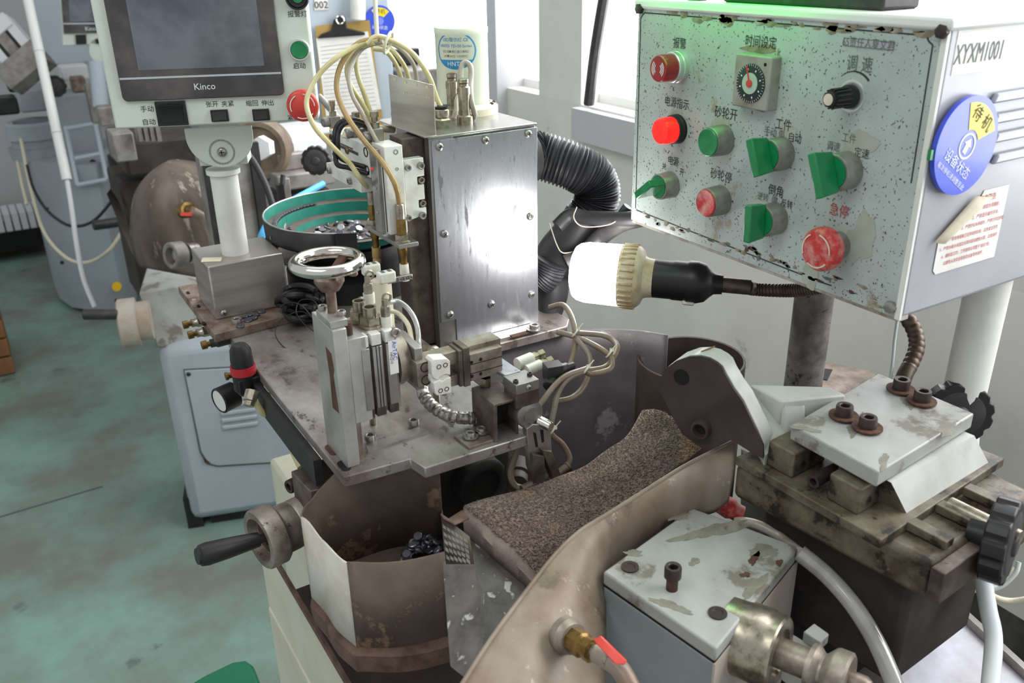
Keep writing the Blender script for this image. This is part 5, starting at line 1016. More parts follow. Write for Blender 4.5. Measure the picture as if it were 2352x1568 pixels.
# ---------------------------------------------------------------- parts bin with magnets
bn = thing('parts_bin', (.25, .67, .88), 'bent sheet metal parts bin, white outside and brown inside, holding magnets', 'bin')
ZB = 1.0; zb0 = .892
Lc, Fc, Rc = Pz(692, 1186, ZB), Pz(797, 1290, ZB), Pz(1025, 1266, ZB)
def wallm(pts, z0, z1s, name, mat):
    mb = MB(); mb.grid([[Vector((p.x, p.y, z0)) for p in pts], [Vector((p.x, p.y, (z0+z)/2)) for p, z in zip(pts, z1s)], [Vector((p.x, p.y, z)) for p, z in zip(pts, z1s)]]); return mb.build(name, mat, bn, solid=.0018)
left = catmull([Lc, (Lc*2+Fc)/3, (Lc+Fc*2)/3+Vector((-.003, 0, 0)), Fc], 4); wallm(left, zb0, [ZB+.002*math.sin(i) for i in range(len(left))], 'left_wall', 'bin_white')
front = catmull([Fc, Pz(880, 1292, ZB), Pz(950, 1284, ZB), Rc], 4); wallm(front, zb0, [ZB]*len(front), 'front_wall', 'bin_brown')
back = catmull([Lc, Pz(702, 1162, ZB), Pz(735, 1135, ZB), Pz(800, 1110, ZB), Vector((.30, .745, ZB)), Vector((.338, .715, ZB))], 5); wallm(back, zb0, [ZB+.035*min(1, max(0, (p.x-.21)/.06)) for p in back], 'back_wall', 'bin_brown')
right = [Rc, Vector((.338, .715, ZB))]; wallm(right, zb0, [.955, .955], 'right_wall', 'bin_brown')
mb = MB(); mb.prism([Vector((p.x, p.y, .905)) for p in left[:-1]+front[:-1]+[Rc]+list(reversed(back[1:]))], (0, 0, -.002)); mb.build('bin_floor', 'bin_brown', bn)
rim = [p+Vector((-.004, -.006, 0)) for p in left]+[p+Vector((0, -.008, 0)) for p in front[1:]]
mb = MB(); mb.grid([[Vector((p.x+.006, p.y+.01, zb0-.006)) for p in rim], [Vector((p.x, p.y, zb0-.012)) for p in rim], [Vector((p.x, p.y, zb0+.006)) for p in rim], [Vector((p.x+.005, p.y+.008, zb0+.012)) for p in rim]]); mb.build('foot_tray', 'rust_edge', bn, solid=.002)
for i in range(110):
    a = R_.uniform(0, 2*PI); rr = math.sqrt(R_.random()); hp0 = Pz(975, 1258, .93); x = hp0.x+.033*rr*math.cos(a); y = hp0.y+.026*rr*math.sin(a); h_ = .908+.046*max(0, 1-rr*.9)*R_.uniform(.3, 1)
    magnet(Vector((x, y, h_)), (R_.uniform(-.8, .8), R_.uniform(-.8, .8), 0), *(lambda m_: (('pale shiny' if 'light' in m_ else 'dark grey')+' disc magnet piled in the brown parts bin', ('pale' if 'light' in m_ else 'dark')+' magnets in the parts bin', m_))(R_.choice(['magnet', 'magnet', 'magnet_light'])), .0046)
# perforated basket, streaked sheets
mb = MB(); q4 = [PD(1014, 1182, .80), PD(1078, 1232, .775), PD(1088, 1300, .76), PD(1026, 1296, .78)]
pb = thing('perforated_basket', PD(1050, 1290, .77), 'small perforated metal basket between the bin and the towel', 'basket')
mb.add(q4, [(0, 1, 2, 3)]); mb.build('basket_wall', 'alu_brown', pb, solid=.002)
nrm = (q4[1]-q4[0]).cross(q4[3]-q4[0]).normalized(); nrm = nrm if nrm.dot(CO-q4[0]) > 0 else -nrm
mb = MB()
for i in range(6):
    for j in range(5):
        s, t = .12+i*.15, .22+j*.16; p = q4[0].lerp(q4[1], s).lerp(q4[3].lerp(q4[2], s), t)+nrm*.0014; e1 = (q4[1]-q4[0]).normalized(); e2 = (q4[3]-q4[0]).normalized(); mb.obox(p, e1*.0024, e2*.0016, nrm*.0004)
mb.build('perforations', 'bezel_grey', pb)
mb = MB(); mb.grid([[PD(1012, 1180, .80), PD(1030, 1192, .80), PD(1062, 1172, .83)], [PD(1020, 1190, .79), PD(1045, 1205, .785), PD(1078, 1190, .80)]]); mb.build('folded_rim', 'rust_edge', pb, solid=.0015)
mb = MB(); S1 = [(1072, 1180, .865), (1160, 1240, .84), (1240, 1318, .815), (1225, 1420, .775), (1130, 1590, .71), (1070, 1590, .73), (1085, 1300, .81)]
mb.prism([PD(*p) for p in S1], -Vector((-.5, -.8, .2)).normalized()*.003); plain('splash_sheet', mb, 'streak_sheet', 'dark sheet with chalky white drip streaks hanging below the towel', 'sheet')
mb = MB(); mb.prism([PD(*p) for p in ((1018, 1300, .765), (1092, 1300, .742), (1112, 1360, .73), (1110, 1520, .69), (1085, 1570, .675), (1035, 1530, .70))], Vector((.3, .9, 0))*.003); plain('baffle_plate', mb, 'streak_sheet', 'worn grey baffle plate in front of the perforated basket', 'plate')
# ---------------------------------------------------------------- towel
A_ = [(1478, 946, .985), (1462, 975, .97), (1430, 1015, .955), (1380, 1050, .94), (1325, 1082, .925), (1255, 1112, .905), (1165, 1135, .88), (1066, 1168, .85)]
B_ = [(1612, 1025, .925), (1560, 1070, .905), (1480, 1128, .88), (1400, 1182, .855), (1345, 1222, .835), (1300, 1258, .82), (1268, 1288, .81), (1238, 1318, .80)]
T_ = [(1478, 946, .985), (1530, 955, .97), (1580, 978, .95), (1612, 1025, .925)]
cA = catmull([PD(*p) for p in A_], 6); cB = catmull([PD(*p) for p in B_], 6); rows = []
for i, (a, b) in enumerate(zip(cA, cB)):
    row = []
    for j in range(25):
        s = j/24; p = a.lerp(b, s); tt = i/(len(cA)-1)
        p = p+ZN*(.012*math.sin(PI*s)*(1-.5*tt)+.002*math.sin(s*9+tt*7)*math.sin(PI*s)+.0015*math.sin(tt*21+s*4)) - (CR*.0)
        row.append(p)
    rows.append(row)
tw_ = thing('towel', PD(1300, 1200, .85), 'brown stained terry towel with a hem draped over the wheel guard', 'towel')
mb = MB(); mb.grid(rows); cl = mb.build('cloth', 'towel', tw_, solid=.005, sharp=80)
rb = random.Random(11); mb = MB()
for i in range(len(rows)-1):
    for j in range(24):
        for q in range(9):
            s, t = rb.random(), rb.random(); p = rows[i][j].lerp(rows[i][j+1], s).lerp(rows[i+1][j].lerp(rows[i+1][j+1], s), t); n_ = Vector((-.35, -.45, .8)); d_ = Vector((rb.uniform(-1, 1), rb.uniform(-1, 1), rb.uniform(-.4, 1))).normalized()
            u_ = d_.orthogonal().normalized()*.0011; w_ = d_.cross(u_).normalized()*.0011; p = p+n_*.0024
            mb.add([p-u_-w_, p+u_-w_, p+w_, p+d_*.0022+n_*.0016], [(0, 1, 3), (1, 2, 3), (2, 0, 3)])
lp = mb.build('terry_loops', 'towel', tw_); lp['kind'] = 'stuff'
hemA = rows[-1]; mb = MB(); down = [p+Vector((-.007, -.013, -.006)) for p in hemA]; dn2 = [p+Vector((-.006, -.013, -.021)) for p in hemA]; mb.grid([hemA, down, dn2]); mb.build('hem', 'towel_hem', tw_, solid=.004, sharp=80)
# ---------------------------------------------------------------- rusted splash hood
HU = [(1688, 1012, .865), (1640, 1036, .86), (1570, 1072, .845), (1480, 1128, .825), (1400, 1178, .81), (1330, 1222, .79), (1270, 1280, .765), (1200, 1370, .73), (1130, 1465, .70), (1050, 1590, .665)]
HL = [(1672, 1150, .865), (1640, 1175, .865), (1590, 1190, .865), (1500, 1240, .85), (1420, 1300, .83), (1392, 1345, .80), (1390, 1410, .775), (1390, 1480, .755), (1390, 1560, .735), (1390, 1680, .70)]
cU = catmull([PD(*p) for p in HU], 6); cL = catmull([PD(*p) for p in HL], 6); rows = []
for a, b in zip(cU, cL):
    row = []
    for j in range(15): s = j/14; p = a.lerp(b, s)+(-_f)*(.028*math.sin(PI*s)*(a-b).length/.2)+ZN*(.006*math.sin(PI*s)); row.append(p)
    rows.append(row)
hd = thing('splash_hood', PD(1250, 1560, .70), 'large curved rust-stained sheet metal splash hood in the foreground', 'hood')
mb = MB(); mb.grid(rows); mb.build('hood_sheet', 'hood_rust', hd, solid=.0025, sharp=80)
mb = MB(); mb.tube([r_[0] for r_ in rows], .0022, 8, 1); mb.build('rolled_edge', 'hood_rust', hd)
# ball valve on the hood
bv = thing('ball_valve', PD(1345, 1475, .70), 'brass ball valve with a red lever and brown hose on the splash hood', 'valve')
va = (PD(1400, 1520, .665)-PD(1318, 1470, .70)).normalized(); v0 = PD(1314, 1466, .70)
mb = MB(); mb.lathe(v0, va, [(0, -.012), (.014, -.012), (.015, -.004), (.0125, 0), (.0125, .002), (0, .002)], 30); mb.build('flange', 'alu_dirty', bv)
mb = MB(); mb.lathe(v0, va, [(.0105, .002), (.0105, .014), (.0085, .016), (.0085, .02), (.0095, .02), (.0095, .026), (0, .026)], 8); mb.build('valve_body', 'brass', bv)
mb = MB(); mb.lathe(v0, va, [(.006, .026), (.0065, .028), (.006, .030), (.0065, .032), (.006, .034), (.0055, .046), (0, .046)], 20); mb.build('hose_tail', 'nickel', bv)
mb = MB(); mb.prism([PD(1362, 1468, .668), PD(1381, 1458, .668), PD(1440, 1515, .645), PD(1432, 1524, .645), PD(1412, 1522, .645)], -_f*.003); mb.build('lever', 'red_plastic', bv, bevel=.001)
cable('brown_hose', [v0+va*.03, (1420, 1532, .66), (1455, 1590, .65)], .0075, 'tube_mud', 'brown hose leaving the ball valve at the bottom edge of the picture', 'hose', 16)
# ---------------------------------------------------------------- spindle housing
sh = thing('spindle_housing', Pz(1600, 1320, .86), 'light grey cast spindle housing with worn paint and black socket bolts', 'housing')
TP = [Pz(1385, 1312, 1.0), Pz(1645, 1490, 1.0), Pz(1836, 1255, 1.0), Pz(1590, 1165, 1.0)]
mb = MB(); mb.prism(TP, (0, 0, -.014)); ld = mb.build('lid', 'cast_grey', sh, bevel=.002)
cen = sum(TP, Vector())/4; TQ = [p+(cen-p)*.006 for p in TP]
mb = MB(); mb.prism([p+Vector((0, 0, -.0155)) for p in TQ], (0, 0, -.16)); mb.build('body', 'cast_side', sh, bevel=.002)
mb = MB(); mb.prism([p+(cen-p)*.01+Vector((0, 0, -.0135)) for p in TP], (0, 0, -.0025)); mb.build('gasket', 'black_hole', sh)
e1 = TP[2]-TP[1]; n1 = Vector((e1.y, -e1.x, 0)).normalized()
mb = MB(); mb.prism([TP[1]+n1*.0006+Vector((0, 0, -.0155)), TP[2]+n1*.0006+Vector((0, 0, -.0155)), TP[2]+n1*.0006+Vector((0, 0, -.16)), TP[1]+n1*.0006+Vector((0, 0, -.16))], -n1*.002); mb.build('machined_face', 'cast_worn', sh)
for px, py in ((1447, 1303), (1648, 1409)): screw(ld, Pz(px, py, 1.0)+ZN*.0004, ZN, .0078, 'flush', 'dark_screw'); 
bp0 = Pz(1543, 1352, 1.0); mb = MB(); mb.cyl(bp0-ZN*.003, bp0+ZN*.014, .005, n=20); mb.build('bolt_shank', 'rust', ld); screw(ld, bp0+ZN*.013, ZN, .0073, 'cap', 'dark_screw', h=.0105)
c1 = PD(1725, 1472, .735); c2 = PD(1960, 1548, .685); pa = (c2-c1); pa.z *= .3; pa.normalize()
pu = thing('belt_pulley', c1, 'turned steel belt pulley on the spindle nose at the bottom edge', 'pulley')
mb = MB(); mb.lathe(c1, pa, [(0, -.02), (.0315, -.02), (.0315, .012), (.030, .014), (.030, .0235), (.0285, .025), (.02, .0252), (.019, .022), (0, .022)], 48); mb.build('bearing_cap', 'nickel', pu)
mb = MB(); mb.lathe(c1, pa, [(.0125, .022), (.0125, .048), (.018, .049), (.018, .053), (.0135, .058), (.0135, .060), (.0205, .066), (.0215, .068), (.0215, .078), (.019, .080), (.0085, .080), (.0085, .092), (.006, .096), (0, .096)], 44); mb.build('pulley_shaft', 'alu_dirty', pu)
mb = MB(); mb.prism([PD(1870, 1430, .75), PD(1905, 1455, .74), PD(1885, 1475, .735), PD(1845, 1450, .745)], (0, 0, -.01)); plain('rusty_lug', mb, 'cast_grey', 'small chipped grey lug behind the belt pulley', 'lug', bevel=.001)
mb = MB(); mb.prism([PD(1795, 1440, .76), PD(1990, 1555, .73), PD(2060, 1640, .71), PD(1950, 1640, .71), PD(1800, 1520, .75)], (0, 0, -.02)); plain('motor_bracket', mb, 'cast_white', 'pale grey bracket behind the belt pulley running off the bottom edge', 'bracket', bevel=.001)
mb = MB(); mb.tube([PD(1836, 1268, .80), PD(1900, 1322, .79), PD(1960, 1390, .775), PD(2010, 1470, .76), PD(2050, 1560, .745), PD(2070, 1620, .74)], .0078, 16, 8); plain('coolant_tube', mb, 'tube_clear', 'thick clear coolant tube curving down beside the spindle housing', 'tube')
cable('clear_tube', [(1690, 1195, .88), (1740, 1205, .865), (1790, 1232, .85), (1836, 1268, .80)], .0048, 'tube_grey', 'clear tube with brass end behind the spindle housing lid', 'tube', 14)
mb = MB(); mb.lathe(PD(1685, 1172, .885), CR*.9+CD*.5, [(0, -.016), (.01, -.016), (.011, -.004), (.009, 0), (.009, .008), (0, .008)], 20); plain('red_tap', mb, 'red_worn', 'worn red tap body half hidden below the dressing slide', 'tap')
# dark casting arc behind the clear tube
mb = MB(); mb.prism([PD(*q_) for q_ in ((1795, 1235, .97), (1850, 1262, .97), (2045, 1425, .93), (2082, 1468, .92), (2070, 1530, .90), (2055, 1640, .88), (1820, 1640, .88), (1800, 1500, .90))], (.25, .30, -.12)); mb.build('belt_guard', 'tray_brown', bs)
pc = PD(1895, 1440, .885); mb = MB(); mb.lathe(pc, Vector((-.45, -.8, .35)), [(0, -.004), (.055, -.004), (.055, .004), (.052, .005), (0, .004)], 48); mb.build('belt_opening', 'black_hole', bs)

def blotz(px, py, rx, ry, ang, mat, z, parent, seed, name='worn_patch', n_=44):
    rnd = random.Random(seed); c_ = Pz(px, py, z); ph = [rnd.random()*6 for _ in range(6)]; pts = []; ca, sa_ = math.cos(ang), math.sin(ang)
    for k in range(n_):
        t = 2*PI*k/n_; m_ = 1+.2*math.sin(2*t+ph[0])+.15*math.sin(3*t+ph[1])+.1*math.sin(5*t+ph[2])+.08*math.sin(9*t+ph[3])+.06*math.sin(15*t+ph[4]); x, y = rx*m_*math.cos(t), ry*m_*math.sin(t)
        pts.append(c_+Vector((x*ca-y*sa_, x*sa_+y*ca, .0001)))
    mb = MB(); mb.prism(pts, (0, 0, .00015)); return mb.build(name, mat, parent)
for k, a_ in enumerate(((1640, 1218, .036, .0085, -.15, 'worn_patch'), (1755, 1265, .008, .014, .9, 'worn_patch'), (1560, 1185, .012, .005, .2, 'worn_patch'), (1595, 1290, .006, .004, 0, 'worn_patch'), (1540, 1390, .016, .005, -1.0, 'worn_patch'), (1455, 1270, .004, .009, .9, 'worn_patch'), (1735, 1345, .005, .018, 1.9, 'worn_patch'), (1732, 1283, .009, .0038, .5, 'rust'), (1712, 1320, .0045, .0035, .3, 'rust'), (1790, 1292, .0045, .0032, .2, 'rust'))): blotz(*a_[:6], 1.0, ld, 40+k)
# ---------------------------------------------------------------- dressing slide on the right
ds = thing('dressing_slide', Pz(2000, 1150, 1.0), 'grimy grey dressing slide with four black socket bolts in rusty washers', 'machine slide')
ZT = 1.10
TP = [Pz(1817, 975, ZT), Pz(2018, 1084, ZT), Pz(2238, 949, ZT), Pz(2018, 856, ZT)]
mb = MB(); mb.prism(TP, (0, 0, -.015)); tp = mb.build('top_plate', 'cast_grey', ds, bevel=.0015)
for px, py in ((1937, 959), (1991, 986), (2068, 898), (2116, 925)):
    screw(tp, Pz(px, py, ZT)+ZN*.0015, ZN, .0078, 'cap', 'dark_screw', h=.0115, name='socket_bolt', washer='rusty_washer')
zw0, zw1 = 1.083, 1.055
a, b, c, d = Pz(2047, 1108, zw0), Pz(2238, 1000, zw0), Pz(2270, 1062, zw1), Pz(2082, 1178, zw1); ins = Vector((-.045, .03, 0))
mb = MB(); e_ab = (b-a).normalized(); inw = Vector((-e_ab.y, e_ab.x, 0)); inw = inw if inw.dot(c-b) < 0 else -inw; bk1, bk2 = a+inw*.05, b+inw*.05; lo1, lo2 = Vector((bk1.x, bk1.y, zw1)), Vector((bk2.x, bk2.y, zw1))
mb.add([a, b, c, d, bk1, bk2, lo2, lo1], [(0, 3, 2, 1), (0, 1, 5, 4), (4, 5, 6, 7), (3, 7, 6, 2), (1, 2, 6, 5)]); mb.slot(1); mb.add([a, bk1, lo1, d], [(0, 1, 2, 3)]); mb.build('dovetail', ['cast_white', 'slide_grime'], ds)
mb = MB(); S = [Pz(1690, 1048, 1.055), Pz(2024, 1240, 1.055), Pz(2308, 1052, 1.055), Pz(2000, 930, 1.055)]; mb.prism(S, (0, 0, -.009)); mb.build('middle_plate', 'slide_grime', ds, bevel=.001)
u1 = (S[1]-S[0]).normalized(); u2 = (S[2]-S[1]).normalized()
for k, (f0, f1) in enumerate(((.17, .36), (.60, .80))):
    p = S[0].lerp(S[1], f0)+u2*.012; q = S[0].lerp(S[1], f1)+u2*.012; mb = MB(); mb.prism([p, q, q+u2*.05, p+u2*.05], (0, 0, .026)); mb.build('gib_block', 'slide_grime', ds, bevel=.0018)
q = S[0].lerp(S[1], .52)+u2*.02; mb = MB(); mb.lathe(q+ZN*.012, -u2, [(.006, -.02), (.006, .012), (.0035, .012), (.003, .006), (0, .006)], 18); mb.build('gib_screw', 'dark_screw', ds)
mb = MB(); B = [Pz(1688, 1062, 1.046), Pz(2140, 1292, 1.046), Pz(2380, 1130, 1.046), Pz(2000, 945, 1.046)]
mb.prism(B, (0, 0, -.038)); mb.build('base_block', 'slide_grime', ds, bevel=.006)
cB_ = sum(B, Vector())/4; mb = MB(); mb.prism([q_+(cB_-q_)*.22-ZN*.038 for q_ in B], (0, 0, -.12)); mb.build('lower_casting', 'bg_dark', ds, bevel=.006)  # shade below the slide is put into this dark colour
mb = MB(); f_ = [B[1]+(B[0]-B[1])*.0, B[2]]; e = (B[2]-B[1]).normalized(); o_ = Vector((e.y, -e.x, 0))
mb.prism([B[1]+ZN*-.004, B[2]+ZN*-.004, B[2]+o_*.012+ZN*-.004, B[1]+o_*.012+ZN*-.004], (0, 0, -.03)); mb.build('end_bracket', 'alu_brown', ds, bevel=.001)
p = B[1].lerp(B[2], .45)+ZN*.004; 
mb = MB(); mb.lathe(p-o_*.03+ZN*.004, o_, [(0, 0), (.007, 0), (.007, .06), (0, .06)], 20); mb.build('feed_screw', 'nickel', ds)
for k in range(3):
    q = B[1].lerp(B[2], .12+.26*k)-o_*.001+ZN*.002; mb = MB(); mb.prism([q, q+e*.012, q+e*.012-o_*.035, q-o_*.035], (0, 0, .008)); mb.build('rib', 'slide_grime', ds, bevel=.0008)
# scalloped knobs
def knob(c, axis, R, th, label, nlobe=12, name='star_knob', parent=None):
    ax = Vector(axis).normalized(); u, w = perp(ax); pts = []
    for i in range(nlobe*8):
        a = 2*PI*i/(nlobe*8); r = R*(1-.085*max(0, math.cos(nlobe*a))**1.5); pts.append(Vector(c)+u*(r*math.cos(a))+w*(r*math.sin(a)))
    mb = MB(); mb.prism(pts, ax*th); t = mb.build(name, 'black_plastic', parent, bevel=.0015); t['label'] = label
    mb = MB(); mb.lathe(Vector(c)+ax*th, ax, [(R*.78, 0), (R*.76, -.0003), (R*.72, .0006), (R*.3, .001), (R*.27, .003), (R*.24, .0036), (0, .0036)], 40); mb.build('face_disc', 'dark_plastic', t)
    mb = MB(); mb.lathe(Vector(c), -ax, [(R*.35, 0), (R*.3, .016), (0, .016)], 24); mb.build('hub', 'black_plastic', t); return t
ax1_ = (CR*.72-_f*.66); ax1_.z = .05
knob(PD(2272, 1232, .735), ax1_, .036, .018, 'large black scalloped knob at the right picture edge', parent=ds)
ax2_ = Vector((.62, .74, -.05)); knob(PD(2192, 938, .92), -ax2_, .034, .016, 'black scalloped knob behind the upper plate', parent=ds)
# cam plate with ribbed arm
cu_ = Vector((.39, -.92, 0)); CP = Pz(1757, 1046, 1.066); CF = Frame(CP, cu_, (0, 0, 1)); cnn = CF.n
crop = [(240, 600), (262, 500), (310, 415), (400, 350), (520, 308), (620, 305), (700, 325), (770, 365), (815, 405), (850, 480), (920, 600), (1000, 710), (1130, 980), (1185, 1110), (1185, 1225), (1100, 1185), (960, 1095), (880, 1052), (660, 1148), (590, 1105), (460, 1010), (380, 870), (300, 700)]
pts = [CF.at(1450+x/3.92, 740+y/3.92) for x, y in crop]
ca_ = thing('cam_plate', CP, 'dark rusty cam shaped plate with white cast ribs at the end of the dressing slide', 'cam plate')
mb = MB(); mb.prism(pts, -cnn*.003); fcp = mb.build('ground_face', 'plate_rust', ca_)
mb = MB(); mb.prism([p-cnn*.003 for p in pts], -cnn*.024); mb.build('casting', 'cast_white', ca_, bevel=.002)
for px, py, r in ((1565, 866, .008), ): 
    c_ = CF.at(px, py, .0002); mb = MB(); mb.lathe(c_, cnn, [(r, 0), (r, .0003), (0, .0003)], 28); mb.build('threaded_hole', 'black_hole', fcp)
c_ = CF.at(1613, 982, .0); mb = MB(); mb.lathe(c_, cnn, [(.0095, 0), (.0095, .006), (.0088, .0075), (.0068, .0075), (.006, .001), (0, .001)], 28); bu_ = mb.build('bushing', 'plate_rust', fcp); mb = MB(); mb.lathe(c_+cnn*.0012, cnn, [(.0062, 0), (.0062, .0004), (0, .0004)], 20); mb.build('bore', 'black_hole', fcp)
bk = -cnn
def cw(px, py, h): return CF.at(px, py, -h)
arm = [cw(1718, 880, .03), cw(1905, 886, .03)]
mb = MB(); t0 = CF.at(1712, 878, -.02); t1 = Pz(1905, 887, 1.105); t2 = Pz(1944, 906, 1.105); t3 = Pz(1795, 921, 1.105)
t0 = Pz(1722, 882, 1.105); mb.prism([t0, t1, t2, t3], (0, 0, -.03)); mb.build('arm_rib', 'cast_white', ca_, bevel=.002)
g_ = [Pz(1712, 884, 1.103), Pz(1800, 924, 1.103), Pz(1812, 992, 1.075), Pz(1758, 1046, 1.066)]
mb = MB(); mb.add(g_+[q_-ZN*.03 for q_ in g_], [(0, 3, 2), (0, 2, 1), (4, 5, 6), (4, 6, 7), (0, 1, 5, 4), (1, 2, 6, 5), (2, 3, 7, 6), (3, 0, 4, 7)]); mb.build('pocket_web', 'cast_white', ca_)
mb = MB(); mb.prism([Pz(1796, 921, 1.104), Pz(1850, 914, 1.104), Pz(1850, 980, 1.08), Pz(1806, 995, 1.075)], (0, 0, -.03)); mb.build('web_wall', 'cast_white', ca_, bevel=.002)
# small stick lying on top
p = CF.at(1610, 812, -.012)+ZN*.002; mb = MB(); mb.cyl(p, p+CR*.013-CD*.005, .0008, n=8); plain('matchstick', mb, 'wood', 'thin pale stick lying on top of the cam plate', 'stick')
# ---------------------------------------------------------------- posts, pipe, conduit, back sheet
p = PD(1855, 800, 1.12); mb = MB(); mb.cyl((p.x, p.y, .75), (p.x, p.y, 1.36), .0235, n=32); plain('support_post', mb, 'post_dirty', 'dark dusty round post holding the control box', 'post')
mb = MB(); polyZ(mb, [(1800, 880), (1855, 823), (2005, 852), (2060, 960), (1850, 960)], .95, .006); bsq = thing('slotted_sheet', Pz(1880, 880, .95), 'dusty metal sheet with a square cut-out behind the dressing slide', 'sheet'); sq_ = mb.build('sheet', 'alu_brown', bsq)
mb = MB(); polyZ(mb, [(1878, 868), (1895, 846), (1912, 848), (1900, 872)], .951, .003); mb.build('square_hole', 'black_hole', sq_)
p = PD(2205, 985, .93); pp = thing('white_pipe', (p.x, p.y, .6), 'thick white plastic pipe standing at the right edge behind the dressing slide', 'pipe')
mb = MB(); mb.cyl((p.x-.015, p.y, .55), (p.x+.01, p.y+.006, 1.42), .0205, n=36); mb.build('pipe_body', 'pipe_white', pp)
z_ = Zat(2095, 1437, p); mb = MB(); mb.torus((p.x-.0095, p.y+.001, z_), ZN, .0215, .0016, 36, 8); mb.build('cable_tie', 'zip_tie', pp)
mb = MB(); mb.tube([PD(2050, 690, .99), PD(2082, 728, .98), PD(2102, 765, .975), PD(2105, 800, .97), PD(2092, 835, .965), PD(2075, 870, .96), PD(2050, 960, .95)], .0082, 16, 26, rf=lambda t: (.0078+.0009*abs(math.sin(t*PI*16))) if t < .72 else .0085); plain('flexible_conduit', mb, 'flex_conduit', 'rusty flexible metal conduit hanging from under the control box', 'conduit', sharp=80)
cable('white_cable', [(2064, 715, .975), (2062, 730, .97), (2055, 780, .97), (2048, 850, .965), (2030, 960, .96)], .0018, 'cable_white', 'thin pale cable hanging below the corner of the control box')
cable('white_cable', [(2190, 560, 1.15), (2212, 690, 1.15), (2225, 760, 1.15), (2238, 830, 1.15), (2250, 900, 1.14), (2240, 1050, 1.12), (2210, 1250, 1.05), (2190, 1400, .99)], .003, 'cable_white', 'pale cable dropping along the wall left of the white pipe')
cable('white_cable', [(2258, 1330, .80), (2270, 1400, .79), (2282, 1470, .78), (2272, 1600, .76)], .0075, 'cable_white', 'thick pale blue cable running down to the lower right table edge', n_=14)
cable('white_cable', [(2160, 1345, .90), (2200, 1352, .89), (2270, 1352, .88), (2310, 1330, .88), (2325, 1300, .88)], .003, 'cable_beige', 'thin cream cable looping under the large black knob')
cable('white_cable', [(2250, 1330, .85), (2275, 1365, .84), (2320, 1380, .84), (2380, 1372, .83)], .003, 'cable_beige', 'thin cream cable curving off the right edge under the knob')
cable('white_cable', [(2170, 1325, .89), (2230, 1352, .88), (2290, 1350, .875), (2330, 1318, .87), (2340, 1290, .87)], .0026, 'cable_white', 'second cream cable of the loop under the large black knob')
cable('black_lead', [(2150, 1345, .88), (2190, 1322, .86), (2235, 1302, .83)], .005, 'black_plastic', 'short black lead running under the large black knob')
tb3 = thing('side_table', (.85, .45, .70), 'pale lavender grey table top with a raised rim in the lower right corner', 'table')
TT = [Pz(2060, 1400, .76), Pz(2140, 1362, .76), Pz(2420, 1625, .76), Pz(2080, 1680, .76)]
mb = MB(); mb.prism(TT, (0, 0, -.01)); mb.build('table_top', 'table_lavender', tb3)
e_ = (TT[2]-TT[1]).normalized(); o_ = Vector((-e_.y, e_.x, 0)); o_ = o_ if o_.x > 0 else -o_
mb = MB(); mb.prism([TT[1], TT[2], TT[2]+o_*.008, TT[1]+o_*.008], (0, 0, .012)); mb.build('rim', 'bg_metal', tb3)
mb = MB(); mb.prism([PD(1845, 1262, .93), PD(1880, 1290, .92), PD(2060, 1430, .90), PD(2052, 1440, .90), PD(1860, 1300, .92)], (0, 0, -.012)); plain('angle_bar', mb, 'bg_metal', 'slim grey bar below the dressing slide running to the white pipe', 'bar')
mb = MB(); mb.prism([PD(1812, 1212, .95), PD(1842, 1238, .945), PD(1838, 1265, .94), PD(1810, 1255, .945)], (0, 0, -.03)); plain('clear_block', mb, 'alu', 'shiny little block behind the far corner of the spindle housing', 'block')

for k, a_ in enumerate(((2175, 985, .016, .006, .2, 'worn_patch'), (1850, 985, .012, .004, -.9, 'worn_patch'), (2030, 1060, .014, .0035, .5, 'worn_patch'), (1965, 975, .02, .006, .5, 'worn_patch'), (2090, 918, .02, .006, .5, 'worn_patch'))): blotz(*a_[:6], ZT, tp, 70+k)
# ---------------------------------------------------------------- behind: the neighbouring machines
def bY(mb, px0, py0, px1, py1, t, dep): return boxY(mb, px0, py0, px1, py1, PD((px0+px1)/2, (py0+py1)/2, t).y, dep)
# air regulator at the left edge of the plate
XG = .212; ar = thing('air_regulator', Px(555, 880, XG), 'black air regulator with red ring and round gauge under the left plate edge', 'regulator')
c = Px(558, 845, XG); 
mb = MB(); mb.lathe(c, ZN, [(0, .03), (.008, .03), (.012, .024), (.013, .012), (.013, .004)], 24); mb.build('adjusting_cap', 'black_plastic', ar)
mb = MB(); mb.lathe(c, ZN, [(.0145, -.006), (.0145, .004), (0, .004)], 28); mb.build('lock_ring', 'red_ring', ar)
mb = MB(); mb.lathe(c, ZN, [(0, -.034), (.008, -.034), (.0135, -.026), (.0135, -.006), (0, -.006)], 24); mb.box(c+Vector((-.01, -.012, -.028)), c+Vector((.018, .012, -.01))); mb.build('regulator_body', 'black_plastic', ar, bevel=.001)
gc = Px(520, 913, XG-.008); ga = Vector((-.93, -.3, -.05)); mb = MB(); mb.lathe(gc, ga, [(0, -.012), (.0165, -.012), (.017, .010), (.0155, .0115), (.0145, .010), (0, .010)], 32); gg = mb.build('gauge', 'black_plastic', ar)
mb = MB(); mb.lathe(gc+ga.normalized()*.0102, ga, [(.0142, 0), (0, .0003)], 28); mb.build('gauge_face', 'gauge_white', gg)
mb = MB(); q = Px(545, 858, XG-.004); mb.lathe(q, XN, [(.0035, 0), (.0035, .01), (.0048, .011), (.0048, .014), (0, .014)], 12); mb.build('bleed_screw', 'brass', ar)
mb = MB(); q = Px(578, 905, XG-.004); mb.lathe(q, (-.5, -.5, -.7), [(.008, -.004), (.008, .008), (.0062, .009), (.0062, .014), (0, .014)], 8); mb.build('outlet_fitting', 'nickel', ar)
td = dp(q)
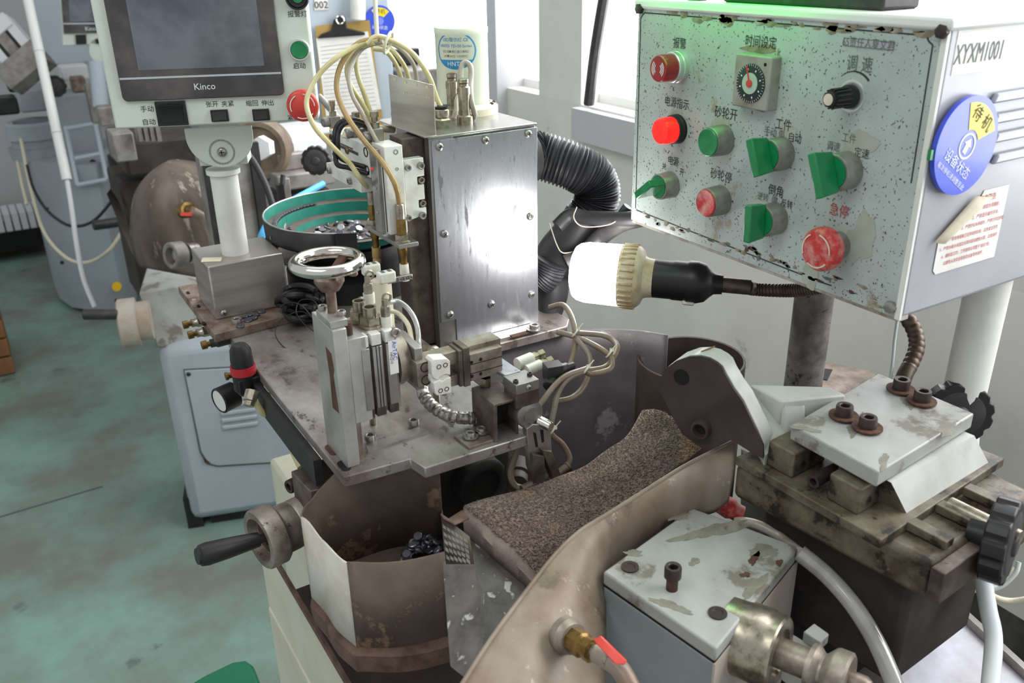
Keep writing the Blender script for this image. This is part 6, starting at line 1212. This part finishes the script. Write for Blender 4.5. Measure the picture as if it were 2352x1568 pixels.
cable('yellow_tube', [(580, 912, td), (602, 945, td+.01), (625, 955, td+.02), (642, 962, td+.03)], .0042, 'clear_tube_yellow', 'short yellow tube bending from the regulator outlet', 'air tube')
cable('yellow_tube', [(612, 905, td+.06), (625, 945, td+.05), (648, 985, td+.05), (672, 1030, td+.04), (692, 1072, td+.03)], .0048, 'clear_tube_yellow', 'long yellow tube running down to the cross slide block', 'air tube')
cable('clear_tube', [(520, 760, 1.17), (532, 790, 1.165), (545, 822, 1.16)], .0042, 'tube_clear', 'clear tube dropping into the top of the air regulator', 'air tube')
for k, (px, py, m_) in enumerate(((443, 742, 'nickel'), (455, 765, 'nickel'), (487, 788, 'dark_plastic'))):
    p = Px(px, py, .205); t = thing('needle_valve', p, ('upper left brass needle valve under the terminal foot plate', 'lower left brass needle valve under the terminal foot plate', 'black bodied needle valve under the foot plate corner')[k], 'valve', 'needle valves under the foot plate')
    mb = MB(); mb.lathe(p, XN, [(0, -.03), (.006, -.03), (.007, -.006), (.0055, -.004), (.0055, .002), (0, .002)], 14); mb.build('valve_body', m_, t)
    mb = MB(); mb.lathe(p, XN, [(.0035, .002), (.0035, .006), (.0055, .0065), (.0055, .013), (0, .013)], 14); mb.build('valve_knob', 'brass', t)
# black wire tangle on the plate
for k in range(7):
    cx, cy, t = 690+6*math.sin(k*2.3), 678+k*7, 1.16; r1, r2 = 40+8*math.sin(k), 18+4*math.cos(k*1.7)
    cable('black_cable_coil', [(cx+r1*math.cos(a*PI/6+k), cy+r2*math.sin(a*PI/6+k), t+.012*math.sin(a)) for a in range(0, 12)], .003 if k % 2 else .0045, 'black_plastic', ('lowest', 'second', 'third', 'fourth', 'fifth', 'sixth', 'topmost')[6-k]+' loop of the black cable tangle behind the handwheel', 'cable', 8, 'black cable tangle', 5)
for k, pts in enumerate(([(735, 815, 1.08), (690, 812, 1.09), (650, 795, 1.1), (632, 765, 1.11), (645, 735, 1.12), (690, 715, 1.13), (725, 735, 1.11)], [(720, 760, 1.1), (695, 740, 1.11), (680, 715, 1.12), (690, 690, 1.13), (720, 690, 1.12), (735, 715, 1.11)], [(700, 735, 1.11), (665, 730, 1.12), (643, 712, 1.13), (660, 695, 1.13), (690, 700, 1.12), (715, 725, 1.11), (738, 745, 1.1)])):
    cable('thin_wire', pts, .0007, 'black_plastic', ('thin black wire in the widest loop on the bare plate', 'thin black wire loop standing beside the handwheel shaft', 'thin black wire curled at the foot plate corner')[k], 'wire', 6)
# magnets lying on the foot plate
for k, (px, py) in enumerate(((562, 727), (575, 722), (588, 722), (600, 715), (570, 735), (552, 748), (583, 730))):
    magnet(Pz(px, py, ZP+.0135), (R_.uniform(-.2, .2), R_.uniform(-.2, .2), 0), 'dark disc magnet lying loose on the terminal foot plate', 'magnets on the foot plate', 'magnet', .0055)
# ---------------------------------------------------------------- second machine: stand with louvred door
u2 = Vector((.958, -.287, 0)); F2 = Frame(Pz(480, 1216, 0), u2, (0, 0, 1)); n2 = F2.n
nb = thing('machine_stand', Pz(560, 1216, 0), 'pale grey-blue machine stand with louvred door standing behind the work plate', 'machine stand')
a0 = F2.loc(F2.at(436, 1190))[0]; zt = F2.at(349, 800).z
mb = MB(); mb.fbox(F2, a0, .03, a0+.62, zt, -.32, 0); mb.build('stand_body', 'grey_blue', nb, bevel=.03)
mb = MB(); mb.fbox(F2, a0-.012, 0, a0+.03, .10, -.2, -.02); mb.fbox(F2, a0+.05, 0, a0+.55, .03, -.45, -.03); mb.build('foot', 'black_sheet', nb)
dq = [F2.at(x, y, .003) for x, y in ((424, 850), (700, 835), (705, 1055), (500, 1068), (478, 1062), (462, 1035))]
mb = MB(); mb.prism([F2.at(x, y, .0005) for x, y in ((421, 847), (703, 832), (708, 1058), (500, 1072), (474, 1066), (458, 1037))], n2*.001); mb.build('door_gap', 'ink_grey', nb)
mb = MB(); mb.prism(dq, n2*.004); dr = mb.build('door', 'grey_blue', nb, bevel=.002)
for y in (932, 949, 965, 981):
    s = (y-932)*.12; A1, B1 = F2.loc(F2.at(505+s, y, .007)); A2, B2 = F2.loc(F2.at(587+s, y-10, .007)); mb = MB(); mb.prism([F2.p(A1, B1-.006, .007), F2.p(A2, B1-.006, .007), F2.p(A2, B1+.006, .007), F2.p(A1, B1+.006, .007)], n2*.007); mb.build('louvre', 'grey_blue', dr, bevel=.003)
mb = MB(); mb.prism([F2.at(x, y, .0075) for x, y in ((463, 1040), (468, 1050), (485, 1064), (470, 1062))], n2*.0006); mb.build('paint_chip', 'rust', dr)
screw(dr, F2.at(433, 859, .007), n2, .006, 'pan', 'dark_screw')
t2 = dp(F2.at(400, 800))
mb = MB(); mb.prism([PD(*p) for p in ((318, 672, t2), (400, 660, t2), (470, 680, t2+.05), (460, 800, t2+.05), (360, 800, t2))], (.1, .35, 0)); hb2 = mb.build('head_block', 'cast_grey', nb, bevel=.006)
mb = MB(); mb.prism([PD(*p) for p in ((345, 615, t2+.25), (400, 612, t2+.25), (425, 650, t2+.25), (370, 665, t2+.25))], (.05, .1, 0)); mb.build('rusty_lug', 'cast_worn', nb, bevel=.004)
mb = MB(); hc2 = PD(290, 742, t2-.05); ax_ = Vector((-.97, .2, 0)); mb.lathe(hc2, ax_, [(0, -.06), (.05, -.06), (.05, -.03), (.062, -.028), (.062, .012), (.055, .016), (0, .016)], 36); mb.build('crank_disc', 'cast_worn', nb)
mb = MB(); mb.cyl(PD(272, 722, t2-.1), PD(190, 722, t2-.12), .013, n=18, ch=.003); mb.build('crank_grip', 'dark_plastic', nb)
# ---------------------------------------------------------------- third machine: its brown hood, slides and pillar
t3 = 2.15
h3 = thing('rear_splash_hood', PD(400, 620, t3), 'brown rounded splash hood of the machine behind the terminal pedestal', 'hood')
HLf = [(378, 376, t3+.05), (340, 402, t3), (308, 450, t3), (300, 520, t3), (306, 575, t3), (322, 612, t3)]; HRt = [(445, 372, t3+.1), (480, 398, t3+.05), (492, 450, t3), (494, 520, t3), (490, 580, t3), (470, 640, t3)]
ca, cb_ = catmull([PD(*p) for p in HLf], 5), catmull([PD(*p) for p in HRt], 5); rows = []
for i, (a, b) in enumerate(zip(ca, cb_)): rows.append([a.lerp(b, j/12)-_f*(.10*math.sin(PI*j/12)*(.35+.65*math.sin(PI*i/(len(ca)-1)))) for j in range(13)])
mb = MB(); mb.grid(rows); mb.build('hood_sheet', 'bg_hood', h3, solid=.004, sharp=80)
vp = PD(432, 482, t3-.13); mb = MB(); mb.lathe(vp, CR*.8-_f*.6, [(0, -.02), (.018, -.02), (.018, 0), (.012, .002), (.012, .02), (0, .02)], 18); mb.build('tap', 'brass', h3)
mb = MB(); mb.obox(PD(428, 492, t3-.16), CR*.012, CD*.004, _f*.004); mb.build('tap_lever', 'red_plastic', h3)
cable('brown_hose', [(440, 484, t3-.15), (465, 500, t3-.12), (485, 540, t3-.1), (495, 590, t3-.1)], .011, 'tube_mud', 'brown hose drooping from the rear splash hood tap', 'hose', 12)
rm = thing('rear_machine', PD(400, 700, 2.6), 'dark oily rear machine with finned block seen between the terminal and the brown hood', 'machine')
mb = MB(); bY(mb, 285, 318, 480, 398, 2.5, .3); mb.build('head', 'bg_dark', rm, bevel=.01)
mb = MB(); bY(mb, 300, 400, 500, 690, 2.75, .25); mb.build('body', 'bg_dark', rm, bevel=.01)
for k in range(4): mb = MB(); bY(mb, 318+k*14, 290, 328+k*14, 325, 2.3, .05); mb.build('fin', 'bg_metal', rm)
mb = MB(); bY(mb, 262, 305, 312, 372, 2.35, .1); mb.build('hopper_plate', 'bg_metal', rm, bevel=.004)
pl_ = rm; pax = (PD(390, 588, 1.9)-PD(450, 580, 1.95)).normalized()
mb = MB(); mb.lathe(PD(403, 586, 1.93), pax, [(.018, -.016), (.029, -.016), (.029, .012), (.026, .014), (.019, .012), (.017, -.004), (0, -.004)], 32); mb.build('pulley_disc', 'bg_metal', pl_)
mb = MB(); mb.cyl(PD(403, 586, 1.93), PD(455, 578, 1.98), .012); mb.cyl(PD(428, 582, 1.95), PD(450, 579, 1.97), .022); mb.build('pulley_shaft', 'steel_screw', pl_)
pil = thing('rear_pillar', PD(540, 600, 1.75), 'grey metal pillar with black edges standing behind the terminal tube', 'pillar')
mb = MB(); x0, x1, z0, z1 = bY(mb, 482, 330, 612, 620, 1.75, .06); mb.build('pillar_body', 'bg_metal', pil)
Y_ = PD(547, 475, 1.75).y
for (f0, f1) in ((-.02, .16), (.80, .98)): mb = MB(); mb.box((x0+(x1-x0)*f0, Y_-.012, z0-.02), (x0+(x1-x0)*f1, Y_, z1)); mb.build('edge_strip', 'black_sheet', pil)
t4 = 1.85
gh = thing('rear_grinding_head', PD(600, 380, t4), 'round tan grinding head with hexagon block right of the terminal bracket', 'grinding head')
mb = MB(); ga_ = Vector((-.6, -.8, .1)); gcn = PD(598, 345, t4+.05); mb.lathe(gcn, ga_, [(0, -.03), (.064, -.03), (.066, .0), (.06, .012), (.05, .012), (.046, .004), (0, .004)], 40); mb.build('wheel_cover', 'tan_metal', gh)
mb = MB(); mb.lathe(PD(600, 340, t4-.02), ga_, [(0, -.02), (.024, -.02), (.024, .01), (0, .01)], 6); mb.build('hex_block', 'bg_white', gh)
ws_ = thing('rear_white_slide', PD(700, 420, t4), 'white dressing slide of the rear machine with a black star knob', 'machine slide')
mb = MB(); bY(mb, 640, 318, 752, 352, t4+.08, .09); mb.build('top_block', 'bg_white', ws_, bevel=.006)
mb = MB(); bY(mb, 632, 298, 760, 316, t4+.2, .12); mb.build('back_block', 'bg_white', ws_, bevel=.006)
mb = MB(); bY(mb, 640, 352, 700, 392, t4+.06, .09); bY(mb, 636, 396, 770, 432, t4+.05, .09); mb.build('lower_block', 'bg_metal', ws_, bevel=.004)
mb = MB(); bY(mb, 640, 440, 760, 480, t4+.1, .09); mb.build('under_block', 'bg_dark', ws_, bevel=.004)
knob(PD(727, 367, t4-.02), Vector((-.45, -.85, .05)), .030, .014, 'dark star knob', 10, parent=ws_)
cable('black_cable', [(568, 352, 1.6), (590, 385, 1.6), (612, 430, 1.6), (628, 475, 1.6), (640, 500, 1.6)], .0062, 'black_plastic', 'thick black cable coming down behind the terminal bracket')
cable('blue_tube', [(596, 560, 1.5), (606, 530, 1.5), (625, 500, 1.52), (660, 468, 1.56), (700, 445, 1.6), (742, 422, 1.64)], .0062, 'tube_blue', 'bright blue air tube passing behind the feeder bowl', 'air tube')
sb_ = bw; mb = MB(); bY(mb, 652, 410, 668, 460, 1.45, .012); mb.build('sensor_block_bracket', 'bg_metal', sb_, bevel=.001)  # separate sensor block behind the bowl, only parented to the feeder
mb = MB(); bY(mb, 640, 425, 653, 462, 1.44, .012); mb.cyl(PD(648, 425, 1.44), PD(650, 402, 1.44), .004, n=10); mb.build('sensor_block', 'black_plastic', sb_)
# neighbour's control box with clipboard, tag and status disc
XB = PD(800, 160, 2.15).x
nbx = thing('rear_control_box', Px(790, 320, XB), 'pale blue-grey side of the rear control box carrying a clipboard', 'control box')
F3 = Frame(PD(790, 200, 2.2), (.958, -.287, 0), (0, 0, 1))
def q3(px, py, h=0): return F3.at(px, py, h)
mb = MB(); mb.prism([q3(690, -60), q3(888, -60), q3(912, 295), q3(700, 330)], -F3.n*.15); rb_ = mb.build('box_body', 'blue_box', nbx, bevel=.004)
mb = MB(); mb.prism([q3(722, -8, .002), q3(753, -8, .002), q3(754, 22, .002), q3(722, 24, .002)], F3.n*.001); tg_ = mb.build('number_tag', 'paper', nbx); text(tg_, '002', q3(738, 12, .0042), F3.u, F3.v, .022, 'ink')
a3, b3 = F3.loc(q3(872, 48)); status_disc(F3, a3, b3, .036, .002, rb_, math.radians(-6), False)
cbd = thing('clipboard', q3(800, 250, .02), 'clipboard with a white ruled sheet under a black spring clip', 'clipboard')
mb = MB(); mb.prism([q3(724, 60, .01), q3(848, 46, .01), q3(885, 320, .01), q3(745, 330, .01)], F3.n*.004); mb.build('board', 'clip_board', cbd)
mb = MB(); mb.prism([q3(726, 88, .0145), q3(845, 72, .0145), q3(876, 250, .0145), q3(750, 275, .0145)], F3.n*.0008); sheet = mb.build('sheet', 'paper', cbd)
mb = MB()
for k in range(17): y = 108+k*9; mb.prism([q3(735+k*.9, y, .0156), q3(838+k*1.7, y-12, .0156), q3(838+k*1.7, y-11.2, .0156), q3(735+k*.9, y+.8, .0156)], F3.n*.0001)
mb.build('ruled_lines', 'ink_grey', sheet)
mb = MB(); mb.prism([q3(729, 88, .016), q3(738, 78, .016), q3(760, 70, .016), q3(766, 46, .016), q3(778, 32, .016), q3(792, 40, .016), q3(796, 64, .016), q3(838, 74, .016), q3(838, 80, .016)], F3.n*.008); clp = mb.build('spring_clip', 'black_plastic', cbd, bevel=.002)
mb = MB(); mb.torus(q3(781, 46, .025), F3.n, .009, .0025, 20, 8); mb.build('clip_ring', 'chrome', clp)
mb = MB(); mb.cyl(q3(822, -20, .03), q3(822, 44, .03), .018, n=20); plain('white_conduit', mb, 'pipe_white', 'short white conduit hanging above the clipboard', 'conduit')
mb = MB(); bY(mb, 905, 112, 966, 150, 2.3, .03); plain('dark_monitor', mb, 'black_plastic', 'small dark box on the far window sill behind the bracket', 'box', bevel=.004)
mb = MB(); bY(mb, 930, 160, 1010, 262, 2.25, .2); plain('sill_carton', mb, 'bg_metal', 'greyish carton on the sill behind the air tubes', 'carton', bevel=.004)
cable('grey_spring_cable', [(733, 222, 1.5), (750, 240, 1.48), (768, 262, 1.45), (782, 284, 1.4)], .0055, 'bezel_grey', 'grey coiled cable slanting down right of the red stop button')
# ---------------------------------------------------------------- far left machine
fm = thing('rear_machine_stand', Pz(220, 720, 0), 'tall grey-blue machine stand with a yellow dot far back on the left', 'machine stand')
FP = [Pz(128, 668, 0), Pz(140, 695, 0), Pz(168, 715, 0), Pz(230, 724, 0), Pz(290, 722, 0), Pz(316, 708, 0)]; FP += [FP[5]+Vector((.1, .5, 0)), FP[0]+Vector((.1, .3, 0))]
zt3 = Zat(70, 372, FP[1]); mb = MB(); mb.prism([p+ZN*.02 for p in FP], (0, 0, zt3)); mb.build('stand_body', 'grey_blue_bg', fm, sharp=60)
ff = FP[3]; t5 = dp(ff+ZN*.3)
def onf(px, py, h=.01): return PD(px, py, dp(Vector((ff.x, ff.y, Zat(px, py, ff))))-h)
mb = MB(); mb.lathe(onf(269, 658, .03), -_f, [(.021, 0), (.021, .004), (0, .004)], 24); mb.build('yellow_dot', 'yellow_dot', fm)
for px, py in ((108, 480), (143, 603), (268, 690)): mb = MB(); mb.lathe(onf(px, py, .12 if px < 200 else .03), -_f, [(.008, 0), (.008, .004), (0, .004)], 12); mb.build('door_screw', 'black_hole', fm)
t6 = dp(FP[2]+ZN*.5)
mb = MB(); bY(mb, 128, 215, 232, 372, t6+.1, .2); bY(mb, 150, 372, 240, 440, t6, .2); mb.build('column', 'grey_blue_bg', fm, bevel=.01)
mb = MB()
for a, b in (((150, 290), (178, 425)), ((218, 278), (246, 412)), ((150, 296), (218, 284)), ((172, 364), (236, 352)), ((178, 425), (246, 412))): mb.tube([PD(*a, t6-.12), PD(*b, t6-.12)], .009, 8, 1)
mb.build('ladder_frame', 'blue_box', fm)
for px, py in ((180, 380), (215, 373), (184, 408), (222, 402)): screw(fm, PD(px, py, t6-.06), -_f, .012, 'cap', 'dark_screw')
mb = MB(); mb.cyl(PD(270, 510, 3.2), PD(214, 518, 3.15), .018, n=14, ch=.003); mb.build('crank_grip', 'dark_plastic', fm)
mb = MB(); pc = PD(92, 360, t6+.1); mb.lathe(pc, ZN, [(.11, 0), (.118, .05), (.10, .055), (.10, .085), (.118, .09), (.112, .15), (.10, .16), (.09, .155), (.09, .06), (0, .05)], 36); mb.build('part_pot', 'grey_blue_bg', fm)
mb = MB(); bY(mb, 75, -60, 215, 148, t6, .25); plain('blue_cabinet', mb, 'blue_box', 'pale blue control cabinet at the top left behind the white tube', 'cabinet', bevel=.006)
ht = thing('rear_terminal', PD(190, 100, 3.3), 'small dark screen terminal in a cream housing left of the main terminal', 'terminal')
F4 = Frame(PD(190, 60, 3.25), (.93, -.36, 0), (0, 0, 1)); mb = MB(); mb.prism([F4.at(132, -60), F4.at(265, -66), F4.at(270, 100), F4.at(143, 106)], -F4.n*.06); hh = mb.build('housing', 'mint', ht, bevel=.004)
mb = MB(); mb.prism([F4.at(138, -50, .002), F4.at(258, -56, .002), F4.at(262, 74, .002), F4.at(148, 77, .002)], F4.n*.006); mb.build('touch_screen', 'screen_bezel', hh)
mb = MB(); mb.prism([F4.at(156, -45, .0085), F4.at(250, -50, .0085), F4.at(252, 48, .0085), F4.at(160, 50, .0085)], F4.n*.001); mb.build('display', 'screen_lcd', hh)
mb = MB(); mb.prism([F4.at(144, 53, .0085), F4.at(258, 52, .0085), F4.at(258, 55, .0085), F4.at(144, 56, .0085)], F4.n*.001); mb.build('trim_line', 'silver_line', hh)
text(hh, 'Kinco', F4.at(211, 66, .010), F4.u, F4.v, .02, 'ink_white')
mb = MB(); mb.prism([F4.at(174, 80, .002), F4.at(198, 79, .002), F4.at(199, 101, .002), F4.at(176, 102, .002)], F4.n*.006); mb.prism([F4.at(220, 90, .002), F4.at(235, 89, .002), F4.at(235, 99, .002), F4.at(221, 100, .002)], F4.n*.006); mb.build('rocker_switches', 'black_plastic', hh)
mb = MB(); mb.lathe(F4.at(238, 118), F4.n, [(0, -.02), (.05, -.02), (.05, 0), (0, 0)], 32); mb.build('swivel_bracket', 'mint', ht)
mb = MB(); mb.cyl(PD(232, 245, 3.35), PD(222, 140, 3.3), .028, n=24); mb.build('pedestal_tube', 'blue_box', ht)
wt = thing('white_tube', PD(155, 415, 3.1), 'long white tube slanting in front of the far left stand', 'tube')
mb = MB(); mb.cyl(PD(60, -20, 3.1), PD(154, 413, 3.1), .0165, n=24); mb.build('tube_body', 'white_enamel', wt)
for f_ in (.32, .75): 
    c_ = PD(60, -20, 3.1).lerp(PD(154, 413, 3.1), f_); mb = MB(); mb.torus(c_, PD(154, 413, 3.1)-PD(60, -20, 3.1), .0175, .002, 20, 6); mb.build('band', 'bg_white', wt)
cable('pale_cable', [(154, 413, 3.1), (165, 480, 3.1), (176, 560, 3.1), (192, 640, 3.1), (218, 705, 3.1)], .0085, 'cable_white', 'pale blue-white cable hanging from the white tube to the floor', 'cable')
cable('black_cable', [(62, 380, 3.7), (78, 435, 3.6), (110, 485, 3.5), (160, 518, 3.4), (210, 510, 3.4), (250, 470, 3.4), (268, 440, 3.4)], .006, 'black_plastic', 'black cable sagging across the far left stand')
cable('cream_cable', [(48, 320, 3.8), (70, 430, 3.7), (100, 530, 3.5), (150, 590, 3.4), (200, 603, 3.35), (250, 575, 3.3), (285, 525, 3.3)], .007, 'cable_beige', 'cream cable sagging lower across the far left stand')
cable('cream_cable', [(25, 282, 3.9), (35, 340, 3.9), (50, 420, 3.85), (62, 470, 3.8)], .007, 'cable_beige', 'cream cable hanging down the wall left of the parts pot')
# top-left bits of the next machine
tl = thing('tilted_slide_unit', PD(45, 130, 3.4), 'tilted metal slide unit at the upper left edge of the picture', 'slide unit')
ta = (PD(80, 165, 3.4)-PD(0, 70, 3.4)).normalized(); tn = (_f.cross(ta)).normalized(); c_ = PD(35, 115, 3.4)
for k, (o_, w_, m_) in enumerate(((-.05, .018, 'bg_white'), (0, .022, 'bg_metal'), (.05, .016, 'bg_white'), (.025, .006, 'black_plastic'), (-.025, .006, 'black_plastic'))): mb = MB(); mb.obox(c_+tn*o_, ta*.11, tn*w_, _f*.03); mb.build('rod' if k < 3 else 'groove', m_, tl, bevel=.003)
mb = MB(); mb.obox(PD(60, 155, 3.38), ta*.05, tn*.09, _f*.04); mb.build('end_block', 'bg_metal', tl, bevel=.004)
mb = MB(); mb.obox(PD(2, 72, 3.4), ta*.03, tn*.06, _f*.04); mb.build('head_block', 'bg_white', tl, bevel=.004)
mb = MB(); bY(mb, -10, 225, 44, 265, 3.5, .12); bY(mb, 18, 188, 66, 212, 3.6, .1); plain('black_holder', mb, 'black_plastic', 'black plastic holder at the left picture edge below the tilted unit', 'holder', bevel=.01)
mb = MB(); bY(mb, 42, 205, 112, 258, 3.9, .2); mb.build('machine_bed', 'grey_blue_bg', fm, bevel=.01)
knob(PD(128, 198, 3.5), Vector((-.3, -.9, .1)), .042, .03, 'dark knob', 10, parent=fm)
mb = MB(); bY(mb, 140, 150, 205, 185, 3.7, .1); mb.build('pale_fixture', 'bg_white', fm, bevel=.008)
mb = MB(); bY(mb, 165, 176, 198, 214, 3.6, .06); mb.build('rusty_fixture', 'rust_steel', fm, bevel=.008)
mb = MB(); bY(mb, 205, 195, 226, 285, 3.5, .06); plain('grey_post', mb, 'bg_metal', 'grey post behind the far left stand beside the terminal tube', 'post', bevel=.004)
mb = MB(); bY(mb, 228, 245, 262, 290, 3.0, .06); plain('grey_block', mb, 'bg_metal', 'grey block directly left of the main terminal corner', 'block', bevel=.004)
bln = fm
mb = MB(); mb.lathe(PD(272, 410, 2.9), ZN, [(0, -.045), (.022, -.042), (.03, -.02), (.03, .02), (0, .02)], 20); mb.build('regulator_bowl', 'blue_box', bln)
mb = MB(); mb.lathe(PD(272, 390, 2.9), ZN, [(.026, -.01), (.026, .05), (.016, .055), (.016, .09), (0, .09)], 16); mb.build('regulator_head', 'black_plastic', bln)
mb = MB(); bY(mb, 262, 412, 288, 445, 2.85, .05); mb.build('regulator_block', 'black_plastic', bln, bevel=.004)
mb = MB(); mb.prism([PD(245, 445, 2.6), PD(262, 470, 2.6), PD(310, 590, 2.5), PD(300, 575, 2.5)], (.02, .06, 0)); plain('sheet_strip', mb, 'bg_dark', 'narrow dark sheet strip slanting left of the rear hood', 'strip')
# things on the far floor
cr_ = thing('low_pallet', PD(40, 525, 5.2), 'low black pallet with white striped stack against the far wall', 'pallet')
mb = MB(); mb.box((-.30, 5.25, .06), (.26, 5.5, .16)); mb.build('deck', 'black_hole', cr_)
for k in range(14): mb = MB(); x = -.28+k*.038; mb.box((x, 5.26, .16), (x+.03, 5.48, .25)); mb.build('white_bar', 'bg_white', cr_)
wp = Pz(37, 858, 0); wzt = Zat(-4, 690, wp)
wb = thing('wooden_crate', (wp.x-.2, wp.y+.2, 0), 'brown wooden crate cut by the left picture edge', 'crate')
for k in range(4): mb = MB(); mb.box((wp.x-.4, wp.y, wzt*k/4+.004), (wp.x, wp.y+.02, wzt*(k+1)/4-.004)); mb.build('plank', 'wood', wb, bevel=.003)
mb = MB(); mb.box((wp.x-.4, wp.y+.02, 0), (wp.x, wp.y+.4, wzt-.01)); mb.build('crate_body', 'wood', wb, bevel=.004)
zb_ = .28; mb = MB(); GP = [Pz(400, 1590, zb_), Pz(470, 1548, zb_), Pz(535, 1517, zb_), Pz(565, 1513, zb_), Pz(582, 1525, zb_), Pz(596, 1560, zb_), Pz(620, 1640, zb_), Pz(450, 1700, zb_)]
mb.prism(GP, (0, 0, -zb_+.002)); plain('green_bin', mb, 'green_bin', 'green plastic bin lid at the bottom left picture edge', 'bin', bevel=.008)
